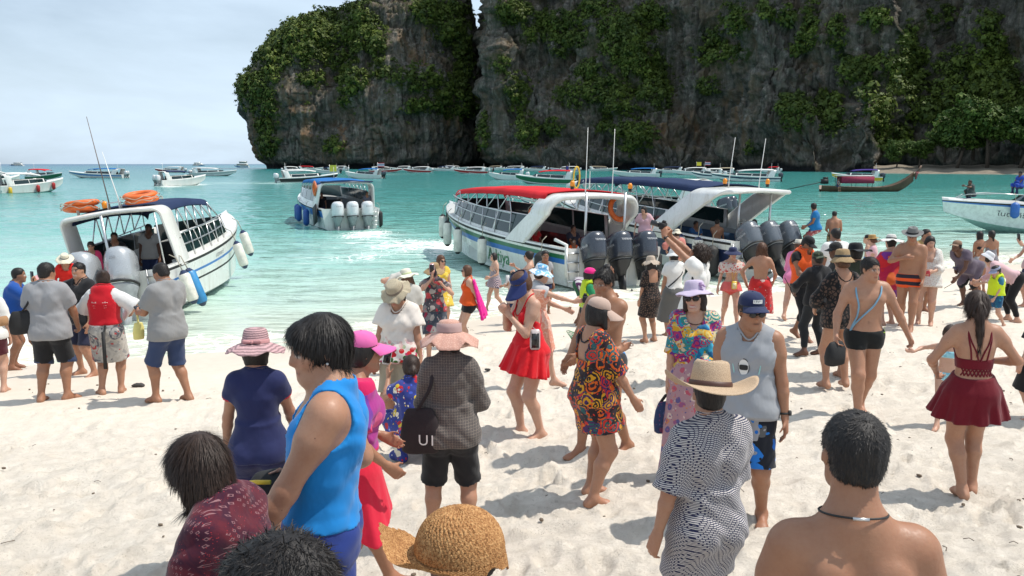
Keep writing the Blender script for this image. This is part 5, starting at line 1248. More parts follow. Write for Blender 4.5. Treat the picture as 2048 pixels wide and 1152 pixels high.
        for q in (-1, 1):
            C((.215 * q * jw, .02, .22), (.10 * q, .27, .07), .075, .07, .12)
            E((.175 * q, .255, .395), (.095, .085, .085), .09)                               # cheek
            E((.135 * q, .40, .515), (.085, .055, .045), .05, 's')                            # socket
            E((.130 * q, .318, .505), (.062, .058, .05), .012)                                # lids
            C((.06 * q, .365, .585), (.21 * q, .315, .585), .035, .03, .05)                   # brow
            ell(g, D, P(.335 * q, -.06, .47), (s.HR @ rotm('z', -q * .45)).T, np.array([.035, .085, .135]) * hs, .02 * hs)   # ear
        C((0, .375, .56), (0, .452, .385), .030, .048, .045); E((0, .40, .36), (.082, .06, .045), .035)                            # nose
        C((-.085, .338, .232), (.085, .338, .232), .030, .030, .03); C((-.075, .335, .19), (.075, .335, .19), .032, .032, .03)     # lips
        C((-.09, .40, .211), (.09, .40, .211), .008, .008, .02, 's')
        s.HDF = D; s.NK = smin(s.NK, D, .05 * hs); s.HDF = None
    # ---------------------------------------------------------------- meshing
    def mesh_body(s, hide):
        V, Q = surfnet(s.g, s.B)
        if hide:
            keep = np.ones(len(V), bool)
            for A in hide: keep &= ~(samp(s.g, A, V) < -.0085 - .4 * s.g.h)
            V, Q, u = cull(V, Q, keep)
        # paint: skin tone variation, lips, brows, eyes, nails
        c = np.array(SKINS[s.skin]); col = np.tile(c, (len(V), 1))
        L = (V - s.Hd) @ s.HR / s.hs + np.array([0, -.08, .28]); x, y, z = L.T; ax = np.abs(x); inh = (np.linalg.norm(L - [0, 0, .5], axis=1) < .75)
        def mixc(m, cc): 
            m = (np.clip(m, 0, 1) * inh)[:, None]; col[:] = col * (1 - m) + np.array(cc) * m
        mixc(.35 * np.exp(-((ax - .17) / .10) ** 2 - ((z - .38) / .08) ** 2) * (y > .1), c * [1.12, .80, .74])
        mixc(.5 * np.exp(-((ax) / .07) ** 2 - ((z - .37) / .05) ** 2) * (y > .3), c * [1.05, .82, .76])
        if s.smile:
            mixc((np.exp(-(x / .115) ** 4 - ((z - .208 - .5 * x * x) / .032) ** 4) * (y > .25)) * 1.2, (.60, .56, .50))
            mixc((np.exp(-(x / .13) ** 4 - ((z - .168 - .6 * x * x) / .02) ** 2) + np.exp(-(x / .12) ** 4 - ((z - .252 - .3 * x * x) / .016) ** 2)) * (y > .25), (.40, .09, .085))
        else: mixc(np.exp(-(x / .10) ** 4 - ((z - .21) / .042) ** 4) * (y > .26), c * [1.0, .58, .55] if s.sex == 'm' else (.42, .13, .115))
        mixc(np.exp(-(x / .10) ** 4 - ((z - .211) / .009) ** 2) * (y > .28) * (0 if s.smile else 1), c * .3)
        mixc(1.3 * np.exp(-((ax - .135) / .085) ** 4 - ((z - .60 + .35 * (ax - .135) ** 2 * 6) / .021) ** 2) * (y > .2), (.025, .016, .012))
        mixc(1.2 * np.exp(-((ax - .132) / .066) ** 4 - ((z - .505) / .024) ** 4) * (y > .25), (.60, .55, .50))
        mixc(1.5 * np.exp(-((ax - .130) / .029) ** 4 - ((z - .507) / .03) ** 4) * (y > .25), (.018, .011, .008))
        mixc(1.2 * np.exp(-((ax - .132) / .075) ** 4 - ((z - .534) / .012) ** 2) * (y > .25), (.02, .013, .011))
        if s.p.get('scalp', 1): mixc(smooth01(z + .25 * (-y) - .35 * np.clip(y, 0, 1), .52, .64) * .9 * (y < .22), (.03, .02, .016))
        if s.sex == 'm':
            for q in (-1, 1):
                n = s.C0 + (s.A * .250 + s.R1 * .056 * q + s.F1 * .066) * s.H; m = np.exp(-(np.linalg.norm(V - n, axis=1) / (.009 * s.H)) ** 4)[:, None]; col[:] = col * (1 - m) + c * [.55, .38, .34] * m
            n = s.C0 + (s.A * .115 + s.F1 * .062 * s.fat) * s.H; m = np.exp(-(np.linalg.norm((V - n) * [1, .3, .8], axis=1) / (.006 * s.H)) ** 2)[:, None] * .7; col[:] = col * (1 - m) + c * .3 * m
        for i in (0, 1):   # warmer hands, knees, feet
            for J, r in ((s.wr[i] + s.hd[i] * .06 * s.H, .06), (s.kn[i], .05), (s.an[i] + s.ftd[i] * .05 * s.H, .07), (s.el[i], .035)):
                m = (.35 * np.exp(-(np.linalg.norm(V - J, axis=1) / (r * s.H)) ** 2))[:, None]; col[:] = col * (1 - m) + c * [1.02, .80, .74] * m
        return V, Q, col
    # ---------------------------------------------------------------- clothes: fields
    def hgt(s): return s.g.lin(s.A / s.H, -(s.A @ s.C0) / s.H)
    def wr_noise(s, amp, f=1.0):
        s_ = lambda v: 1 - 2 * np.abs(np.sin(v)) ** 1.4; ph = s.H * 7 + s.hs * 50; a = s.g.lin((17 * f, 9 * f, 26 * f), ph); b_ = s.g.lin((-21 * f, 6, 23 * f), ph + 1); m_ = np.sin(s.g.lin((5, 4, 7), ph))
        return (amp * (s_(a + 1.3 * m_) * (.6 + .4 * m_) + s_(b_ - 1.1 * m_) * (.6 - .4 * m_) + .5 * s_(s.g.lin((38 * f, 12, 31 * f), ph) + 2 * m_))).astype(f32)
    def limb(s, which, i, f0, f1, t0, t1):
        """offset limb between fractions (0..1 first bone, 1..2 second)"""
        A = (s.AR if which == 'a' else s.LG)[i]; J = (s.sh[i], s.el[i], s.wr[i]) if which == 'a' else (s.hip[i], s.kn[i], s.an[i])
        pos = lambda f: J[0] + (J[1] - J[0]) * f if f <= 1 else J[1] + (J[2] - J[1]) * (f - 1)
        dr = lambda f: nrm(J[1] - J[0]) if f <= 1 else nrm(J[2] - J[1])
        if t1 != t0:
            d0 = nrm(pos(f1) - J[0]); Lh = np.linalg.norm(pos(f1) - J[0]); u = np.clip(s.g.lin(d0 / Lh, -(d0 @ J[0]) / Lh), 0, 1); off = t0 + (t1 - t0) * u
        else: off = f32(t0)
        D = A - off; e = pos(f1); D = np.maximum(D, s.g.lin(dr(f1), -(dr(f1) @ e)))
        if f0 > 0: e = pos(f0); D = np.maximum(D, -s.g.lin(dr(f0), -(dr(f0) @ e)))
        return D
    def sph(s, c, r):
        c = np.asarray(c); X, Y, Z = s.g.ax
        return np.sqrt(((X - c[0]) ** 2)[:, None, None] + ((Y - c[1]) ** 2)[None, :, None] + ((Z - c[2]) ** 2)[None, None, :]).astype(f32) - f32(r)
    def ring(s, r, fo=.0, fr=0, bk=0):
        c = s.Nk + s.F1 * fo * s.H; x = s.g.lin(s.R1, -(s.R1 @ c)); y = s.g.lin(s.F1, -(s.F1 @ c)); q = np.sqrt(x * x + y * y) + 1e-6; c = y / q; return (r + fr * np.maximum(c, 0) ** 1.5 + bk * np.maximum(-c, 0) ** 1.5).astype(f32) - q
    def top(s, hem=.0, sleeve=.5, t=.010, th=.022, neck=.050, wide=.0, arm=.062, back=0.0, front=0.0, wr=.0022, sl=None, k=.03, drape=1):
        """shirt: hem height above crotch, sleeve fraction (None = sleeveless), neckline radius, extra scoop front / back"""
        H = s.H; h = s.hgt(); th = t + (th - t) * .6; wide = wide * .7; off = t + (th - t) * np.clip((.24 - h) / .22, 0, 1); base = s.T
        if hem < .03:
            base = smin(base, smin(s.LG[0], s.LG[1], .03 * H), .036 * H)
        D = base - off + (s.wr_noise(wr) if wr else 0)
        if hem < .04 and drape: D = smin(D, s.skirt(top=.16, length=.16 - hem, flare=.004, t=t + .45 * (th - t)) + (s.wr_noise(wr) if wr else 0), .03 * H)
        D = np.maximum(D, (hem - h) * f32(H)); s.hem = hem
        NE = s.Nk + s.A * .022 * H
        if sleeve is not None:
            for i in (0, 1):
                a = s.limb('a', i, 0, sleeve, t * .9, sl if sl is not None else t + .010 + wide); D = smin(D, a + (s.wr_noise(wr * .8, 1.3) if wr else 0), k * H)
        else:
            for i, q in enumerate((-1, 1)): D = np.maximum(D, -(s.sph(s.sh[i] + (s.R1 * q * .022 - s.A * .004) * H, arm * H)))
        fr = min(front, .05); bk = back if back < .1 else 0
        P0 = s.Nk + s.F1 * .012 * H; lp = []
        for a in np.linspace(0, 2 * math.pi, 36, endpoint=False):
            c = math.cos(a); r = (neck + fr * max(c, 0) ** 1.5 + bk * max(-c, 0) ** 1.5) * H; st = np.linspace(.07, -.12, 60)[:, None] * H; q = P0 + (s.R1 * math.sin(a) + s.F1 * c) * r + s.A * st; i = np.nonzero(samp(s.g, D, q) < 0)[0]
            if len(i): lp.append(q[i[0]])
        if len(lp) > 30: s.loop = np.array(lp)
        D = np.maximum(D, np.minimum(s.ring(neck * H, .012, fr * H, bk * H), (h - .22) * f32(H)))
        if back and not bk: D = np.maximum(D, -s.sph(NE + (-s.F1 * .05 - s.A * back * .5) * H, (neck * .6 + back * .5) * H))
        return D
    def bottoms(s, leg=.45, t=.010, th=.018, waist=.095, wr=.002, k=.02):
        H = s.H; h = s.hgt(); D = smin(s.T, smin(s.LG[0], s.LG[1], .008 * H), .036 * H) - f32(min(t, .008)); D = np.maximum(D, (-.055 - h) * f32(H)); s.isb = 1; D = np.maximum(D, (h - waist) * f32(H))
        for i in (0, 1): D = smin(D, np.maximum(s.limb('l', i, 0, leg, min(t, .005), th), (h - waist) * f32(H)), k * H)
        return D + (s.wr_noise(wr, .9) if wr else 0)
    def briefs(s, waist=.06, cut=.075, t=.006, drop=.0):
        H = s.H; h = s.hgt(); base = smin(s.T, smin(s.LG[0], s.LG[1], .01 * H), .035 * H); D = np.maximum(base - f32(t), (h - waist) * f32(H))
        for i, q in enumerate((-1, 1)):
            d = nrm(nrm(s.kn[i] - s.hip[i]) + s.R0 * q * .55); e = s.hip[i] + d * (cut - .03) * H; D = np.maximum(D, s.g.lin(d, -(d @ e)))
        return D
    def suit(s, neck=.06, front=.10, back=.16, cut=.07, t=.006, arm=.062):
        H = s.H; a = s.top(0.02, None, t, t, neck, 0, arm, back, front, 0); b = s.briefs(.12, cut, t); return smin(a, b, .004)
    def skirt(s, top=.10, length=.22, r0=None, flare=.05, pleat=0, pa=.006, squash=.78, t=.012, along=.0, hemw=0.0, skew=0):
        """cone of cloth round hips and thighs; length in stature units below the waist line"""
        H = s.H; c = s.C0 + s.A * top * H; hh, aa, bb = TORSO[s.sex]; a0 = float(np.interp(top, hh, aa)) * s.fat + t / H
        km = (s.kn[0] + s.kn[1]) / 2; d = nrm(nrm(km - s.C0) * .75 + np.array([0, 0, -.5])); R = s.R0 - d * (s.R0 @ d); R = nrm(R); F = np.cross(R, d)
        u = s.g.lin(d, -(d @ c)) / f32(H); x = s.g.lin(R, -(R @ c)) / f32(H); y = s.g.lin(F, -(F @ c)) / f32(H)
        f = np.clip(u / length, 0, 1.2); hipw = .103 * s.fat + t / H
        prof = a0 + (hipw - a0) * np.clip(u / .075, 0, 1) + flare * f ** 1.2
        ang = np.arctan2(y / squash, x)
        if pleat: prof = prof + pa * f * np.sin(ang * pleat + 1.3 * np.sin(ang * 2 + u * 9)) + pa * .4 * f * np.sin(ang * (pleat * 2 + 1))
        q = np.sqrt(x * x + (y / squash) ** 2); D = (q - prof) * f32(squash * .93 * H)
        hem = length + hemw * np.sin(ang * 3 + 1) + skew * np.cos(ang)
        leg = smin(s.LG[0], s.LG[1], .05 * H) - f32(t); leg = smin(leg, s.T - f32(t), .02 * H)
        D = smin(D, leg, .02 * H)
        return np.maximum(np.maximum(D, (u - hem) * f32(H)), -u * f32(H)).astype(f32)
    def shawl(s, low=.16, high=.33, t=.02, k=.09, arms=1.0, dropl=0, wr=.004, fl=.0):
        H = s.H; h = s.hgt(); D = s.T - f32(t)
        for i in (0, 1): D = smin(D, s.limb('a', i, 0, arms, t, t), k * H)
        D = D - f32(fl) * np.clip((.3 - h) / .2, 0, 1) + s.wr_noise(wr, .8)
        X = s.g.lin(s.R1 / H, -(s.R1 @ s.C0) / H)
        D = np.maximum(np.maximum(D, (low + dropl * X - h) * f32(H)), (h - high) * f32(H)); return np.maximum(D, np.minimum(s.ring(.05 * H, .015), (h - .25) * f32(H)))
    # ---------------------------------------------------------------- hair
    def hair(s, style, vol=1.0):
        g, H, hs = s.g, s.H, s.hs; P = s.hp_; R = s.HR.T; D = g.new()
        E = lambda c, r, k=.05, op='u': ell(g, D, P(*c), R, np.array(r) * hs, k * hs, op)
        C = lambda a, b, ra, rb, k=.06, op='u': cap(g, D, P(*a), P(*b), ra * hs, rb * hs, k * hs, op)
        v = .035 * vol
        E((0, -.085, .655), (.345 + v, .43 + v, .375 + v * 1.2))
        if style == 'short':
            E((0, -.20, .40), (.30, .31, .30), .1); E((0, .50, .40), (.37, .33, .45), .04, 's'); E((0, .20, .18), (.60, .30, .36), .04, 's'); E((0, -.05, .03), (.6, .6, .25), .05, 's')
            for q in (-1, 1): E((.40 * q, -.05, .40), (.115, .13, .20), .03, 's')
        elif style == 'thick':
            E((0, -.12, .60), (.40, .46, .42), .1); E((0, -.22, .36), (.33, .33, .34), .1); E((0, .24, .80), (.30, .17, .17), .12); E((0, .53, .33), (.38, .30, .43), .05, 's'); E((0, .25, .12), (.60, .30, .30), .04, 's'); E((0, -.05, -.07), (.6, .6, .25), .05, 's')
            for q in (-1, 1): E((.43 * q, .0, .36), (.12, .12, .17), .03, 's')
        else:
            E((0, -.16, .46), (.36 + v, .36, .40), .1); E((0, .50, .36), (.30, .33, .40), .05, 's')
            if style == 'bob':
                E((0, -.14, .30), (.38 + v, .36, .34), .1)
                for q in (-1, 1): C((.30 * q, .02, .60), (.33 * q, .10, .06), .13, .11)
                E((0, .42, .30), (.24, .30, .42), .04, 's'); E((0, .0, -.28), (.9, .9, .30), .04, 's')
            if style in ('long', 'wavy'):
                n = 6
                for w in np.linspace(-1, 1, n):
                    pts = [(.28 * w, -.30 + .1 * abs(w), .45), (.34 * w, -.36 + .15 * abs(w), .05), (.33 * w + .03 * math.sin(w * 9), -.36 + .1 * abs(w), -.45), (.26 * w, -.33, -.85 - .15 * math.cos(w * 5))]
                    for i in range(3): C(pts[i], pts[i + 1], .15 - .02 * i, .14 - .03 * i, .08)
                for q in (-1, 1): C((.31 * q, .0, .55), (.33 * q, -.05, -.1), .10, .09)
            if style == 'bun': C((0, -.42, .72), (0, -.50, .80), .17, .15, .04); E((0, -.1, -.02), (.6, .6, .20), .05, 's')
            if style == 'lowbun': C((0, -.50, .44), (0, -.56, .40), .20, .18, .04); E((0, -.1, -.02), (.6, .6, .2), .05, 's')
            if style == 'tail':
                pts = [(0, -.44, .66), (0, -.56, .50), (.02, -.52, .10), (.05, -.46, -.35), (.06, -.44, -.75), (.05, -.43, -.95)]
                rr = (.11, .13, .14, .13, .09, .03)
                for i in range(5): C(pts[i], pts[i + 1], rr[i], rr[i + 1], .05)
                E((0, -.05, -.0), (.3, .3, .22), .05, 's')
            if style == 'nape': E((0, -.12, .18), (.34, .30, .25), .08); E((0, .25, .10), (.40, .32, .5), .05, 's')
        L = g.lin(s.HR[:, 0] / hs, -(s.HR[:, 0] @ s.Hd) / hs); B = g.lin(s.HR[:, 1] / hs, -(s.HR[:, 1] @ s.Hd) / hs); ang = np.arctan2(B, L)
        Zz = g.lin(s.HR[:, 2] / hs, -(s.HR[:, 2] @ s.Hd) / hs)
        D = D + (np.sin(ang * 21 + 2.0 * np.sin(Zz * 4)) + .6 * np.sin(ang * 43 + 3 * Zz)).astype(f32) * f32(.009 * hs)
        return D

# ------------------------------------------------------------------ materials for people
def skin_mat():
    m = N('skin'); c = m.attr('paint', 'Color'); f = m.noise(14, 5, .6); f2 = m.noise(90, 3, .6)
    c = m.mix(m.rng(f, .35, .7, 0, .30), c, m.mix(1.0, c, (.80, .64, .58), 'MULTIPLY')); c = m.mix(m.rng(m.noise(45, 4, .65), .45, .7, 0, .16), c, m.mix(1.0, c, (.66, .52, .48), 'MULTIPLY'))
    mo = m.n('ShaderNodeSeparateColor'); m.l(m.vor(20), mo.inputs[0]); c = m.mix(m.math('MULTIPLY', m.math('MULTIPLY', m.math('LESS_THAN', m.vor(20, out='Distance'), .055), m.math('GREATER_THAN', mo.outputs[0], .72)), .75), c, (.12, .05, .035))
    m.set(Base_Color=c, Roughness=m.rng(f2, .3, .7, .42, .58), Specular_IOR_Level=.4, Subsurface_Weight=.12, Subsurface_Scale=.012)
    m.b.inputs['Subsurface Radius'].default_value = (1, .35, .2)
    m.bump(f2, .22, .004); return m.m
SKIN = skin_mat()
def hair_mat(name, c, c2):
    m = N(name); st = m.noise(260, 3, .6, 0, src=m.mapping((1, 1, .10)))
    m.set(Base_Color=m.ramp(st, [(.35, c), (.7, c2)]), Roughness=m.rng(st, .3, .7, .62, .46), Specular_IOR_Level=.35)
    m.bump(st, .35, .004); return m.m
HAIR = {'k': hair_mat('black_hair', (.006, .005, .005), (.022, .017, .015)), 'n': hair_mat('dark_brown_hair', (.014, .008, .006), (.055, .030, .020)), 'b': hair_mat('brown_hair', (.05, .022, .012), (.14, .065, .035))}
_cl = {}
def cloth(c, pat=None, cols=(), scale=10, rough=.85, name=None, sheer=0.0):
    key = (tuple(c), pat, tuple(map(tuple, cols)), scale, sheer)
    if key in _cl: return _cl[key]
    m = N(name or ('cloth_' + (pat or 'plain')))
    n = m.noise(7, 5, .6); base = m.mix(m.rng(n, .35, .7, 0, .25), tuple(c), tuple(x * .72 for x in c)); v = m.tc()
    wv = m.mix(.06, v, m.noise(9, 3, out='Color')) if pat in ('floral', 'bloom', 'paisley', 'tropic') else v
    if pat in ('floral', 'bloom', 'tropic'):
        k = len(cols); st = [(i / k, cols[i]) for i in range(k)]
        rc = m.n('ShaderNodeSeparateColor'); m.l(m.vor(scale, wv), rc.inputs[0]); flo = m.ramp(rc.outputs[0], st, 'CONSTANT')
        d = m.vor(scale, wv, out='Distance'); thr = {'floral': .42, 'bloom': .55, 'tropic': .62}[pat]
        mask = m.math('MULTIPLY', m.math('LESS_THAN', d, thr), m.math('GREATER_THAN', rc.outputs[1], .25))
        base = m.mix(mask, base, flo)
        rc2 = m.n('ShaderNodeSeparateColor'); m.l(m.vor(scale * 2.7, wv), rc2.inputs[0])
        base = m.mix(m.math('MULTIPLY', m.math('LESS_THAN', m.vor(scale * 2.7, wv, out='Distance'), .30), m.math('GREATER_THAN', rc2.outputs[1], .55)), base, m.ramp(rc2.outputs[0], [(i / k, cols[(i + 1) % k]) for i in range(k)], 'CONSTANT'))
        base = m.mix(m.math('MULTIPLY', mask, m.math('LESS_THAN', d, .14)), base, cols[-1])
    elif pat == 'paisley':
        k = len(cols); st = [(i / k, cols[i]) for i in range(k)]; wv = m.mix(.10, v, m.noise(6, 3, out='Color'))
        rc = m.n('ShaderNodeSeparateColor'); m.l(m.vor(scale, wv), rc.inputs[0]); d = m.vor(scale, wv, out='Distance')
        ring = m.math('FRACT', m.math('ADD', m.math('MULTIPLY', d, 3.4), m.math('MULTIPLY', rc.outputs[1], 1.0)))
        base = m.mix(m.math('GREATER_THAN', ring, .52), m.ramp(rc.outputs[0], st, 'CONSTANT'), m.ramp(m.math('FRACT', m.math('ADD', rc.outputs[0], .37)), st, 'CONSTANT'))
        rc3 = m.n('ShaderNodeSeparateColor'); m.l(m.vor(scale * 4.5, wv), rc3.inputs[0])
        base = m.mix(m.math('MULTIPLY', m.math('LESS_THAN', m.vor(scale * 4.5, wv, out='Distance'), .40), m.math('GREATER_THAN', rc3.outputs[1], .45)), base, m.ramp(rc3.outputs[0], st, 'CONSTANT'))
    elif pat in ('stripe', 'vstripe'):
        w = m.n('ShaderNodeTexWave', wave_type='BANDS', bands_direction='Z' if pat == 'stripe' else 'X'); w.inputs['Scale'].default_value = scale; w.inputs['Distortion'].default_value = .15; m.l(v, w.inputs['Vector'])
        base = m.mix(m.math('GREATER_THAN', w.outputs['Fac'], .55), base, cols[0])
    elif pat == 'check':
        sep = m.n('ShaderNodeSeparateXYZ'); m.l(v, sep.inputs[0]); L = None
        for ax in (0, 2):
            fr = m.math('LESS_THAN', m.math('FRACT', m.math('MULTIPLY', sep.outputs[ax], scale)), .16); L = fr if L is None else m.math('MAXIMUM', L, fr)
        base = m.mix(m.math('MULTIPLY', L, .55), base, cols[0]); base = m.mix(m.math('MULTIPLY', m.math('GREATER_THAN', m.noise(220, 2), .52), .5), base, tuple(x * .5 for x in c))
    elif pat == 'brick':
        sep = m.n('ShaderNodeSeparateXYZ'); m.l(v, sep.inputs[0]); u = m.math('ADD', sep.outputs[0], m.math('MULTIPLY', sep.outputs[1], .9)); cmb = m.n('ShaderNodeCombineXYZ'); m.l(u, cmb.inputs[0]); m.l(sep.outputs[2], cmb.inputs[1])
        bt = m.n('ShaderNodeTexBrick'); bt.inputs['Scale'].default_value = scale; bt.inputs['Mortar Size'].default_value = .062; bt.inputs['Mortar Smooth'].default_value = 0; bt.inputs['Brick Width'].default_value = .62; bt.inputs['Row Height'].default_value = .27; bt.inputs['Bias'].default_value = -.4
        bt.inputs['Color1'].default_value = (*c, 1); bt.inputs['Color2'].default_value = (*[x * .86 for x in c], 1); bt.inputs['Mortar'].default_value = (*cols[0], 1); m.l(cmb.outputs[0], bt.inputs['Vector']); base = bt.outputs['Color']
    elif pat == 'lace':
        d = m.vor(scale, feature='DISTANCE_TO_EDGE', out='Distance'); base = m.mix(m.math('MULTIPLY', m.math('GREATER_THAN', m.math('ADD', m.math('MULTIPLY', d, 3), m.noise(scale * .5, 4)), .98), .55), base, cols[0])
    elif pat == 'hem':       # printed lower band, plain above
        sep = m.n('ShaderNodeSeparateXYZ'); m.l(v, sep.inputs[0]); f = m.rng(m.math('ADD', sep.outputs[2], m.rng(m.noise(6, 3), 0, 1, -.10, .10)), scale + .05, scale - .04)
        k = len(cols); rc = m.n('ShaderNodeSeparateColor'); m.l(m.vor(22), rc.inputs[0]); fl = m.ramp(rc.outputs[0], [(i / k, cols[i]) for i in range(k)], 'CONSTANT')
        base = m.mix(m.math('MULTIPLY', f, m.math('LESS_THAN', m.vor(22, out='Distance'), .58)), base, fl)
        base = m.mix(m.rng(sep.outputs[2], scale - .17, scale - .20), base, cols[0])
    elif pat == 'diamond':
        sep = m.n('ShaderNodeSeparateXYZ'); m.l(v, sep.inputs[0])
        a = m.math('FRACT', m.math('MULTIPLY', m.math('ADD', sep.outputs[0], sep.outputs[1]), scale)); b = m.math('FRACT', m.math('MULTIPLY', sep.outputs[2], scale * .9)); q = m.math('ADD', m.math('ABSOLUTE', m.math('SUBTRACT', a, .5)), m.math('ABSOLUTE', m.math('SUBTRACT', b, .5)))
        ring = m.math('MULTIPLY', m.math('LESS_THAN', q, .30), m.math('GREATER_THAN', q, .17)); base = m.mix(m.rng(m.noise(9, 4, .6, 1.2), .42, .58), base, cols[0]); base = m.mix(m.math('MULTIPLY', ring, m.math('GREATER_THAN', m.noise(13, 2), .5)), base, cols[1])
        base = m.mix(m.math('MULTIPLY', m.math('LESS_THAN', m.vor(scale * 2.2, out='Distance'), .22), m.math('GREATER_THAN', m.noise(16, 2), .48)), base, cols[2])
    m.set(Base_Color=base, Roughness=rough, Specular_IOR_Level=.22, Sheen_Weight=.15)
    if sheer: m.set(Alpha=1 - sheer); 
    b = m.bump(m.noise(7, 3, .55, .35, src=m.mapping((1, 1, .55))), .42, .03); m.bump(m.noise(300, 1), .05, .002, b)
    _cl[key] = m.m; return m.m
STRAW = None
def straw(name, c, scale=60, dark=.45):
    m = N(name); w = m.n('ShaderNodeTexWave', wave_type='BANDS', bands_direction='Z'); w.inputs['Scale'].default_value = scale; w.inputs['Distortion'].default_value = 1.5; w.inputs['Detail Scale'].default_value = 3; m.l(m.tc(), w.inputs['Vector'])
    ch = m.noise(90, 3, .6); f = m.math('MULTIPLY', w.outputs['Fac'], m.rng(ch, .3, .7, .5, 1.0))
    m.set(Base_Color=m.ramp(f, [(.1, tuple(x * dark for x in c)), (.6, c)]), Roughness=.8, Specular_IOR_Level=.2); m.bump(f, .6, .006); return m.m

# ------------------------------------------------------------------ hats (built in head units, then placed on the head)
def hat_geo(kind, wob=0, p=()):
    p = dict(p); n = p.get('n', 56); k = p.get('waves', 5); ph = p.get('ph', 0.)
    if kind in ('sun', 'wide', 'bucket', 'frill', 'boater', 'fedora', 'cowboy'):
        W = {'sun': .82, 'wide': .98, 'bucket': .62, 'frill': .88, 'boater': .60, 'fedora': .54, 'cowboy': .84}[kind] * p.get('w', 1); ch = p.get('ch', {'sun': .42, 'wide': .40, 'bucket': .36, 'frill': .42, 'boater': .36, 'fedora': .42, 'cowboy': .46}[kind])
        droop = p.get('droop', {'sun': .20, 'wide': .14, 'bucket': .26, 'frill': .30, 'boater': .02, 'fedora': .04, 'cowboy': -.02}[kind]); r0 = p.get('r0', .395)
        flat = kind in ('boater', 'fedora', 'cowboy')
        cr = [(0, ch), (.18, ch - .01), (.27, ch - .03), (.325, ch - .08), (.36, ch * .55), (r0 - .01, .06), (r0, .0)] if not flat else [(0, ch - .10), (.14, ch - .08), (.24, ch - .015), (.29, ch), (.325, ch - .04), (.355, ch * .5), (r0 - .01, .05), (r0, 0)]
        br = [(r0 + (W - r0) * f, -droop * f ** 1.3) for f in (.12, .3, .5, .7, .86, 1.0)]; nb = len(cr)
        prof = cr + br + [(br[-1][0] - .005, br[-1][1] - .016)] + [(r - .004, z - .018) for r, z in br[::-1][1:]]
        wv = p.get('wv', {'sun': .05, 'wide': .05, 'bucket': .015, 'frill': .09, 'boater': .008, 'fedora': .0, 'cowboy': 0}[kind])
        def mod(th, i, r, z):
            j = i
            if i >= nb:
                f = (r - r0) / (W - r0); z = z + wv * f * np.sin(th * k + ph) + wv * .5 * f * np.sin(th * (k * 2 + 1) + 2 * ph)
                if kind == 'frill': z = z + .025 * f * np.sin(th * 17); r = r * (1 + .02 * f * np.sin(th * 13))
                if kind == 'cowboy': z = z + .22 * f ** 1.6 * np.abs(np.cos(th)) ** 2.2 - .12 * f * np.abs(np.sin(th)) ** 2; r = r * (1 - .10 * np.abs(np.cos(th)) ** 2 * f)
                if kind == 'fedora': z = z + .09 * f * np.abs(np.cos(th)) ** 2 + .05 * f * (np.sin(th) < 0)
                if p.get('lift'): z = z + p['lift'] * f * np.cos(th - p.get('la', 1.57))
            elif flat and kind != 'boater':
                pinch = np.clip(np.sin(th), 0, 1) ** 2; r = r * (1 - .16 * pinch * (z / ch)); z = np.where(r < .28, z - .02 + .05 * (np.abs(np.cos(th))), z)
                r = r * (1 + .0 * th)
            rr = r * (1.0 + .09 * np.abs(np.sin(th)) ** 2)             # head is longer than wide
            return rr, z
        V, F = lathe(prof, n, mod); return V, F, r0
    if kind in ('cap', 'visor'):
        r0 = .385; ch = p.get('ch', .36 if kind == 'cap' else .16); prof = [(0, ch), (.14, ch - .015), (.25, ch - .06), (.33, ch - .14), (.37, ch * .35), (r0, 0), (r0 - .012, -.03), (r0 - .03, -.02)] if kind == 'cap' else [(.345, ch + .02), (.365, ch), (.385, ch * .5), (r0, 0), (r0 - .02, -.02), (.36, ch * .5), (.34, ch + .01)]
        V, F = lathe(prof, n, lambda th, i, r, z: (r * (1 + .10 * np.abs(np.sin(th)) ** 2), z))
        return V, F, r0
def bill_geo(L=.40, w=1.0, droop=.10, n=15, m=7, half=1.12, r0=.385, wave=0):
    V = []
    for lay in (0, -.014):
        for j in range(m):
            f = j / (m - 1)
            for i in range(n):
                a = (i / (n - 1) * 2 - 1) * half * w; c = math.cos(a / half / w * 1.35); ext = L * f * max(c, .0) ** .55
                x = math.sin(a) * r0 * (1 + .28 * f * max(c, 0) ** .4); y = math.cos(a) * r0 * 1.1 + ext
                V.append((x, y, -droop * f - .07 * (math.sin(a)) ** 2 * (1 + f) + lay + .01 + wave * f * math.sin(i * 1.3)))
    f = gridfaces(m, n); k = n * m
    rim = [i for i in range(n)] + [i * n + n - 1 for i in range(1, m)] + [(m - 1) * n + i for i in range(n - 2, -1, -1)] + [i * n for i in range(m - 2, 0, -1)]; r2 = rim[1:] + rim[:1]
    return np.array(V), [f, f[:, ::-1] + k, np.array([[b, a, a + k, b + k] for a, b in zip(rim, r2)])]
def strands(roots, nrmls, dirs, L, w, seg, rs, grav=.5, curl=.0):
    """thin ribbons of hair"""
    n = len(roots); d = dirs / np.linalg.norm(dirs, axis=1)[:, None]; p = roots.copy(); side = np.cross(d, nrmls + 1e-3 * rs.normal(size=d.shape)); side /= np.linalg.norm(side, axis=1)[:, None] + 1e-9; rows = []
    for i in range(seg + 1):
        ww = w * (1 - .8 * (i / seg) ** 2); rows += [p - side * ww, p + side * ww]; d = d + np.array([0, 0, -grav / seg]) + curl * rs.normal(size=d.shape); d /= np.linalg.norm(d, axis=1)[:, None]; p = p + d * (L / seg)[:, None] if np.ndim(L) else p + d * L / seg
    V = np.stack(rows, 1).reshape(-1, 3); k = 2 * (seg + 1); b = np.arange(n)[:, None] * k; F = []
    for i in range(seg): F.append(np.stack([b[:, 0] + 2 * i, b[:, 0] + 2 * i + 1, b[:, 0] + 2 * i + 3, b[:, 0] + 2 * i + 2], -1))
    return V, np.concatenate(F)
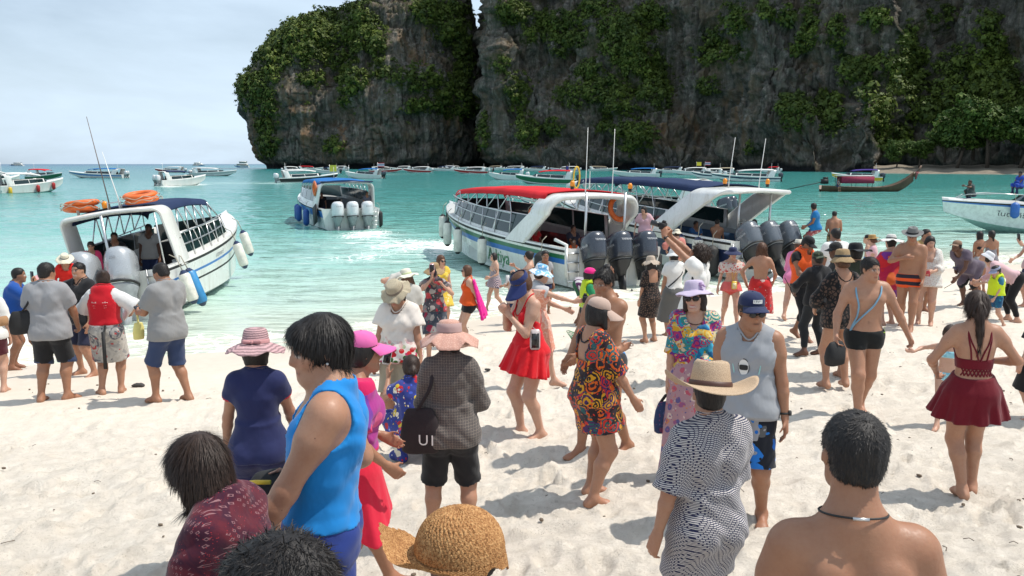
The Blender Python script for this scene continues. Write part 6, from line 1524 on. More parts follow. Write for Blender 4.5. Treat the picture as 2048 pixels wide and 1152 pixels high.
# ------------------------------------------------------------------ putting one person together
PEOPLE = []
def P(label, head, feet=None, d=None, face=180, sex='f', H=None, pose=None, wear=(), hair=('short', 'k'), hat=None, skin='a', fat=1.0, base=None, extra=None, group=None, smile=0, name='person', hres=None, cat='person'):
    PEOPLE.append(dict(label=label, head=head, feet=feet, d=d, face=face, sex=sex, H=H, pose=pose or {}, wear=wear, hair=hair, hat=hat, skin=skin, fat=fat, base=base, extra=extra, group=group, smile=smile, name=name, hres=hres, cat=cat))
    return PEOPLE[-1]
def head_add(sp):
    k = sp['hat'][0] if sp['hat'] else None
    return {None: 1.03, 'cap': 1.06, 'visor': 1.02, 'cowboy': 1.12, 'wide': 1.10, 'sun': 1.12, 'bucket': 1.09, 'frill': 1.12, 'boater': 1.06, 'fedora': 1.10}.get(k, 1.05)
def place(sp):
    ph = R_(sp['face']); M = rotm('z', ph)
    if sp['base'] is not None:
        Bq = np.array(sp['base'], float); H = sp['H'] or 1.6; b = Body(H, sp['sex'], sp['fat'], .01, sp['pose'], sp['skin'], sp['smile']); return Bq, H
    Y = hit(sp['head'][0], sp['feet'])[1] if sp['feet'] else sp['d']
    H = sp['H'] or 1.6
    for it in range(4):
        b = Body(H, sp['sex'], sp['fat'], .01, sp['pose'], sp['skin'], sp['smile']); t = M @ b.hp_(0, -.07, head_add(sp)); hp = at(sp['head'][0], sp['head'][1], Y + t[1])
        x0, y0 = hp[0] - t[0], Y; z0 = float(zg(x0, y0)) - .02
        if sp['H'] is None: H = min(max(H * (hp[2] - z0) / t[2], .85), 1.92)
    sp['err'] = hp[2] - z0 - t[2]
    return np.array([x0, y0, z0]), H
def make_arrays(sp):
    d = math.hypot(sp['loc'][0], sp['loc'][1]); h = sp['hres'] or min(max(1.3 * d / 853, .0093), .036)
    b = Body(sp['Hh'], sp['sex'], sp['fat'], h, sp['pose'], sp['skin'], sp['smile'], lod=2 if d < 14 else 1); b.build(); sp['b'] = b; b.d = d
    pieces, hide = [], []
    fields = {}
    todo, bot = [], []
    for nm, fn, mt in sp['wear']:
        b.hem = b.isb = b.loop = None; A = fn(b)
        if b.isb: bot.append(A)
        todo.append([nm, A, mt, b.hem if nm not in ('dress', 'lace_dress', 'swimsuit') else None, b.loop])
    for nm, A, mt, hem, loop in todo:
        if hem is not None:
            for G in bot: A = np.minimum(A, np.maximum(G - f32(.006), (hem - b.hgt()) * f32(b.H)))
        if loop is not None and d < 15:
            W = loop.copy()
            for _ in range(4): W = (np.roll(W, 1, 0) + 2 * W + np.roll(W, -1, 0)) / 4
            tv, tq, _t = tube_geo(W, .0065 if nm not in ('float_vest', 'life_vest') else .009, 6, False, True); pieces.append(('neckband', tv, tq, mt, None))
        V, Q = surfnet(b.g, A); hide.append(A)
        if len(V): pieces.append((nm, V, Q, mt, None))
    hd = None
    if sp['hair']:
        hd = b.hair(sp['hair'][0], sp['hair'][2] if len(sp['hair']) > 2 else 1.0)
        if sp['hat'] and sp['hat'][0] != 'visor':       # hair stays below the hat's crown
            hp = dict(sp['hat'][2]) if len(sp['hat']) > 2 else {}; hn = b.HR @ nrm([0, math.sin(hp.get('pitch', .10)), math.cos(hp.get('pitch', .10))]); zz = b.g.lin(hn / b.hs, -(hn @ b.hp_(0, -.07, hp.get('z', .74) + .03)) / b.hs); hd = np.maximum(hd, zz * f32(b.hs))
        V, Q = surfnet(b.g, hd); pieces.append(('hair', V, Q, HAIR[sp['hair'][1]], None)); hide.append(hd + .006)
    # a garment under another is dropped where it cannot be seen
    V, Q, col = b.mesh_body(hide)
    if d > 14:
        pass
    b.fields = fields
    sp['arr'] = (V, Q, col, pieces)
    return sp
def put_hat(b, sp, root):
    kind, mat = sp['hat'][0], sp['hat'][1]; p = dict(sp['hat'][2]) if len(sp['hat']) > 2 else {}
    V, F, r0 = hat_geo(kind, 0, p) if kind != 'custom' else p['geo']
    T = rotm('x', -p.get('pitch', .10)) @ rotm('y', p.get('roll', 0)) @ rotm('z', p.get('yaw', 0)); z0 = p.get('z', .74); sc = p.get('sc', 1.0)
    tf = lambda v: b.Hd + ((np.asarray(v) * sc @ T.T + np.array([0, -.07 + .08, z0 - .28])) * b.hs) @ b.HR.T
    nm = {'cap': 'cap', 'visor': 'sun_visor', 'cowboy': 'straw_hat', 'fedora': 'hat'}.get(kind, 'sun_hat')
    h = mk(nm, tf(V), F, mat, root)
    if kind in ('cap', 'visor'):
        bv, bf = bill_geo(p.get('bl', .36), 1, p.get('bd', .08), half=p.get('bh', 1.12)); mk('bill', tf(bv @ rotm('z', p.get('by', 0)).T), bf, p.get('billmat', mat), h)
        if kind == 'cap': mk('button', *tuple([tf(ellipsoid_geo((0, 0, p.get('ch', .36)), (.03, .03, .02), 8, 5)[0]), ellipsoid_geo((0, 0, 0), (1, 1, 1), 8, 5)[1]]), mat, h)
    if p.get('band'):
        bh = p.get('bandh', .10); gv, gf = lathe([(r0 + .012, .012), (r0 + .008, bh * .5), (r0 - .004, bh), (r0 - .03, bh + .01)], 40, lambda th, i, r, z: (r * (1 + .09 * np.sin(th) ** 2) - (.16 * np.clip(np.sin(th), 0, 1) ** 2 * z / .46 * r if kind in ('cowboy', 'fedora') else 0), z)); mk('hat_band', tf(gv), gf, p['band'], h)
    if p.get('bow'):
        mb = MB(); yb = -(r0 * 1.09 + .03)
        for q in (-1, 1):
            V_, F_ = superloft([(0, 0, .03, .05), (.12, 0, .05, .085), (.22, 0, .06, .10), (.27, 0, .03, .07)], 12, 2); mb.geo((V_ @ rotm('y', q * (math.pi / 2 - .1)).T @ np.array([[1, 0, 0], [0, .45, 0], [0, 0, 1.0]]) + [0, yb, .06], F_))
        mb.geo(ellipsoid_geo((0, yb - .02, .06), (.05, .04, .055), 8, 6)); mb.geo(superloft([(-.12, .09, .06, .015), (.04, .03, .03, .02)], 8, 2)) if False else None
        mb.V = [tf(v) for v in mb.V]; mb.build('bow', p['bow'], h, True)
    if p.get('flower'):
        mb = MB(); rs = np.random.RandomState(2)
        for k in range(26):
            a = rs.uniform(0, 6.28); r = rs.uniform(.02, .15); c = np.array([-.30 + r * math.cos(a), .25 + .05 * rs.rand(), .16 + r * math.sin(a)]); mb.geo(ellipsoid_geo(c, (.06, .03, .03), 6, 4))
        mb.V = [tf(v) for v in mb.V]; mb.build('cloth_flower', p['flower'], h, True)
    if p.get('patch'):
        pm, txt, tm = p['patch']; r = .385 * 1.08
        a = np.linspace(-.36, .36, 9); rows = [np.stack([r * .97 * np.sin(a), r * np.cos(a) * 1.06 - .02 * k + .012, np.full(9, .10 + .11 * k)], -1) for k in (0, 1)]
        pt = mk('patch', tf(np.concatenate(rows)), gridfaces(2, 9), pm, h)
        V_, F_ = text_geo(txt, .10); a_ = -V_[:, 0] / r; mk('lettering', tf(np.stack([r * .97 * np.sin(a_), r * np.cos(a_) * 1.06 + .006, .155 + V_[:, 1]], -1)), F_, tm, pt, False)
    return h
def shades(b, root, mat=None, big=1.0, push=0.0):
    mb = MB(); g = plain('sunglass_frame', (.012, .011, .011), .25, dirt=0)
    for q in (-1, 1):
        V, F = ellipsoid_geo((.145 * q, .425 + push, .50), (.115 * big, .035, .088 * big), 14, 9); V[:, 1] -= .25 * (np.abs(V[:, 0]) - .06).clip(0) ** 1.5; mb.geo((V, F))
        mb.tube([(.25 * q, .36 + push, .53), (.335 * q, .18, .53), (.36 * q, -.05, .50)], .017, 6)
    mb.tube([(-.06, .445 + push, .51), (.06, .445 + push, .51)], .02, 6); mb.V = [b.Hd + ((v + [0, .08, -.28]) * b.hs) @ b.HR.T for v in mb.V]
    return mb.build('sunglasses', mat or g, root, True)
def tsurf(b, h, ang, off=.012):
    """point on the trunk: height above crotch (stature units), angle from the front (radians, + to the right)"""
    hh, aa, bb = TORSO[b.sex]; hh = np.array(hh) * b.Ls / .345; a, bq = np.interp(h, hh, aa) * (1 + (b.fat - 1) * 1.0), np.interp(h, hh, bb) * (1 + (b.fat - 1) * 1.3)
    if b.sex == 'f': bq = bq + (.018 * np.exp(-((h - .243) / .05) ** 2) if abs(ang) < 1.2 else 0)
    if h < .08 and abs(ang) > 1.8: bq += .016
    bend = b.p.get('bend', .004) * 4 * (h / b.Ls) * (1 - h / b.Ls)
    u = min(max(h / b.Ls, 0), 1); R = b.R0 + (b.R1 - b.R0) * u; F = b.F0 + (b.F1 - b.F0) * u
    return b.C0 + (b.A * h + R * (a + off / b.H) * math.sin(ang) + F * ((bq + off / b.H) * math.cos(ang) + bend)) * b.H
def strap(b, root, pts, r, mat, name='strap', off=.012, flat=False):
    Q = np.array([tsurf(b, h, a, off) for h, a in pts]); n = len(Q); t = np.linspace(0, n - 1, n * 5); W = np.stack([np.interp(t, np.arange(n), Q[:, i]) for i in range(3)], -1)
    for _ in range(3): W[1:-1] = (W[:-2] + 2 * W[1:-1] + W[2:]) / 4
    mb = MB(); mb.tube(W, r, 6); return mb.build(name, mat, root, True)
def world_of(sp, p):
    return np.asarray(sp['loc']) + rotm('z', R_(sp['face'])) @ np.asarray(p)
def hand_pos(sp, i, f=.08, off=(0, 0, 0)): b = sp['b']; return world_of(sp, b.wr[i] + b.hd[i] * f * b.H + np.asarray(off))
def link_person(sp):
    b = sp['b']; V, Q, col, pieces = sp['arr']
    root = mk(sp['name'], V, Q, SKIN, None, True, col=col); root.location = sp['loc']; root.rotation_euler = (0, 0, R_(sp['face'])); tag(root, sp['label'], sp['cat'], sp['group'])
    sp['root'] = root; sp['kids'] = {}
    for nm, V, Q, mt, c in pieces: sp['kids'][nm] = mk(nm, V, Q, mt, root, True)
    if sp['hat']: sp['kids']['hat'] = put_hat(b, sp, root)
    if sp.get('strands'):
        n, L, w, st = sp['strands']; hv, hq = sp['kids']['hair'].data, None
        nm, V, Q = [(a[0], a[1], a[2]) for a in pieces if a[0] == 'hair'][0]; rs = np.random.RandomState(len(V)); fn = np.cross(V[Q[:, 2]] - V[Q[:, 0]], V[Q[:, 3]] - V[Q[:, 1]]); vn = np.zeros_like(V)
        for k in range(4): np.add.at(vn, Q[:, k], fn)
        vn /= np.linalg.norm(vn, axis=1)[:, None] + 1e-12; i = rs.randint(0, len(V), n); R = V[i] + rs.normal(size=(n, 3)) * b.hs * .01; Nn = vn[i]
        flow = R - b.hp_(.03, -.30, 1.02); 
        if st != 'crop': flow = flow * .4 + np.array([0, 0, -b.hs * .5])
        flow = flow - Nn * (flow * Nn).sum(1)[:, None]; flow /= np.linalg.norm(flow, axis=1)[:, None] + 1e-9; lift = {'crop': .55, 'flow': .05, 'curl': .22}[st]
        D = flow + Nn * lift + rs.normal(size=(n, 3)) * {'crop': .16, 'flow': .014, 'curl': .6}[st]
        hv_, hf = strands(R - Nn * .003, Nn, D, L * rs.uniform(.6, 1.15, n), w, 3 if st != 'crop' else 2, rs, .25 if st != 'curl' else .5, .28 if st == 'curl' else .04)
        o = mk('hair_strands', hv_, hf, HAIR[sp['hair'][1]], sp['kids']['hair']); o['kind'] = 'stuff'
    if sp['extra']: sp['extra'](b, root, sp)
    sp.pop('arr'); b.g = None; b.T = b.AR = b.LG = b.B = b.NK = None; b.fields = None
    return root
def hold_phone(sp, i=1, label='', col=(.02, .02, .022), size=(.075, .009, .15), off=(0, 0, .03), rot=(0.2, 0, 0), f=.085, cat='phone', scr=True):
    p = hand_pos(sp, i, f, off); e = empty('phone', p); e.rotation_euler = (rot[0], rot[1], R_(sp['face']) + rot[2]); tag(e, label, cat)
    mb = MB(); V, F = superloft([(-size[1] / 2, 0, size[2] / 2, size[0] / 2), (size[1] / 2, 0, size[2] / 2, size[0] / 2)], 24, 7); mb.geo((V @ rotm('y', math.pi / 2).T @ rotm('z', math.pi / 2).T, F)); mb.build('case', plain('phone_case', col, .3, dirt=0), e)
    if scr: MB().box((0, -size[1] / 2 - .002, 0), (size[0] * .88, .002, size[2] * .80)).build('screen', plain('phone_screen', (.01, .01, .012), .08, dirt=0), e)
    return e
def bag(p, size, mat, label, rz=0, kind='shoulder_bag', cat='bag', strap_pts=None, strap_mat=None, text=None, squash=2.4):
    e = empty(kind, p); e.rotation_euler = (0, 0, rz); tag(e, label, cat); w, dpt, hgt = size
    V, F = superloft([(-hgt / 2, 0, w * .40, dpt * .38), (-hgt * .46, 0, w * .47, dpt * .47), (-hgt * .15, 0, w * .5, dpt * .52), (hgt * .2, 0, w * .47, dpt * .46), (hgt * .45, 0, w * .36, dpt * .18), (hgt / 2, 0, w * .30, dpt * .10)], 24, squash)
    V = V + .012 * np.stack([np.sin(V[:, 2] * 23), np.sin(V[:, 0] * 19 + 1), np.sin(V[:, 0] * 27)], -1) * min(size) * 3
    mk('pouch', V, F, mat, e)
    if strap_pts is not None:
        Mi = rotm('z', -rz); q = [Mi @ (np.asarray(s_) - np.asarray(p)) for s_ in strap_pts]; n = len(q); t = np.linspace(0, n - 1, n * 5); W = np.stack([np.interp(t, np.arange(n), np.array(q)[:, i]) for i in range(3)], -1)
        for _ in range(4): W[1:-1] = (W[:-2] + 2 * W[1:-1] + W[2:]) / 4
        MB().tube(W, .013, 6).build('strap', strap_mat or mat, e, True)
    if text:
        V, F = text_geo(text[0], text[1]); mk('lettering', np.stack([V[:, 0] + text[3], 0 * V[:, 0] - dpt * .56, V[:, 1] + text[4]], -1), F, text[2], e, False)
    return e
# ------------------------------------------------------------------ the people (head: crown pixel in the photograph; feet: row of the soles)
C = lambda *a, **k: cloth(*a, **k)
GREYT = C((.30, .30, .31)); BLK = C((.012, .012, .014)); NAV = C((.016, .026, .075)); WHT = C((.70, .69, .66)); DENIM = C((.03, .048, .11)); OLIVE = C((.035, .04, .025))
TEE = lambda **k: ('shirt', lambda b: b.top(**k))
def tee(m, nm='shirt', **k): return (nm, (lambda kk: lambda b: b.top(**kk))(k), m)
def pants(m, nm='shorts', **k): return (nm, (lambda kk: lambda b: b.bottoms(**kk))(k), m)
def skirt(m, nm='skirt', **k): return (nm, (lambda kk: lambda b: b.skirt(**kk))(k), m)
def brief(m, nm='swim_trunks', **k): return (nm, (lambda kk: lambda b: b.briefs(**kk))(k), m)
def suit(m, nm='swimsuit', **k): return (nm, (lambda kk: lambda b: b.suit(**kk))(k), m)
def shawl(m, nm='shawl', **k): return (nm, (lambda kk: lambda b: b.shawl(**kk))(k), m)
ST_CREAM = straw('straw_cream', (.62, .53, .38)); ST_TAN = straw('straw_tan', (.48, .33, .18)); ST_WHITE = straw('straw_white', (.72, .70, .66), dark=.8); ST_GOLD = straw('straw_gold', (.55, .33, .13), 40)
ST_PINK = straw('straw_pink_stripe', (.52, .33, .34), 24, .52)
WALK = dict(lf=(-.05, .15, 0, -5), rf=(.06, -.15, .02, 8, 25)); WALK2 = dict(rf=(.05, .14, 0, 5), lf=(-.06, -.14, .02, -8, 25))
FG = []
# --- 1 blue tank
def x_tank(b, root, sp):
    V, F = text_geo('~', .2)
    mk('earring', *ellipsoid_geo(b.hp_(-.36, -.02, .33), (.006,) * 3, 8, 5), STEEL, root)
p1 = P('man in bright blue tank top with thick black hair walking left', (632, 632), d=3.05, face=97, sex='m', fat=1.10, pose=dict(lh=(-.135, .20, .42), rh=(.10, .05, .60), rp=(.1, -.5, -1), head=(22, 8, 0), lean=-.10, **WALK, lc=.5),
   wear=[tee(C((.010, .205, .55)), 'tank_top', hem=.065, sleeve=None, t=.013, th=.022, neck=.058, front=.05, arm=.068, wr=.003), pants(C((.018, .040, .20)), 'shorts', leg=.92, t=.014, th=.03, waist=.09, wr=.004)], hair=('thick', 'k', 1.0), skin='a', extra=x_tank)
# --- 2 maroon blouse
p2 = P('woman with dark brown bob leaning forward in maroon patterned blouse', (372, 850), d=2.5, face=80, H=1.44, pose=dict(lean=.32, lh=(-.13, .25, .42), rh=(.12, .20, .46), head=(4, 22, 0), ext=.06, lc=.5),
   wear=[tee(C((.095, .010, .020), 'diamond', [(.040, .006, .020), (.24, .12, .13), (.26, .02, .03)], 55), 'blouse', hem=-.02, sleeve=1.55, t=.020, th=.05, neck=.052, wide=.02, wr=.004), pants(C((.02, .012, .014)), 'trousers', leg=1.8, t=.014, th=.03)], hair=('bob', 'n', 1.3), skin='a')
# --- 3 navy rash guard
PT = cloth((.018, .024, .085)); REDT = plain('red_trim', (.55, .02, .04), .7)
def x_rash(b, root, sp): 0 and strap(b, root, [(.30, math.pi * .6), (.318, math.pi * .8), (.323, math.pi), (.318, -math.pi * .8), (.30, -math.pi * .6)], .008, REDT, 'collar_trim', .02)
p3 = P('woman in navy short-sleeved swim top and pink striped sun hat seen from behind', (510, 660), d=5.2, face=4, pose=dict(lh=(-.155, .10, .50), rh=(.115, .17, .53), lp=(-1, -.5, 0), rp=(1, -.5, 0)),
   wear=[tee(PT, 'swim_top', hem=.0, sleeve=.42, t=.008, th=.009, neck=.046, wr=.001, sl=.012), pants(C((.015, .018, .07)), 'swim_shorts', leg=.58, t=.010, th=.016), ('sleeve_trim', lambda b: smin(b.limb('a', 0, .38, .44, .014, .014), b.limb('a', 1, .38, .44, .014, .014), 0), REDT),
         ('leg_stripe', lambda b: np.maximum(np.maximum(b.limb('l', 1, .1, .58, .019, .019), -(b.limb('l', 1, 0, .7, .012, .016))), np.abs(b.g.lin((0, 1, 0), -.01)) - .018), REDT)], hair=('nape', 'k'), hat=('sun', ST_PINK, dict(bow=cloth((.50, .25, .25)), band=cloth((.50, .25, .25)), bandh=.12, w=1.04, ch=.46, droop=.24, wv=.045, k=4)), extra=x_rash)
# --- 4 black curls at the bottom edge
p4 = P('head of black wavy hair rising at the bottom edge of the picture', (545, 1082), d=1.36, face=70, sex='m', pose=dict(head=(0, 10, 0)), wear=[tee(C((.03, .03, .035)), 'shirt', t=.012), pants(BLK)], hair=('thick', 'k', 1.5), skin='b', hres=.007)
# --- 5 crochet hat
p5 = P('woman under a tan crocheted raffia hat at the bottom edge', (895, 1062), d=1.95, face=100, pose=dict(head=(0, 24, 0)), wear=[tee(C((.5, .45, .4)), 'shirt', t=.012), pants(C((.3, .28, .25)))], hair=('short', 'k'), skin='b', hres=.01)
# --- 6 pink cap and sarong
PINKC = C((.68, .13, .36))
p6 = P('woman in pink peaked cap and crimson butterfly wrap behind the blue tank top', (722, 664), d=4.7, face=292, pose=dict(rh=(.14, .10, .55), lh=(-.10, .14, .58), lean=.08, **WALK),
   wear=[shawl(C((.52, .010, .09), 'bloom', [(.17, .04, .30), (.60, .02, .13), (.35, .03, .22), (.62, .08, .22)], 3.2), low=.10, high=.36, t=.02, k=.05, arms=.7, fl=.03), skirt(C((.62, .015, .045)), 'wrap_skirt', top=.085, length=.25, flare=.035, hemw=.03, skew=.03, pleat=7), ('waist_band', lambda b: np.maximum(b.T - .02, np.abs(b.hgt() - .075) * b.H - .022), C((.55, .75, .02))),
         ('scarf_end', lambda b: scarf_end(b), C((.55, .015, .06), 'bloom', [(.60, .03, .10), (.25, .04, .25)], 3))], hair=('bun', 'k'), hat=('cap', PINKC, dict(ch=.36, bl=.50, bd=.14, pitch=.02)), skin='b')
def scarf_end(b):
    g = b.g; D = g.new(); p0 = b.hip[1] + np.array([.03, -.06, .0]) * b.H
    pts = [p0, p0 + np.array([.03, -.05, -.12]) * b.H, p0 + np.array([.05, -.04, -.24]) * b.H, p0 + np.array([.03, -.02, -.33]) * b.H]
    for i in range(3): cap(g, D, pts[i], pts[i + 1], .030 * b.H, .036 * b.H, .02)
    return D + b.wr_noise(.006, 1.3)
# --- 7 crouching with phone
p7 = P('woman crouching in blue floral dress with hair tied in a low bun', (822, 712), feet=918, H=1.55, face=25, pose=dict(hz=.17, py=-.05, lean=.28, lf=(-.08, .04, 0, -12), rf=(.08, .06, 0, 12), lh=(-.085, .27, .46), rh=(.08, .24, .40), lk=(-.25, 1, .3), rk=(.25, 1, .3), head=(-10, 5, 0), ld=(0, .2, 1), lp=(-.5, -.2, -1)),
   wear=[('dress', lambda b: smin(b.top(hem=.02, sleeve=.45, t=.012, th=.02, neck=.045, wide=.02), b.bottoms(leg=.95, t=.02, th=.035, waist=.14), .02), C((.03, .045, .22), 'floral', [(.70, .62, .48), (.60, .42, .03), (.45, .02, .03), (.05, .09, .45), (.70, .68, .62)], 13))], hair=('lowbun', 'n'), skin='a')
# --- 8 tweed jacket
p8 = P('woman in grey checked tweed jacket and frilly pink hat seen from behind', (898, 640), d=5.5, face=3, fat=1.0, pose=dict(lh=(-.08, .17, .64), rh=(.09, .17, .66), lp=(-.45, -1, -.8), rp=(.5, -1, -.6), lf=(-.085, 0, 0, -6), rf=(.085, 0, 0, 6)),
   wear=[tee(C((.095, .082, .076), 'check', [(.30, .24, .20)], 58), 'jacket', hem=-.015, sleeve=1.8, t=.016, th=.030, neck=.038, wide=.006, wr=.004), pants(BLK, 'shorts', leg=.95, t=.02, th=.032)], hair=('nape', 'k'), hat=('frill', cloth((.50, .27, .21), 'lace', [(.60, .38, .30)], 60), dict(droop=.40, w=1.05, band=cloth((.42, .28, .26)), bandh=.28, ch=.40, k=4, wv=.10)), skin='a')
# --- 9 cowboy hat
BROWN = plain('brown_leather', (.075, .028, .018), .5)
def cow_mat():
    m = N('woven_straw'); sep = m.n('ShaderNodeSeparateXYZ'); m.l(m.tc(), sep.inputs[0])
    a = m.math('MULTIPLY', m.math('SINE', m.math('MULTIPLY', sep.outputs[2], 1500)), .5); bb = m.math('SINE', m.math('MULTIPLY', m.math('ADD', sep.outputs[0], sep.outputs[1]), 900)); f = m.math('ADD', m.math('MULTIPLY', a, bb), .5)
    rr = m.noise(11, 3); ang = m.vor(330, out='Distance'); f2 = m.math('ADD', m.math('MULTIPLY', f, .4), m.math('MULTIPLY', ang, .7))
    m.set(Base_Color=m.ramp(f2, [(.18, (.15, .085, .05)), (.42, (.38, .26, .165)), (.8, (.56, .42, .28))]), Roughness=.75); m.bump(f2, .5, .003); return m.m
def x_cow(b, root, sp):
    h = sp['kids']['hat']; T = rotm('x', -.16); tf = lambda v: b.Hd + ((np.asarray(v) @ T.T + np.array([0, .01, .42])) * b.hs) @ b.HR.T
    n = 60; th = np.linspace(0, 2 * math.pi, n, endpoint=False); pin = np.clip(np.sin(th), 0, 1) ** 2; r = .292 * (1 - .16 * pin) * (1 + .09 * np.sin(th) ** 2); z = .46 - .0 + .0 * th
    for k in range(0, n, 1):
        a, c = th[k], .012; p0 = np.array([math.cos(a) * r[k] * .93, math.sin(a) * r[k] * .93, z[k] + .012]); a2 = a + .05; p1 = np.array([math.cos(a2) * r[k] * 1.10, math.sin(a2) * r[k] * 1.10, z[k] - .035])
        MB().tube([tf(p0), tf((p0 + p1) / 2 + [0, 0, .018]), tf(p1)], .013 * b.hs, 5).build('stitch', BROWN, h, True)
p9 = P('man in woven straw cowboy hat and navy and white brick print shirt', (1424, 738), d=3.75, face=22, sex='m', fat=.92, pose=dict(rh=(.135, .10, .46), lh=(-.17, .03, .47), head=(-22, 2, 4), lc=.5),
   wear=[tee(C((.56, .53, .50), 'brick', [(.016, .018, .06)], 36), 'shirt', hem=-.15, sleeve=.95, t=.016, th=.018, neck=.040, wide=.024, wr=.004), pants(C((.02, .02, .025)), 'trousers', leg=1.8, t=.015, th=.03)], hair=('short', 'k'), hat=('cowboy', None, dict(band=BROWN, bandh=.09, pitch=.16, w=1.12, sc=1.22)), skin='a', extra=x_cow)
# --- 10 bare back
def x_back(b, root, sp):
    rs = np.random.RandomState(5); mb = MB()
    for k in range(16):
        mb.geo(ellipsoid_geo(tsurf(b, rs.uniform(.17, .30), math.pi + rs.uniform(-.9, .9), .006), np.array([.003, .002, .003]) * rs.uniform(.5, 1.2), 6, 4))
    mb.tube([tsurf(b, h_, math.pi - .30 + .01 * i, .005) for i, h_ in enumerate((.262, .25, .24, .228))], [.004, .0025, .0018, .003], 5); mb.build('sunscreen_specks', plain('sunscreen', (.7, .68, .66), .5, dirt=0), root, True)['kind'] = 'stuff'
    n = 40; a = np.linspace(0, 2 * math.pi, n, endpoint=False); c = b.Nk + np.array([0, .010, .026]) * b.H
    Q = np.stack([c[0] + .071 * b.H * 1.0 * np.sin(a) * .74, c[1] + .056 * b.H * np.cos(a), c[2] - .012 * b.H * np.cos(a) + .0 * a], -1)
    MB().tube(Q, .0032, 6, closed=True).build('necklace', RUBBER, root, True); k = MB(); k.tube([Q[n // 2 - 1] + [0, -.004, 0], Q[n // 2 + 2] + [0, -.004, 0]], .0048, 6); k.build('clasp', STEEL, root, True)
p10 = P('bare-backed man with short black hair and thin cord necklace in the right foreground', (1717, 827), d=2.15, face=-6, sex='m', fat=1.04, pose=dict(lh=(-.18, .04, .45), rh=(.18, .06, .45), head=(4, 2, 3), neck=.088), wear=[pants(C((.03, .05, .2)), 'shorts', leg=.8)], hair=('short', 'k', .9), skin='b', extra=x_back)
# --- 11 grey sleeveless with cap
def emblem(b, root, sp):
    def patch(nm, f, m, lift): 
        k = 22; pts = [tsurf(b, .20, .10, .02 + lift)] + [tsurf(b, .20 + f(a)[1], .10 + f(a)[0], .024 + lift) for a in np.linspace(0, 2 * math.pi, k, endpoint=False)]; pts[0] = np.mean(pts[1:], 0) + (np.array(pts[0]) - np.mean(pts[1:], 0)) * .5
        mk(nm, pts, np.array([[0, i + 1, (i + 1) % k + 1] for i in range(k)]), m, root, False)
    wt = plain('print_white', (.66, .65, .63), .8, dirt=0); bk = plain('print_black', (.02, .02, .02), .8, dirt=0); o = .24
    patch('emblem_outline', lambda a: (.21 * math.cos(a), .037 * math.sin(a) + .012), bk, .0); patch('emblem_oval', lambda a: (.185 * math.cos(a), .033 * math.sin(a) + .012), wt, .002)
    patch('emblem_bar', lambda a: (.16 * math.copysign(abs(math.cos(a)) ** .5, math.cos(a)), .011 * math.copysign(abs(math.sin(a)) ** .5, math.sin(a)) + .012), bk, .004)
    patch('emblem_wedge', lambda a: (.055 * math.cos(a) * (1.0 - .6 * math.sin(a)), .028 * math.sin(a) - .055), bk, .002); patch('emblem_collar', lambda a: (.16 * math.cos(a), .013 * math.sin(a) - .036), wt, .001)
    V, F = text_geo('Karl', .07, shear=.3); mk('lettering', [tsurf(b, .045 + y / b.H, .62 + x / (.09 * b.H), .03) for x, y in V[:, :2]], F, wt, root, False)
def lanyard(m, lo=.07, r=.004, sway=0.0):
    def fn(b, root, sp): strap(b, root, [(.34, -2.3), (.335, -1.1), (.29, -.62), (.22, -.50), (.14, -.40 + sway), (lo, -.10 + sway), (lo, .10 + sway), (.14, .40 + sway), (.22, .50), (.29, .62), (.335, 1.1), (.34, 2.3)], r, m, 'lanyard', .03)
    return fn
AQUA = plain('aqua_cord', (.35, .62, .60), .6)
def x_cap(b, root, sp):
    shades(b, root, None, 1.0); emblem(b, root, sp); lanyard(AQUA, .05)(b, root, sp); watch(b, root, 0)
def watch(b, root, i, mat=RUBBER):
    w, e = b.wr[i], b.el[i]; d = nrm(w - e); a = np.linspace(0, 2 * math.pi, 14, endpoint=False); u = nrm(np.cross(d, [0, 0, 1.0]) if abs(d[2]) < .9 else np.cross(d, [0, 1.0, 0])); v = np.cross(d, u); c = w - d * .018 * b.H; r = .0185 * b.H
    o = MB().tube([c + (u * math.cos(t) + v * math.sin(t)) * r for t in a], .007, 6, closed=True).build('wristwatch', mat, root, True)
    q = np.array([-1 if i == 0 else 1, .2, 0.3]); q = nrm(q - d * (q @ d)); s_ = np.cross(d, q); R = np.stack([s_, q, d], 1); V, F = superloft([(-.006, 0, .019, .019), (.008, 0, .018, .018)], 14, 2); mk('dial', (V @ rotm('x', -math.pi / 2).T) @ R.T + c + q * r * 1.15, F, mat, o)
p11 = P('man in grey sleeveless top, navy cap and sunglasses with an aqua cord', (1505, 585), feet=1046, face=158, sex='m', pose=dict(lh=(-.155, .02, .47), rh=(.14, .05, .49), head=(30, 6, 0), **dict(rf=(.05, .10, 0, 5), lf=(-.07, -.06, 0, -10))),
   wear=[tee(C((.30, .31, .33)), 'sleeveless_top', hem=-.005, sleeve=None, arm=.050, t=.014, th=.030, neck=.048, wr=.003), pants(C((.012, .014, .022), 'tropic', [(.01, .13, .50), (.10, .10, .10), (.012, .014, .02), (.02, .17, .55), (.30, .30, .32)], 9), 'board_shorts', leg=.95, t=.016, th=.034, waist=.08)], hair=('short', 'k'), hat=('cap', C((.018, .026, .075)), dict(patch=(WTXT, "LEVI'S", KTXT), pitch=.02)), skin='b', extra=x_cap)
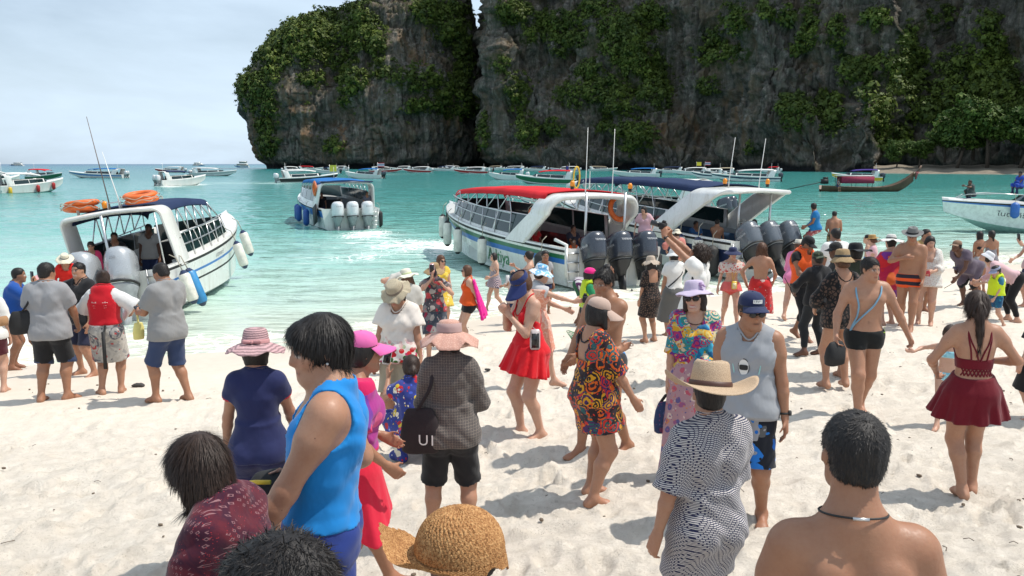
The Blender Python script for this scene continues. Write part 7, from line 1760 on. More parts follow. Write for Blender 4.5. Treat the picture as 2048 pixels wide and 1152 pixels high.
# --- 12 lilac hat and paisley shawl
MULTI = [(.55, .02, .04), (.02, .25, .38), (.58, .30, .02), (.12, .03, .20), (.03, .22, .20), (.55, .42, .12), (.40, .03, .12), (.60, .50, .35)]
def x_lilac(b, root, sp):
    shades(b, root, None, 1.12)
    strap(b, root, [(.335, -1.4), (.315, -.6), (.303, 0), (.315, .6), (.335, 1.4)], .004, BROWN, 'necklace', .008)
p12 = P('smiling woman in lilac sun hat, big sunglasses and bright paisley shawl', (1388, 563), feet=946, face=170, smile=1, pose=dict(rh=(.125, .02, .46), lh=(-.06, .12, .60), lp=(-.2, -1, -.3), head=(-16, -2, 6)),
   wear=[shawl(C((.03, .25, .36), 'paisley', MULTI, 13), low=.06, high=.37, t=.014, k=.05, arms=.95, dropl=-.35, fl=.014), ('dress', lambda b: smin(b.skirt(top=.13, length=.60, flare=.055, pleat=9, pa=.008), np.maximum(b.top(hem=.05, sleeve=None, t=.008, th=.01, neck=.06, front=.08), -9), .02), C((.42, .25, .28), 'floral', [(.50, .10, .14), (.60, .48, .42), (.12, .10, .25), (.55, .22, .10), (.30, .10, .22)], 17)),
         ('shawl_knot', lambda b: knot(b), C((.01, .27, .40), 'paisley', [(.01, .30, .45), (.02, .14, .30), (.05, .35, .5)], 5))], hair=('bob', 'n', .9), hat=('bucket', cloth((.50, .42, .55)), dict(w=1.12, droop=.16, ch=.40, wv=.04, waves=3, pitch=-.10, z=.76, flower=cloth((.46, .30, .50)))), skin='e', extra=x_lilac)
def knot(b):
    g = b.g; D = g.new(); p = b.sh[0] + (b.F1 * .055 + b.R1 * .035 - b.A * .03) * b.H
    cap(g, D, p, p + b.R1 * .02 * b.H, .022 * b.H, .02 * b.H, .01)
    for dx, l in ((-.045, .17), (.035, .19)): cap(g, D, p, p + np.array([dx, .012, -l]) * b.H, .012 * b.H, .024 * b.H, .01)
    cap(g, D, p, b.sh[0] + (b.A * .02) * b.H, .02 * b.H, .018 * b.H, .01); return D + b.wr_noise(.003, 2)
# --- 13 orange dress with beige visor
ORD = C((.020, .014, .016), 'paisley', [(.62, .10, .012), (.02, .014, .016), (.55, .03, .02), (.015, .02, .03), (.60, .28, .015), (.02, .10, .11), (.03, .015, .02), (.06, .02, .10)], 14)
def x_vis(b, root, sp): shades(b, root, None, .95)
p13 = P('woman in black and orange tropical dress with beige peaked sun cap', (1200, 596), feet=997, face=292, fat=1.12, pose=dict(rh=(.135, .16, .50), lh=(-.24, .30, .66), ld=(-.3, .9, .25), head=(-8, 6, 0), lp=(-.4, -.6, -1), lf=(-.075, .03, 0, -8), rf=(.07, -.03, 0, 8)),
   wear=[('dress', lambda b: smin(b.top(hem=.02, sleeve=.98, t=.014, th=.03, neck=.056, wide=.03, back=.04), b.skirt(top=.12, length=.235, flare=.015, t=.02), .03), ORD)], hair=('bob', 'k', .7), hat=('cap', C((.46, .33, .27)), dict(ch=.36, bl=.58, bd=.22, pitch=.14, bh=1.3)), skin='a', extra=x_vis)
# --- 14 shirtless man behind
p14 = P('shirtless man in black and blue swim trunks half behind the tropical dress', (1206, 538), feet=906, face=128, sex='m', fat=1.08, pose=dict(lh=(-.02, .20, .575), rh=(.12, .15, .52), head=(16, 8, 0), **dict(lf=(-.05, -.12, .01, -5, 10), rf=(.05, .12, 0, 5))),
   wear=[pants(C((.03, .03, .034), 'vstripe', [(.012, .20, .50)], 3.2), 'swim_trunks', leg=.42, t=.008, th=.010, waist=.075, wr=0)], hair=('short', 'k', 1.3), skin='b', extra=lambda b, root, sp: strap(b, root, [(.345, 2.2), (.335, 1.1), (.29, .6), (.22, .3)], .010, RUBBER, 'neck_strap', .012))
# --- 15 red swimsuit
RED = C((.62, .008, .016))
p15 = P('woman in red skirted swimsuit with navy open-topped visor hat', (1034, 548), feet=874, face=118, pose=dict(lh=(-.025, .165, .745), rh=(.02, .17, .76), lp=(-.5, -.3, -1), rp=(.5, -.2, -1), lean=.10, head=(10, 30, 0), lf=(-.05, -.03, 0, -4), rf=(.06, .04, 0, 10), ld=(.3, .5, .8), rd=(-.3, .5, .8), lc=1.0, rc=1.0),
   wear=[suit(RED, neck=.05, front=.02, back=.16, cut=.09), skirt(RED, 'swim_skirt', top=.13, length=.225, flare=.060, pleat=11, pa=.014)], hair=('bun', 'b'), hat=('visor', C((.022, .035, .13)), dict(ch=.22, bl=.62, bd=.30, bh=1.55, pitch=.1)), skin='e', extra=lambda b, r, s: [strap(b, r, [(.24, .42 * q), (.30, .62 * q), (.335, 1.4 * q), (.30, 2.35 * q), (.22, 2.6 * q), (.15, 2.8 * q)], .011, RED, 'strap', .006) for q in (-1, 1)])
# --- 16 blue white hat, orange sarong
p16 = P('woman in grey top with pale blue and white hat stretching a camera forward', (1085, 528), feet=764, face=264, pose=dict(rh=(.06, .30, .70), lh=(-.06, .22, .62), rp=(.4, -.3, -1), head=(0, 8, 0), rd=(0, 1, .2), **WALK2),
   wear=[tee(C((.36, .35, .36), 'stripe', [(.55, .54, .54)], 26), hem=.05, sleeve=.5, wide=.02, t=.014, th=.02), brief(C((.02, .025, .05), 'floral', [(.6, .6, .6), (.6, .6, .6)], 40), 'bikini_bottom', waist=.075, cut=.07), ('sarong', lambda b: smin(np.maximum(b.shawl(low=.13, high=.32, t=.02, arms=.3), -b.g.lin(b.R1, -(b.R1 @ b.C0) - .0)), np.maximum(b.skirt(top=.12, length=.36, flare=.03, t=.02, hemw=.04, pleat=6), -b.g.lin(b.R0, -(b.R0 @ b.C0) - .02)), .03), C((.58, .26, .17), 'paisley', [(.58, .24, .16), (.62, .34, .26), (.55, .20, .14), (.62, .40, .32)], 9))], hair=('bun', 'n'), hat=('bucket', C((.58, .62, .66), 'paisley', [(.62, .66, .70), (.22, .45, .66), (.66, .68, .70), (.12, .33, .58)], 7), dict(w=1.2, k=3, wv=.05)), skin='e')
# --- 17 white floral blouse
p17 = P('woman in white blouse with poppies round the hem and frayed straw hat', (784, 566), d=8.5, face=170, fat=1.15, pose=dict(lh=(-.15, .06, .46), rh=(.15, .06, .47), head=(-14, 34, 0)),
   wear=[tee(C((.68, .62, .56), 'hem', [(.40, .03, .12), (.50, .015, .02), (.05, .13, .03), (.55, .28, .26), (.52, .02, .03), (.30, .36, .2)], 1.0), 'blouse', hem=.0, sleeve=.55, t=.02, th=.045, neck=.052, wide=.035, wr=.004), pants(C((.34, .29, .21)), 'shorts', leg=.9, t=.015, th=.03)], hair=('nape', 'k'), hat=('frill', ST_CREAM, dict(droop=.16, w=.78, band=cloth((.20, .16, .12)), wv=.07)), skin='a')
# --- 18 cream hat, hand on it
p18 = P('woman with reddish hair holding her cream hat down with one hand', (810, 538), d=12.0, face=12, pose=dict(lh=(-.09, .02, .93), lp=(-1, -.1, .1), ld=(.8, 0, .4), rh=(.12, .12, .52), head=(0, 0, -10)),
   wear=[tee(C((.50, .48, .44)), 'jacket', hem=.05, sleeve=.8, t=.018, th=.04, wide=.015), skirt(C((.55, .53, .48)), 'long_skirt', top=.11, length=.42, flare=.05, pleat=8)], hair=('long', 'b', .8), hat=('wide', cloth((.68, .65, .53)), dict(w=.86, droop=.16, band=cloth((.50, .55, .30)), wv=.06)), skin='e')
# --- 19 photographing, dark floral
p19 = P('woman in dark red and grey floral outfit photographing with a pink phone', (868, 526), feet=722, face=190, pose=dict(rh=(.035, .17, .865), lh=(-.07, .17, .80), rp=(1, 0, -1), lp=(-1, 0, -1), rd=(0, .1, 1), ld=(.6, .3, .9)),
   wear=[tee(C((.07, .06, .07), 'tropic', [(.35, .02, .04), (.22, .20, .20), (.42, .05, .06), (.05, .05, .06), (.35, .32, .30)], 12), 'blouse', hem=.03, sleeve=.5, wide=.02, t=.016, th=.03), skirt(C((.05, .06, .08), 'tropic', [(.25, .02, .05), (.18, .17, .18), (.02, .03, .05), (.3, .28, .27)], 11), top=.11, length=.30, flare=.03)], hair=('bun', 'n'), hat=('sun', ST_TAN, dict(w=.98, droop=.30, lift=0)), skin='e')
p20 = P('woman with brown bob in yellow dress behind the photographing woman', (882, 510), feet=664, face=200, pose=dict(head=(20, 5, 0)), wear=[('dress', lambda b: smin(b.top(hem=.02, sleeve=.3, t=.012, th=.02, neck=.05), b.skirt(top=.12, length=.27, flare=.05), .02), C((.66, .45, .05), 'floral', [(.7, .6, .3), (.65, .5, .1)], 14))], hair=('bob', 'b'), skin='e', extra=x_vis)
p21 = P('girl in orange vest and black shorts holding a hot pink scarf behind her', (934, 530), feet=692, face=100, sex='f', pose=dict(lh=(-.05, -.14, .50), rh=(.06, -.13, .50), lp=(-1, .3, 0), lf=(-.06, .02, 0, 0), rf=(.06, .06, 0, 5)),
   wear=[tee(C((.66, .09, .015)), 'vest_top', hem=.03, sleeve=None, t=.012, th=.02, front=.02), pants(BLK, leg=.33, t=.008, th=.012), ('scarf', lambda b: pink_scarf(b), C((.72, .015, .26)))], hair=('bob', 'b', .8), skin='e', extra=x_vis)
def pink_scarf(b):
    g = b.g; D = g.new(); H = b.H; a = b.sh[0] + np.array([-.03, -.01, .015]) * H; e = b.C0 + np.array([-.06, -.15, -.04]) * H
    for w in np.linspace(0, 1, 6): cap(g, D, a + np.array([.07 * w, -.03 - .02 * w, .0]) * H, e + np.array([.16 * w - .02, -.06 * math.sin(w * 3), -.10 * (1 - w)]) * H, .012 * H, .022 * H, .02)
    return D + b.wr_noise(.005, 1.4)
p22 = P('woman with black bob in navy striped swim dress stepping through the shallows', (988, 505), feet=622, face=112, pose=dict(lh=(-.12, .14, .60), rh=(.11, .08, .50), **WALK2), wear=[suit(C((.10, .09, .14), 'vstripe', [(.48, .42, .42)], 22), neck=.05, back=.08), skirt(C((.08, .07, .12), 'vstripe', [(.5, .38, .38)], 20), 'swim_skirt', top=.13, length=.21, flare=.05, pleat=8)], hair=('bob', 'k', .7), skin='e')
p23 = P('dark-haired woman in sunglasses and strapless top beyond the pale blue hat', (1058, 502), d=17.0, face=85, pose=dict(rh=(.05, .22, .78), lh=(-.06, .2, .7), rp=(.6, 0, -1)), wear=[tee(C((.5, .46, .44)), 'wrap', hem=.0, sleeve=None, neck=.10, front=.03, arm=.085, t=.01, th=.02)], hair=('bun', 'k', 1.3), skin='e', extra=lambda b, r, s: (shades(b, r), strap(b, r, [(.33, 2.0), (.3, .9), (.2, .2), (.1, -.6)], .01, RUBBER)))
p24 = P('boy in grey shirt standing by the ladder of the red roofed boat', (1090, 498), d=18.5, face=190, sex='c', H=1.42, pose={}, wear=[tee(GREYT, t=.014), pants(NAV)], hair=('short', 'k'), skin='c')
p25 = P('child raising a thin phone behind the navy visor hat', (1028, 543), d=16.0, face=185, sex='c', H=1.15, pose=dict(rh=(.12, .18, .80), rd=(0, .2, 1)), wear=[tee(C((.5, .4, .35))), pants(NAV)], hair=('short', 'k'), skin='b')
p26 = P('child in lime green float vest and hot pink cap carrying a fishing net', (1180, 536), d=13.2, face=285, sex='c', pose=dict(lh=(-.16, .05, .52), rh=(.12, .14, .55)), wear=[tee(C((.02, .22, .09)), 'swim_shirt', hem=.05, sleeve=.6, t=.01), tee(C((.46, .60, .02)), 'float_vest', hem=.07, sleeve=None, t=.045, th=.05, neck=.06, arm=.07), pants(BLK, leg=.5)], hair=('nape', 'k'), hat=('cap', C((.72, .02, .20)), dict(bl=.4)), skin='b')
p27 = P('person bending down in white shirt with plum stripes by the dark motors', (1212, 533), d=16.5, face=262, sex='m', H=1.62, pose=dict(lean=1.15, rh=(.08, .42, .40), lh=(-.1, .40, .38), head=(0, -20, 0), lf=(-.1, 0, 0), rf=(.1, .03, 0)), wear=[tee(C((.62, .60, .60), 'vstripe', [(.09, .03, .09)], 5.5), 'shirt', hem=.0, t=.02, th=.03, wide=.02), pants(C((.02, .10, .05)), 'shorts')], hair=('short', 'k'), skin='c')
LACE = cloth((.40, .32, .25), 'lace', [(.58, .48, .38)], 45); MESH = C((.010, .009, .010), 'lace', [(.16, .10, .075)], 26)
p28 = P('woman in black net dress and lacy beige hat facing the boats', (1302, 512), feet=682, face=25, pose=dict(lh=(-.125, .05, .47), rh=(.11, .13, .50)), wear=[('dress', lambda b: smin(b.top(hem=.02, sleeve=.9, t=.012, th=.02, neck=.05, wide=.015, back=.05), b.skirt(top=.12, length=.31, flare=.012, t=.018), .02), MESH)], hair=('long', 'k', .6), hat=('frill', LACE, dict(w=.86, droop=.30)), skin='a')
p29 = P('woman in white bucket hat, white tee and long grey skirt', (1348, 497), d=14.6, face=20, fat=1.1, pose=dict(rh=(.10, .16, .50), lh=(-.12, .06, .48)), wear=[tee(WHT, hem=.06, sleeve=.6, wide=.02, t=.016, th=.02), skirt(C((.13, .13, .125)), 'long_skirt', top=.11, length=.42, flare=.04, pleat=6)], hair=('nape', 'k'), hat=('bucket', cloth((.68, .68, .66)), dict(w=1.08)), skin='a', extra=lambda b, r, s: strap(b, r, [(.335, 2.2), (.34, 1.3), (.25, 2.4), (.16, 3.4), (.09, 4.2)], .012, RUBBER, 'bag_strap', .03))
# --- 30 photographer with raised arms
p30 = P('curly-haired man in white tee raising a black camera high overhead', (1412, 487), d=10.6, face=62, sex='m', H=1.80, fat=.95, pose=dict(lh=(-.05, .235, 1.07), rh=(.05, .235, 1.07), lp=(-1, -.3, -.2), rp=(1, -.3, -.2), shrug=.035, lean=-.12, head=(0, -34, 0), ld=(.4, .2, .9), rd=(-.4, .2, .9), lc=.9, rc=.9, ext=.05),
   wear=[tee(C((.72, .71, .68)), hem=-.01, sleeve=.40, t=.016, th=.035, neck=.05, front=.04, wide=.012), pants(C((.10, .10, .10)), 'trousers', leg=1.7)], hair=('thick', 'n', 1.5), skin='b', extra=lambda b, r, s: (watch(b, r, 0), strap(b, r, [(.345, -2.3), (.335, -1.2), (.26, -1.6), (.16, -2.2), (.08, -2.6)], .016, RUBBER, 'bag_strap', .035)))
p31 = P('woman in navy hat, ruffled red print cape and coral shorts with yellow pouch', (1466, 494), feet=652, face=180, pose=dict(lh=(-.20, .04, .50), rh=(.17, .02, .50), **WALK), wear=[shawl(C((.56, .48, .42), 'floral', [(.45, .03, .03), (.50, .05, .04), (.4, .03, .03), (.6, .5, .45)], 26), 'cape', low=.20, high=.325, t=.03, arms=.7, fl=.03), brief(C((.62, .10, .09)), 'bikini_shorts', waist=.085, cut=.10, t=.012), skirt(C((.66, .13, .12)), 'frill', top=.085, length=.12, flare=.03, pleat=14, pa=.012)], hair=('nape', 'n'), hat=('bucket', C((.02, .026, .075)), dict(w=1.3, droop=.22)), skin='e', extra=lambda b, r, s: (strap(b, r, [(.33, -.6), (.24, -.25), (.12, -.05), (.06, 0), (.12, .05), (.24, .25), (.33, .6)], .004, YELL, 'cord', .05)))
p32 = P('woman with long dark wavy hair, bare back and red print sarong', (1524, 485), feet=664, face=-12, pose=dict(lh=(-.155, .03, .55), rh=(.14, .10, .55), lp=(-1, -.3, 0), **WALK2), wear=[suit(C((.50, .02, .02)), 'halter', neck=.06, back=.24, front=.04, arm=.085), skirt(C((.50, .025, .03), 'floral', [(.60, .50, .45), (.12, .08, .08), (.58, .05, .05), (.55, .40, .36)], 13), 'sarong', top=.12, length=.40, flare=.055, pleat=7, hemw=.03, skew=-.03)], hair=('wavy', 'b', 1.25), skin='a')
HOOD = C((.68, .20, .37))
p33 = P('woman in pink hooded cover-up and small white hat wading with one leg forward', (1598, 478), d=16.6, face=330, H=1.60, pose=dict(lean=.36, rh=(.08, .28, .60), lh=(-.06, .28, .58), rp=(.6, -.4, -.6), lf=(-.06, -.22, .02, 0, 20), rf=(.06, .14, 0)), wear=[tee(HOOD, 'hooded_top', hem=-.05, sleeve=1.6, t=.022, th=.04, wide=.03, neck=.04), brief(C((.65, .08, .08)), 'bikini_bottom'), ('hood', lambda b: np.maximum(b.sph(b.Nk + np.array([0, -.055, .0]) * b.H, .055 * b.H), -b.sph(b.Nk + np.array([0, -.06, .05]) * b.H, .045 * b.H)), HOOD)], hair=('nape', 'b'), hat=('fedora', cloth((.66, .62, .52)), dict(band=RUBBER)), skin='e')
LIFE = C((.78, .10, .015))
p34 = P('young man in black cap and orange life vest looking down', (1622, 474), feet=677, face=205, sex='m', pose=dict(lh=(-.05, .20, .62), rh=(.06, .20, .62), head=(20, 25, 0), **WALK2), wear=[tee(LIFE, 'life_vest', hem=.06, sleeve=None, t=.05, th=.05, neck=.055, arm=.07), pants(BLK, 'leggings', leg=1.5, t=.008, th=.012), tee(BLK, 'shirt', hem=.03, sleeve=.3, t=.01)], hair=('short', 'k'), hat=('cap', BLK, {}), skin='c')
p35 = P('man in black wetsuit with camouflage cap and a walkie-talkie', (1636, 503), feet=708, face=20, sex='m', skin='d', pose=dict(lh=(-.14, .15, .60), rh=(.14, .06, .5), lp=(-1, -.5, 0), lf=(-.10, .02, 0, -70), rf=(.08, 0, 0, -60)), wear=[tee(BLK, 'wetsuit_top', hem=.0, sleeve=1.8, t=.012, th=.014), pants(C((.015, .017, .02)), 'leggings', leg=1.86, t=.008, th=.010)], hair=('short', 'k'), hat=('cap', C((.05, .07, .04), 'tropic', [(.03, .04, .025), (.12, .12, .08), (.02, .025, .015), (.09, .10, .06)], 22), dict(by=math.pi)))
p36 = P('woman in black lace top and brown straw hat with black ribbon seen from behind', (1686, 500), feet=772, face=8, fat=1.05, pose=dict(lh=(-.12, .15, .56), rh=(.12, .14, .55), lp=(-1, -.7, 0), rp=(1, -.7, 0), lf=(-.085, 0, 0, -8), rf=(.075, .02, 0, 8)), wear=[tee(C((.008, .008, .009), 'lace', [(.13, .08, .06)], 20), 'lace_top', hem=-.04, sleeve=1.6, t=.014, th=.035, neck=.06, wide=.03, back=.03)], hair=('lowbun', 'b'), hat=('sun', ST_TAN, dict(band=RUBBER, bandh=.12, w=.76, droop=.26, ch=.46, wv=.02)), skin='a')
p37 = P('man in wide black hat and olive shirt behind the lace top', (1712, 486), feet=752, face=2, sex='m', fat=1.1, pose=dict(lh=(-.14, .1, .5), rh=(.13, .16, .56)), wear=[tee(OLIVE, hem=-.02, t=.02, th=.04, wide=.02), pants(OLIVE, leg=.98, t=.016, th=.035)], hair=('short', 'k'), hat=('wide', BLK, dict(w=.88, droop=.06)), skin='b')
p38 = P('man in black cap peering between the white tee and the straw hat', (1670, 478), d=13.2, face=60, sex='m', H=1.66, pose=dict(head=(20, 10, 0)), wear=[tee(C((.03, .03, .03)), t=.014), pants(BLK)], hair=('short', 'k'), hat=('cap', C((.02, .02, .02)), {}), skin='d')
p39 = P('man in white tee with close-cropped hair facing the sea', (1672, 456), d=15.6, face=10, sex='m', fat=1.1, pose={}, wear=[tee(WHT, t=.016, th=.03, wide=.02), pants(NAV)], hair=('short', 'k', .6), skin='c')
p40 = P('bare-chested boy wading out, looking along the shore', (1737, 451), d=23.0, face=60, sex='c', H=1.38, pose={}, wear=[pants(C((.05, .2, .5)), 'swim_trunks', leg=.6)], hair=('short', 'k'), skin='e')
p41 = P('woman in pale pink top and golden straw boater with ponytail', (1745, 470), d=19.0, face=70, pose={}, wear=[tee(C((.62, .38, .42)), t=.014, th=.02, sleeve=.4), skirt(C((.6, .4, .4)), top=.11, length=.2)], hair=('lowbun', 'b'), hat=('boater', ST_GOLD, {}), skin='e')
p42 = P('woman wrapped in crimson and purple flowered sarong under a huge white hat', (1783, 469), d=15.4, face=18, pose=dict(lh=(-.06, .14, .70), rh=(.06, .14, .7)), wear=[('sarong', lambda b: smin(b.shawl(low=.0, high=.335, t=.03, arms=1.2, k=.12, fl=.02), b.skirt(top=.14, length=.32, flare=.03, t=.02, hemw=.02), .04), C((.42, .015, .06), 'bloom', [(.50, .02, .03), (.17, .03, .24), (.55, .04, .03), (.09, .04, .22), (.60, .12, .03)], 4.2))], hair=('nape', 'k'), hat=('wide', ST_WHITE, dict(band=RUBBER, bandh=.10, w=.98, droop=.22, roll=.12, wv=.08, k=3)), skin='e')
# --- 43 swim briefs
LB_ = plain('pale_blue_strap', (.20, .38, .52), .7)
def x_brief(b, root, sp):
    strap(b, root, [(.345, -2.0), (.335, -1.0), (.29, -.5), (.22, -.15), (.15, .45), (.09, .95), (.02, 1.25)], .009, LB_, 'camera_strap', .03); strap(b, root, [(.345, 2.0), (.335, 1.1), (.29, .75), (.22, .6), (.15, .7), (.09, 1.0), (.02, 1.25)], .009, LB_, 'camera_strap', .03)
    lg = plain('lime_print', (.40, .62, .08), .7, dirt=0); V, F = text_geo('speedo', .105)
    mk('lettering', [tsurf(b, .008 + x / b.H * .9, -1.15 + y / (.1 * b.H), .036) for x, y in V[:, :2]], F, lg, root, False)
    strap(b, root, [(-.02, -.95), (.01, -.85), (.045, -.8), (.06, -.82)], .005, lg, 'piping', .014)
p43 = P('shirtless man in black swim briefs with pale blue camera strap walking to the camera', (1806, 0) if False else (1742, 515), feet=828, face=176, sex='m', fat=1.06, pose=dict(lh=(-.25, .03, .52), rh=(.20, .10, .53), lp=(-1, -.4, 0), head=(22, 4, 0), lf=(-.03, -.10, .0, -4), rf=(.05, .12, 0, 4), lc=.8, rc=.8),
   wear=[pants(C((.012, .013, .013)), 'swim_briefs', leg=.20, t=.007, th=.008, waist=.062, wr=0)], hair=('short', 'k', 1.0), skin='a', extra=x_brief)
p44 = P('little girl in pale blue bikini with topknot reaching toward the man in swim briefs', (1902, 650), feet=850, face=150, sex='c', pose=dict(rh=(.30, .06, .72), rd=(1, .1, .1), lh=(-.14, -.03, .5), lf=(-.08, -.14, .02, -8, 25), rf=(.05, .20, 0, 10), head=(0, 0, 0)), wear=[brief(C((.28, .55, .62), 'floral', [(.5, .7, .72), (.2, .45, .55)], 30), 'bikini_bottom', waist=.07, cut=.08), ('bikini_top', lambda b: np.maximum(np.maximum(b.T - .008, np.abs(b.hgt() - .235) * b.H - .035), -b.sph(b.sh[0], .03)), C((.28, .55, .62), 'floral', [(.5, .7, .72), (.2, .45, .55)], 30))], hair=('bun', 'n'), skin='e')
p45 = P('bare-chested man in grey brimmed hat and orange and black trunks', (1826, 456), feet=657, face=150, sex='m', fat=1.12, pose=dict(rh=(.05, .16, .72), lh=(-.12, .08, .5), rp=(1, -.4, -.4), head=(10, 8, 0), **WALK), wear=[pants(C((.025, .02, .03), 'stripe', [(.70, .09, .02)], 2.6), 'swim_trunks', leg=.36, t=.008, th=.01, waist=.075, wr=0)], hair=('short', 'k'), hat=('fedora', C((.16, .16, .155)), dict(w=1.35, band=BLK)), skin='b')
p46 = P('woman with long black hair in white lace beach dress', (1862, 472), feet=648, face=150, fat=1.15, pose=dict(rh=(.05, .18, .62), lh=(-.06, .18, .62), rp=(1, -.5, -.3), head=(20, 12, 0)), wear=[('lace_dress', lambda b: smin(b.top(hem=.0, sleeve=1.5, t=.016, th=.03, neck=.055, front=.04, wide=.02), b.skirt(top=.10, length=.16, flare=.04), .03), cloth((.66, .64, .60), 'lace', [(.50, .36, .30)], 28))], hair=('long', 'k'), skin='e')
p47 = P('man half hidden behind the white lace dress', (1853, 458), d=17.2, face=200, sex='m', pose={}, wear=[tee(C((.35, .22, .08)), t=.014), pants(NAV)], hair=('short', 'k'), skin='b')
p48 = P('man in brown cap and plum shirt stooping to reach down', (1916, 480), d=17.6, H=1.70, face=112, sex='m', skin='d', pose=dict(lean=.95, bend=.03, lh=(-.10, .40, .40), rh=(.08, .22, .47), ld=(0, .6, -.6), head=(0, -8, 0), lf=(-.09, 0, 0), rf=(.09, .04, 0)), wear=[tee(C((.11, .085, .115)), hem=-.01, t=.018, th=.03, wide=.02), pants(BLK, leg=.95, t=.018, th=.035)], hair=('short', 'k'), hat=('cap', C((.24, .15, .10)), {}), extra=None)
p49 = P('dark-haired woman in black bandeau hugging her friend at the water', (1960, 462), d=20.5, face=15, pose=dict(rh=(.12, .1, .6)), wear=[('bandeau', lambda b: np.maximum(b.T - .01, np.abs(b.hgt() - .225) * b.H - .05), BLK), pants(C((.32, .32, .33)), leg=.4)], hair=('long', 'k'), skin='b')
p50 = P('woman with ponytail in grey halter top and shorts at the water', (1984, 460), d=19.8, face=0, pose=dict(lh=(-.16, .05, .62), rh=(.14, .05, .48)), wear=[suit(C((.20, .19, .21)), 'halter', back=.10), pants(C((.36, .36, .37)), leg=.42)], hair=('tail', 'k', 1.0), skin='b')
p51 = P('boy in neon yellow float vest with blue print shorts', (1990, 532), feet=655, face=105, sex='c', pose=dict(lh=(-.1, .12, .5), rh=(.1, .1, .5), head=(0, 20, 0), **WALK2), wear=[tee(C((.04, .18, .26)), 'swim_shirt', hem=.05, sleeve=.5, t=.01), tee(C((.58, .72, .02)), 'float_vest', hem=.05, sleeve=None, t=.045, th=.05, neck=.055, arm=.07), pants(C((.015, .10, .20), 'floral', [(.03, .3, .4), (.01, .06, .15)], 16), leg=.7)], hair=('short', 'k'), skin='e', hat=('visor', C((.30, .32, .45)), {}))
p52 = P('person in pink and black rash suit with white cap stooping over the boy', (1984, 518), d=15.2, H=1.62, face=75, sex='f', pose=dict(lean=1.05, lh=(-.1, .40, .44), rh=(.1, .4, .44), head=(0, -40, 0), lf=(-.08, 0, 0), rf=(.08, .05, 0)), wear=[tee(C((.62, .40, .42)), 'rash_top', hem=.05, sleeve=1.6, t=.010, th=.012), pants(BLK, 'leggings', leg=1.86, t=.008, th=.01)], hair=('bun', 'k'), hat=('bucket', cloth((.68, .68, .70)), dict(w=.86)), skin='e')
# --- 53 burgundy swimsuit
BUR = C((.13, .004, .012))
def x_bur(b, root, sp):
    for q in (-1, 1):
        strap(b, root, [(.325, math.pi - q * .75), (.285, math.pi - q * .55), (.235, math.pi - q * .45), (.19, math.pi - q * .42)], .006, BUR, 'strap', .006); strap(b, root, [(.325, math.pi - q * .75), (.28, math.pi - q * .45), (.23, math.pi - q * .18), (.19, math.pi - q * .06)], .006, BUR, 'strap', .006)
    n = 9
    for k in range(n):
        a0, a1 = math.pi - .95 + 1.9 * k / n, math.pi - .95 + 1.9 * (k + 1) / n
        strap(b, root, [(.115, a0), (.132, (a0 + a1) / 2), (.148, a1)], .0055, BUR, 'lattice', .007); strap(b, root, [(.148, a0), (.132, (a0 + a1) / 2), (.115, a1)], .0055, BUR, 'lattice', .007)
p53 = P('woman with ponytail in burgundy strappy-backed swimsuit with skirt', (1955, 582), feet=988, face=-8, fat=1.06, pose=dict(lh=(-.12, .13, .58), rh=(.12, .13, .64), rp=(1, -.8, -.4), lp=(-1, -.6, -.3), head=(-10, 10, 0), lf=(-.015, -.02, 0, -4), rf=(.05, .05, 0, 10), lc=.8, rc=.9),
   wear=[('swimsuit_top', lambda b: np.maximum(np.maximum(b.T - .006, (.145 - b.hgt()) * b.H), np.maximum((b.hgt() - .235) * b.H, (b.hgt() - .195 - .0) * b.H - .9 * np.maximum(b.g.lin(b.F1, -(b.F1 @ b.C0)) + .02, 0))), BUR), skirt(BUR, 'swim_skirt', top=.115, length=.205, flare=.062, pleat=11, pa=.012, t=.008)], hair=('tail', 'n', 1.1), skin='a', extra=x_bur)
p54 = P('woman in black top and skirt cut off by the right edge', (2085, 640), d=8.2, face=20, H=1.25, pose=dict(lh=(-.17, .04, .46)), wear=[tee(BLK, 'top', sleeve=.7, wide=.05, t=.018, th=.04), skirt(BLK, top=.12, length=.34, flare=.04)], hair=('bob', 'k'), skin='e')
p55 = P('person at the right edge lifting a phone in one hand', (2068, 470), d=17.0, face=100, H=1.62, pose=dict(lh=(-.1, .28, .80), ld=(0, .4, .9), rh=(.1, .2, .6)), wear=[tee(C((.55, .4, .4))), pants(NAV)], hair=('bob', 'k'), skin='e')
# ------------------------------------------------------------------ left group
p56 = P('man in grey tee and black shorts with denim cuffs carrying a black shoulder bag', (92, 525), feet=802, face=8, sex='m', fat=1.12, pose=dict(rh=(.135, .15, .53), lh=(-.15, .04, .46), rp=(1, -.6, 0), rf=(.075, .03, 0, 35), lf=(-.09, 0, 0, -4), head=(-24, 4, 0), rc=.8), wear=[tee(C((.27, .27, .28)), hem=-.03, sleeve=.72, t=.018, th=.035, wide=.03, wr=.003), pants(BLK, leg=.92, t=.018, th=.035), ('denim_cuff', lambda b: smin(b.limb('l', 0, .84, 1.04, .034, .036), b.limb('l', 1, .84, 1.04, .034, .036), 0), DENIM)], hair=('short', 'k', .8), skin='b')
p57 = P('smiling man in black tee taking a selfie beside the silver motors', (156, 525), feet=750, face=150, sex='m', fat=1.12, smile=1, pose=dict(rh=(.20, .26, .80), rd=(.2, .4, .8), lh=(-.14, .05, .47), rp=(.6, 0, -1), head=(15, -4, 6), lf=(-.09, 0, 0, -6), rf=(.09, 0, 0, 14)), wear=[tee(C((.014, .014, .016)), hem=-.03, sleeve=.6, t=.016, th=.03, wide=.02), pants(C((.022, .024, .05)), leg=.95, t=.018, th=.03)], hair=('short', 'k', .8), skin='a')
VEST = C((.50, .008, .018))
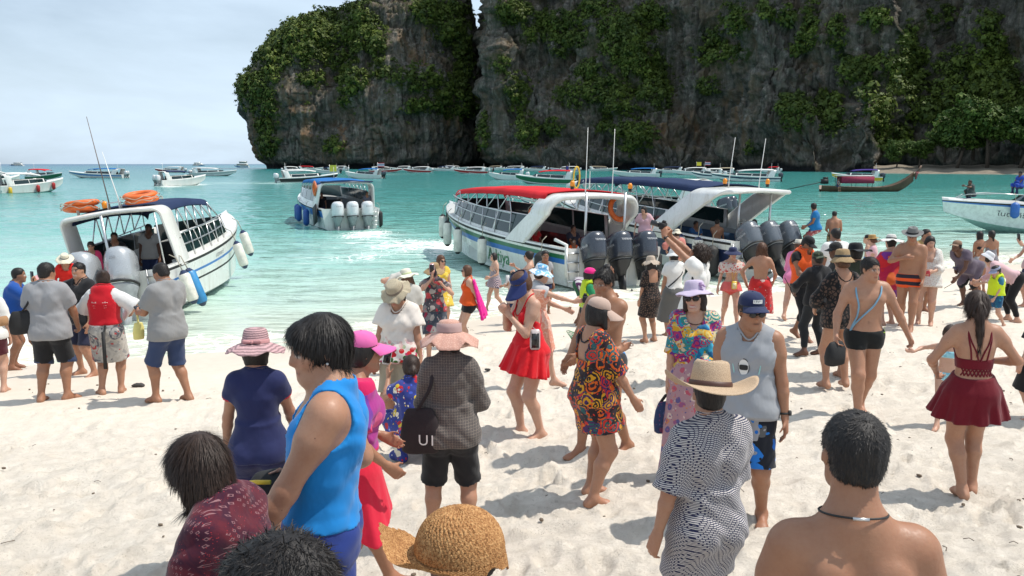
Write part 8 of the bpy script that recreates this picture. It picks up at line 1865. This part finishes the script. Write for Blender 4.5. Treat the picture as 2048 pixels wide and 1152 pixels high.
def x_vest(b, root, sp):
    for k, (h, s_) in enumerate(((.268, .055), (.245, .04), (.228, .036))):
        for q, w in ((-.34, ('~=~', '- --', '-- -')[k]), (.34, ('=~=', '-- -', '- -')[k])):
            V, F = text_geo(w, s_ * .8); mk('lettering', [tsurf(b, h + y / b.H, math.pi + q - x / (.115 * b.H) * .9, .052) for x, y in V[:, :2]], F, WTXT, root, False)
    strap(b, root, [(.09, math.pi - .25), (.02, math.pi - .22)], .014, RUBBER, 'vest_strap', .055)
    MB().box(tsurf(b, .04, math.pi - .2, .05) + np.array([0, -.02, -.24]), (.045, .012, .50)).build('vest_strap', RUBBER, root)
p58 = P('woman in red float vest over white shawl and print skirt, hair in a bun', (205, 541), feet=788, face=6, fat=1.12, pose=dict(lh=(-.11, .17, .60), rh=(.16, .14, .64), lp=(-1, -.5, 0), rp=(1, -.3, -.3), lf=(-.06, .0, 0, -40), rf=(.07, .05, 0, -10), head=(18, 16, 0)),
   wear=[tee(C((.64, .63, .62)), 'white_shawl', hem=.07, sleeve=1.0, t=.02, th=.03, wide=.06), tee(VEST, 'float_vest', hem=.085, sleeve=None, t=.048, th=.05, neck=.055, arm=.064, wr=.001), skirt(C((.36, .33, .30), 'paisley', [(.40, .37, .33), (.28, .27, .26), (.38, .05, .05), (.45, .42, .38), (.10, .10, .12), (.36, .34, .31)], 7), top=.12, length=.33, flare=.012, t=.02)], hair=('bun', 'n'), skin='a', extra=x_vest)
p59 = P('man in grey polo with yellow collar and navy knee shorts looking at his phone', (316, 527), feet=803, face=58, sex='m', fat=1.08, pose=dict(lh=(-.07, .215, .635), rh=(.075, .20, .66), lp=(-.6, -.6, -1), head=(8, 24, 0), lf=(-.07, .08, 0, -10), rf=(.085, -.07, 0, 5), lc=.8, rc=.6), wear=[tee(C((.24, .24, .24)), 'polo_shirt', hem=-.03, sleeve=.75, t=.018, th=.035, neck=.042, wide=.03, wr=.003), pants(DENIM, leg=1.0, t=.018, th=.032), ('collar', lambda b: np.maximum(b.sph(b.Nk + b.A * .012 * b.H, .056 * b.H), np.maximum(-b.sph(b.Nk + b.A * .035 * b.H, .046 * b.H), np.abs(b.hgt() - .345) * b.H - .022)), C((.60, .36, .02)))], hair=('short', 'k', .5), skin='b')
p60 = P('man in blue shirt bending in the shallows at the left edge', (36, 540), d=13.5, face=288, sex='m', H=1.7, skin='c', pose=dict(lean=.25, rh=(.1, .36, .60), lh=(-.1, .3, .58)), wear=[tee(C((.012, .07, .30)), t=.018, th=.03, wide=.02, sleeve=.9), pants(NAV)], hair=('short', 'k'))
p62 = P('woman in pale pink jacket with black hair tied back at the boat stern', (88, 504), d=17.0, face=250, H=1.60, pose=dict(lean=.20, rh=(.12, .25, .72), lh=(-.1, .2, .6), head=(0, 20, 0)), wear=[tee(C((.58, .32, .33)), 'jacket', sleeve=1.7, t=.02, th=.03, wide=.02), pants(BLK, leg=.9)], hair=('lowbun', 'k'), skin='e')
p66 = P('person with white sleeve cut off by the left edge', (-28, 545), d=11.6, face=20, H=1.6, pose={}, wear=[tee(WHT, wide=.04, sleeve=1.0, t=.02), pants(C((.10, .02, .03)), leg=.7)], hair=('bob', 'k'), skin='e')
# ------------------------------------------------------------------ on and around the boats
def on(b, x, y, z): return b.w((x, y, z))
SIT = dict(hz=.20, lf=(-.07, .22, -.24), rf=(.07, .22, -.24), lk=(-.1, 1, .6), rk=(.1, 1, .6), lh=(-.08, .2, .24), rh=(.08, .2, .24))
def rider(label, base, face, sex='m', top=BLK, hat=None, skin='c', H=1.62, pose=None, legs=NAV, bare=False, hair=('short', 'k'), **k):
    return P(label, None, face=face, sex=sex, H=H, base=base, pose=pose or {}, wear=([] if bare else [tee(top, t=.015, th=.025)]) + [pants(legs, leg=.8)], hair=hair, hat=hat, skin=skin, **k)
p61 = P('woman in red jacket and cream ribboned sun hat stepping down from the stern', None, base=on(LB, -.55, .75, .15), H=1.58, face=200, pose=dict(lean=.42, rh=(.12, .28, .58), lh=(-.1, .3, .60), head=(0, 20, 0)), wear=[tee(C((.66, .022, .015)), 'jacket', sleeve=1.7, t=.02, th=.035, wide=.02), pants(BLK, leg=1.7)], hair=('nape', 'k'), hat=('sun', cloth((.66, .60, .46)), dict(band=cloth((.20, .19, .17)), w=1.02)), skin='a')
p63 = P('woman in navy print top and rose pink jacket standing at the boat stern', None, base=on(LB, .75, .80, .22), H=1.58, face=205, pose=dict(rh=(.08, .18, .60), lh=(-.1, .18, .55), head=(-5, 10, 0)), wear=[tee(C((.018, .02, .05), 'floral', [(.5, .48, .48), (.02, .02, .05), (.3, .3, .35)], 12), 'top', t=.014, th=.02), ('jacket', lambda b: np.maximum(b.top(sleeve=1.7, t=.024, th=.03, wide=.012), np.minimum(b.g.lin(b.F1, -(b.F1 @ b.C0)) - .01, 9) if False else np.maximum(b.g.lin(b.F1, -(b.F1 @ b.C0)) - .02, -9) * 0 + np.minimum(b.T, .03) * 0 + np.where(np.abs(b.g.lin(b.R1, -(b.R1 @ b.C0))) < .07, .05, -.05)), C((.55, .03, .10))), pants(BLK, leg=1.2)], hair=('bun', 'k'), skin='a')
rider('man in black shirt in the shade of the navy roof', on(LB, 1.6, .62, .22), 200, H=1.68)
rider('man in pale tee with shoulder strap in the shade of the navy roof', on(LB, 2.6, .18, .22), 190, top=C((.40, .38, .36)), skin='d', H=1.74)
rider('person in dark clothes standing under the blue roof of the departing boat', on(MBT, 3.2, .9, .25), 190, H=1.62); rider('crewman in grey shirt at the right side of the departing boat', on(MBT, 1.4, -1.2, .3), 200, top=C((.1, .1, .13)), H=1.65)
p70 = P('young woman in pale pink tee and black shorts climbing down beside the dark motors', None, base=on(RB, .25, -1.2, .72), H=1.58, face=160, pose=dict(lean=.25, rh=(.18, .05, .50), lh=(-.14, .10, .52), head=(-20, 25, 0), rp=(1, -.2, 0)), wear=[tee(C((.58, .36, .40)), sleeve=.8, t=.018, th=.03, wide=.025), pants(BLK, leg=.3)], hair=('bob', 'k', .7), skin='e')
p71 = P('woman in salmon cover-up and floppy white hat descending at the stern', None, base=on(RB, -.55, -1.75, .10), H=1.55, face=10, pose=dict(rh=(.15, .08, .52), lh=(-.17, .08, .6), lp=(-1, -.2, 0)), wear=[('cover_up', lambda b: smin(b.shawl(low=.02, high=.335, t=.024, arms=1.6, fl=.02), b.top(hem=-.03, sleeve=1.6, t=.016, th=.03, wide=.03), .03), C((.56, .20, .17))), ('dress_back', lambda b: np.maximum(np.maximum(b.T - .056, np.abs(b.g.lin(b.R1, -(b.R1 @ b.C0))) - .05), np.maximum(b.g.lin(b.F1, -(b.F1 @ b.C0)), np.abs(b.hgt() - .16) * b.H - .22)), C((.02, .015, .02), 'floral', [(.5, .4, .4), (.3, .1, .1)], 24))], hair=('nape', 'n'), hat=('bucket', cloth((.64, .58, .46)), dict(w=1.1, wv=.06)), skin='e')
rider('passenger in red top seated deep inside the red roofed boat', on(RB, 3.4, .7, .45), 200, 'f', top=C((.55, .03, .03)), pose=SIT, skin='c'); rider('passenger in dark clothes seated under the red roof', on(RB, 2.6, -.2, .45), 210, top=C((.03, .03, .05)), pose=SIT); rider('child with orange vest seated under the red roof', on(RB, 1.7, .3, .4), 190, 'c', top=LIFE, pose=SIT, H=1.2)
rider('bare-shouldered passenger sitting under the raked arch', on(NB, 1.5, .6, .55), 330, 'm', bare=True, pose=SIT, skin='b'); rider('passenger in grey hat and red print top sitting by the post', on(NB, 1.1, -.1, .55), 170, 'f', top=C((.45, .08, .08), 'floral', [(.6, .5, .5), (.5, .05, .05)], 18), pose=SIT, hat=('fedora', C((.3, .29, .27)), dict(w=1.3)), skin='b')
rider('woman in blue swimsuit sitting under the far arch leg', on(NB, 1.3, -.8, .55), 20, 'f', top=C((.05, .25, .5)), pose=SIT, hair=('long', 'k'), skin='b'); rider('person in blue lying back behind the coaming of the navy boat', on(NB, 2.6, .5, .4), 200, 'm', top=C((.03, .10, .25)), pose=SIT)
p80 = rider('man in blue and navy rash top perched on the grey motors', on(NB, -.75, -1.25, 1.22), 75, top=C((.012, .16, .40)), pose=dict(SIT, head=(-70, 5, 0), lean=.15), hair=('thick', 'k', 1.1), legs=C((.30, .08, .08), 'floral', [(.5, .4, .4), (.2, .03, .05)], 14), extra=lambda b, r, s: shades(b, r))
p81 = rider('bare-backed man in camouflage shorts sitting on the outermost motor', on(NB, -.95, -1.75, 1.0), -20, bare=True, pose=dict(SIT, lean=.25), legs=C((.09, .075, .04), 'tropic', [(.05, .04, .02), (.2, .15, .08), (.3, .24, .12), (.03, .03, .02)], 14), skin='b')
rider('crewman in blue shirt standing on the roofed boat out in the bay', on(FB[17], 1.6, .3, 1.6), 180, top=C((.012, .05, .25)), H=1.7, hres=.03)
rider('boatman in dark shirt crouching on the bow and pointing left', on(EB, 10.5, -.1, 1.62), 100, top=C((.03, .05, .05)), pose=dict(SIT, lean=.3, lh=(-.05, .34, .42), hz=.15, lf=(-.07, .15, 0), rf=(.07, .12, 0)), skin='d', hres=.03); rider('boatman in blue shirt and cap sitting on the cabin top at the right edge', on(EB, 8.2, -.2, 1.95), 110, top=C((.012, .05, .32)), pose=dict(SIT, lf=(-.07, .18, -.02), rf=(.07, .2, -.02)), skin='d', hat=('cap', BLK, {}), hres=.03)
rider('dark-haired passenger whose head shows above the cabin at the right edge, nearer the bow', on(EB, 5.9, .4, .75), 180, pose={}, skin='c', hres=.03, H=1.6); rider('capped passenger beside the one above the right edge cabin', on(EB, 5.5, -.2, .8), 170, pose={}, skin='c', hat=('cap', BLK, {}), hres=.03, H=1.6)
rider('helmsman in dark shirt at the stern of the longtail boat', at(1675, 372, 104.5) * [1, 1, 0] + [0, 0, .5], 200, top=C((.05, .06, .09)), pose=SIT, hres=.035); rider('small figure sitting on the bow of the small white boat with blue awning', on(FB[18], 7.0, 0, 1.7), 100, pose=SIT, hres=.035)
for sp in PEOPLE: sp['loc'], sp['Hh'] = place(sp)
_pm = {id(p9): 1}
p9['hat'] = ('cowboy', cow_mat(), p9['hat'][2])
with ThreadPoolExecutor(4) as ex: list(ex.map(make_arrays, PEOPLE))
for sp, st in ((p1, (6500, .055, .0016, 'flow')), (p2, (12000, .07, .0011, 'flow')), (p4, (11000, .024, .0011, 'curl')), (p10, (15000, .009, .0009, 'crop')), (p14, (1500, .03, .0024, 'crop')), (p43, (1500, .02, .0024, 'crop')), (p53, (1500, .09, .002, 'flow')), (p30, (1800, .06, .003, 'curl')),
               (p56, (900, .018, .003, 'crop')), (p57, (900, .018, .003, 'crop')), (p59, (900, .014, .003, 'crop')), (p7, (1200, .04, .0022, 'flow')), (p32, (900, .08, .004, 'flow'))): sp['strands'] = st
for sp in PEOPLE: link_person(sp)
# ------------------------------------------------------------------ things people hold or carry, and small things on the sand
BLKM = plain('black_fabric', (.014, .014, .015), .75, bump=.2)
def crochet():
    b = p5['b']; rows, n = 64, 210; th = np.linspace(0, 2 * math.pi, n, endpoint=False); t = np.linspace(0.0, 1, rows); V = []
    for i, f in enumerate(t):
        if f < .58: a = f / .58 * math.pi * .52; r, z = .50 * math.sin(a) ** .85, .52 * math.cos(a) + .06
        else: g = (f - .58) / .42; r, z = .50 + .44 * g, .05 - .14 * g
        st = np.abs(np.sin(th * 21 * max(1, round(3 * min(1, r / .45))) / 2 + (i // 2 % 2) * math.pi / 2)); k = .036 * st ** .7 * (.35 + .65 * abs(math.sin(i * math.pi / 2 + .8)))
        side = np.exp(-((th - math.pi / 2) / .95) ** 2); r = r + (.46 * side - .40) * max(0, (f - .58) / .42)
        zz = z + k * (1 if f < .58 else .9) + (f > .58) * ((f - .58) / .42) ** 2 * (.42 * side + .10 * np.sin(th * 5 + 1) + .05 * np.sin(th * 9)); rr = r + k * (1 if f > .1 else 0) - (f > .58) * .25 * side * (f - .58)
        V.append(np.stack([rr * np.cos(th), rr * np.sin(th) * 1.06, zz], -1))
    T = rotm('x', .42); V = np.concatenate(V); V = b.Hd + ((V * 1.12 @ T.T + [0, .01, .34]) * b.hs) @ b.HR.T
    m = N('raffia'); f = m.noise(60, 5, .7, .5, src=m.mapping((1, 1, 1))); v = m.vor(230, out='Distance')
    m.set(Base_Color=m.ramp(m.math('ADD', m.math('MULTIPLY', f, .7), m.math('MULTIPLY', v, .4)), [(.3, (.13, .05, .018)), (.52, (.37, .18, .068)), (.75, (.54, .31, .135))]), Roughness=.8, Specular_IOR_Level=.25); m.bump(v, .6, .003)
    mk('sun_hat', V, gridfaces(rows, n, True), m.m, p5['root'])
crochet()
def camera(sp, i, label, off=(0, .03, .02), rz=0, lens=.09, tilt=0):
    p = hand_pos(sp, i, .07, off); e = empty('camera', p); e.rotation_euler = (tilt, 0, R_(sp['face']) + rz); tag(e, label, 'camera')
    mb = MB(); V, F = superloft([(-.045, 0, .062, .028), (-.04, 0, .07, .034), (.03, 0, .07, .034), (.04, 0, .062, .028)], 20, 5); mb.geo((V, F)); mb.box((0, 0, .055), (.05, .05, .03), taper=.7); mb.build('body', BLKM, e)
    V, F = superloft([(.03, 0, .033, .033), (.03 + lens, 0, .036, .036), (.032 + lens, 0, .028, .028)], 18, 2); mk('lens', V @ rotm('x', -math.pi / 2).T, F, plain('lens_black', (.02, .02, .022), .3, dirt=0), e, True); return e
q = .5 * (hand_pos(p30, 0, .06) + hand_pos(p30, 1, .06)); cm = camera(p30, 0, 'black camera with lens held overhead by the curly-haired man', rz=0, lens=.13, tilt=.25); cm.location = q + np.array([-.03, -.0, .03])
camera(p16, 1, 'small black camera with wrist cord held out by the woman in pale blue hat', lens=.03)
MB().tube([hand_pos(p16, 1, .07) + [-.01, 0, 0], hand_pos(p16, 1, .07) + [-.015, 0, -.22], hand_pos(p16, 1, .07) + [.015, 0, -.0]], .003, 5).build('wrist_cord', STEEL, None, True)
tag(bpy.data.objects['wrist_cord'], 'thin looped cord dangling from the small black camera', 'cord')
hold_phone(p7, 0, 'white phone held up by the crouching woman', (.62, .62, .62), (.08, .009, .16), off=(0, 0, .07), rot=(-.15, .25, 0))
hold_phone(p19, 1, 'pink phone held before the face of the woman in the floral outfit', (.55, .32, .36), rot=(0, 0, math.pi)); hold_phone(p57, 1, 'dark phone raised for the selfie by the silver motors', rot=(0, 0, math.pi)); hold_phone(p59, 0, 'phone in the hands of the man in the grey polo', off=(.06, .02, .03), rot=(-.9, 0, 0)); hold_phone(p25, 1, 'thin white edged phone raised behind the navy visor', (.5, .5, .5))
hold_phone(p34, 0, 'white phone held by the young man in the life vest', (.6, .6, .6), off=(.05, .02, .03), rot=(-.7, 0, 0)); hold_phone(p46, 1, 'crimson phone held by the woman in white lace', (.45, .02, .05), off=(-.03, .02, .02), rot=(-.8, 0, 0)); hold_phone(p55, 0, 'phone lifted at the right edge', rot=(-.2, 0, 0))
def pouch(sp, h, ang, off, label, col, w=.085, hh=.16, inner=(.02, .02, .022), cord=True):
    b = sp['b']; p = world_of(sp, tsurf(b, h, ang, off)); e = empty('phone_pouch', p); e.rotation_euler = (0, 0, R_(sp['face']) - ang + math.pi); tag(e, label, 'pouch')
    mb = MB(); V, F = superloft([(-.008, 0, hh / 2, w / 2), (.008, 0, hh / 2, w / 2)], 24, 6); mb.geo((V @ rotm('y', math.pi / 2).T @ rotm('z', math.pi / 2).T, F)); mb.build('sleeve', plain('pouch_plastic', col, .3), e); MB().box((0, -.010, -.01), (w * .72, .006, hh * .70)).build('phone_window', plain('pouch_window', inner, .15, dirt=0), e)
    if cord: Mi = np.array(e.rotation_euler.to_matrix()).T; MB().tube([(0, 0, hh / 2)] + [Mi @ (world_of(sp, tsurf(b, q[0], q[1], .02)) - p) for q in ((.22, ang * .8), (.29, ang * .7), (.335, ang * 1.1))], .004, 5).build('cord', plain('pale_cord', (.6, .6, .58), .6), e, True)
pouch(p15, .13, -1.25, .085, 'clear phone pouch hanging before the red swimsuit', (.55, .48, .48), .10, .20); pouch(p31, .055, -.05, .075, 'yellow phone pouch hanging over the coral shorts', (.72, .48, .03), .10, .15, (.7, .62, .35), False)
def sh_pts(sp, h, ang, i, end, off=.03): b = sp['b']; return [end] + [world_of(sp, v) for v in (tsurf(b, h, ang, off + .02), b.sh[i] + (b.A * .035 - b.R1 * (.02 if i else -.02) - b.F1 * .03) * b.H, b.sh[i] + (b.A * .035 + b.F1 * .03) * b.H, tsurf(b, .2, ang * .6, off + .02))] + [end]
e = world_of(p56, p56['b'].C0 + (p56['b'].A * .10 - p56['b'].R0 * .155 - p56['b'].F0 * .05) * p56['b'].H); bag(e, (.30, .12, .30), BLKM, 'black shoulder bag hanging at the side of the man in grey tee', R_(20), strap_pts=[e + [0, 0, .12], world_of(p56, tsurf(p56['b'], .24, -2.4, .05)), world_of(p56, p56['b'].sh[0] + (p56['b'].A * .042 + p56['b'].R1 * .03) * p56['b'].H), world_of(p56, tsurf(p56['b'], .26, -.7, .05))])
e = world_of(p8, p8['b'].C0 + (p8['b'].A * .06 - p8['b'].R0 * .125 - p8['b'].F0 * .06) * p8['b'].H); bag(e, (.26, .10, .30), plain('black_tote', (.018, .010, .012), .75, bump=.2), 'black tote with white letters on the shoulder of the tweed jacket', R_(-8), 'tote_bag', strap_pts=[e + [-.02, 0, .13], world_of(p8, tsurf(p8['b'], .25, -2.5, .06)), world_of(p8, p8['b'].sh[0] + (p8['b'].A * .045 + p8['b'].R1 * .02) * p8['b'].H), world_of(p8, tsurf(p8['b'], .27, -.8, .05))], text=('U1', .10, WTXT, .06, -.05))
bag(hand_pos(p12, 1, .10, (0, 0, -.13)), (.20, .09, .26), C((.03, .05, .13), 'floral', [(.08, .10, .22), (.16, .05, .12)], 18), 'small dark blue patterned bag held low beside the paisley shawl', R_(10), 'handbag', strap_mat=BLKM, strap_pts=[hand_pos(p12, 1, .10, (-.05, 0, -.02)), hand_pos(p12, 1, .06), hand_pos(p12, 1, .10, (.05, 0, -.02))])
e = hand_pos(p1, 1, .08, (0, -.02, .02)); bag(e, (.18, .13, .12), BLKM, 'black mesh bag of snorkel gear in the hand behind the blue tank top', .2, 'mesh_bag')
for dz, nm, m_ in ((.03, 'yellow snorkel mask strap bundled in the mesh bag', YELL), (-.05, 'yellow handle sticking out of the mesh bag', YELL)):
    pp = e + np.array([-.10, -.06, dz]); o = MB().tube([pp + [.02, .0, 0], pp + [.06, -.02, .012 * (1 if dz > 0 else -1)], pp + [.12, -.02, .012]], .009, 8).build('strap_roll', m_, None, True); tag(o, nm, 'strap')
e = hand_pos(p43, 1, .07, (0, 0, -.08)); bag(e, (.22, .15, .24), BLKM, 'crumpled black bundle hanging from the hand of the man in swim briefs', .3, 'cloth_bundle', strap_pts=[e + [0, 0, .1], hand_pos(p43, 1, .06)])
e = world_of(p59, p59['b'].wr[0] + np.array([-.02, .0, -.24])); bag(e, (.14, .08, .22), C((.70, .62, .22)), 'pale yellow bag dangling below the hands of the man in the grey polo', .3, 'drawstring_bag', strap_pts=[e + [0, 0, .1], hand_pos(p59, 0, .04)], squash=2)
e = hand_pos(p35, 0, .08, (0, 0, .05)); o = empty('walkie_talkie', e); tag(o, 'black walkie-talkie with long aerial held by the man in wetsuit', 'radio'); o.rotation_euler = (0, -.5, 0); MB().box((0, 0, 0), (.055, .035, .12)).build('case', BLKM, o); MB().tube([(-.015, 0, .06), (-.02, 0, .26)], .006, 6).build('aerial', BLKM, o, True)
e = hand_pos(p26, 0, .05); o = empty('fishing_net', e); tag(o, 'green hand net held by the child in lime vest', 'net'); o.rotation_euler = (0, 0, .2); MB().tube([(0, 0, .1), (-.05, 0, -.15), (-.12, 0, -.4)], .008, 6).build('handle', plain('net_green', (.02, .25, .10), .5), o, True)
mb = MB()
for k in range(7): a = np.linspace(0, 2 * math.pi, 15); r = .13 * (1 - k / 8); mb.tube([(-.17 - .03 * k + r * math.cos(t), r * math.sin(t), -.45 - .0 + .02 * k + .35 * r * math.sin(t)) for t in a], .004 if k else .009, 4)
mb.build('net_bag', plain('net_green', (.02, .25, .10), .5), o, True)
e = hand_pos(p48, 0, .10); o = MB().tube([e, e + [-.18, -.02, -.10]], .006, 5).build('stick', BARK, None, True); tag(o, 'thin stick in the hand of the stooping man', 'stick')
bag(at(4, 642, 10.6), (.15, .12, .12), C((.36, .20, .10)), 'brown woven bag of sandals at the left edge', .4, 'basket_bag')
# bits of coral and twigs on the sand
def debris():
    rs = np.random.RandomState(4); mb = MB()
    for k in range(330):
        y = 4.2 + 13 * rs.rand() ** 1.3; x = rs.uniform(-.66, .66) * y; z = float(zg(x, y)) + .006
        if float(shore_s(x, y)) < 2.2: continue
        if rs.rand() < .6:
            V, F = ellipsoid_geo((0, 0, 0), np.array([.018, .012, .008]) * rs.uniform(.5, 1.6), 6, 4); mb.geo((V @ rotm('z', rs.rand() * 6).T + [x, y, z], F))
        else:
            a = rs.rand() * 3.1; l = rs.uniform(.02, .09); mb.tube([(x, y, z + .004), (x + l * .5 * math.cos(a), y + l * .5 * math.sin(a), z + .012), (x + l * math.cos(a + .4), y + l * math.sin(a + .4), z + .005)], .003, 4)
    tag(mb.build('beach_debris', plain('debris', (.16, .12, .085), .9), None, True), 'twigs and coral bits strewn on the sand', kind='stuff')
debris()
for px, py, r, lb in ((277, 773, .055, 'pale coral lump between the red vest and the grey polo'), (1212, 730, .05, 'coral lump near the shore left of the black dress'), (975, 740, .025, 'small dark pebble left of the red swimsuit')):
    p = hit(px, py); boulder((p[0], p[1], p[2] + r * .25), (r * 1.7, r, r * .7), px, lb).name = 'coral_lump'
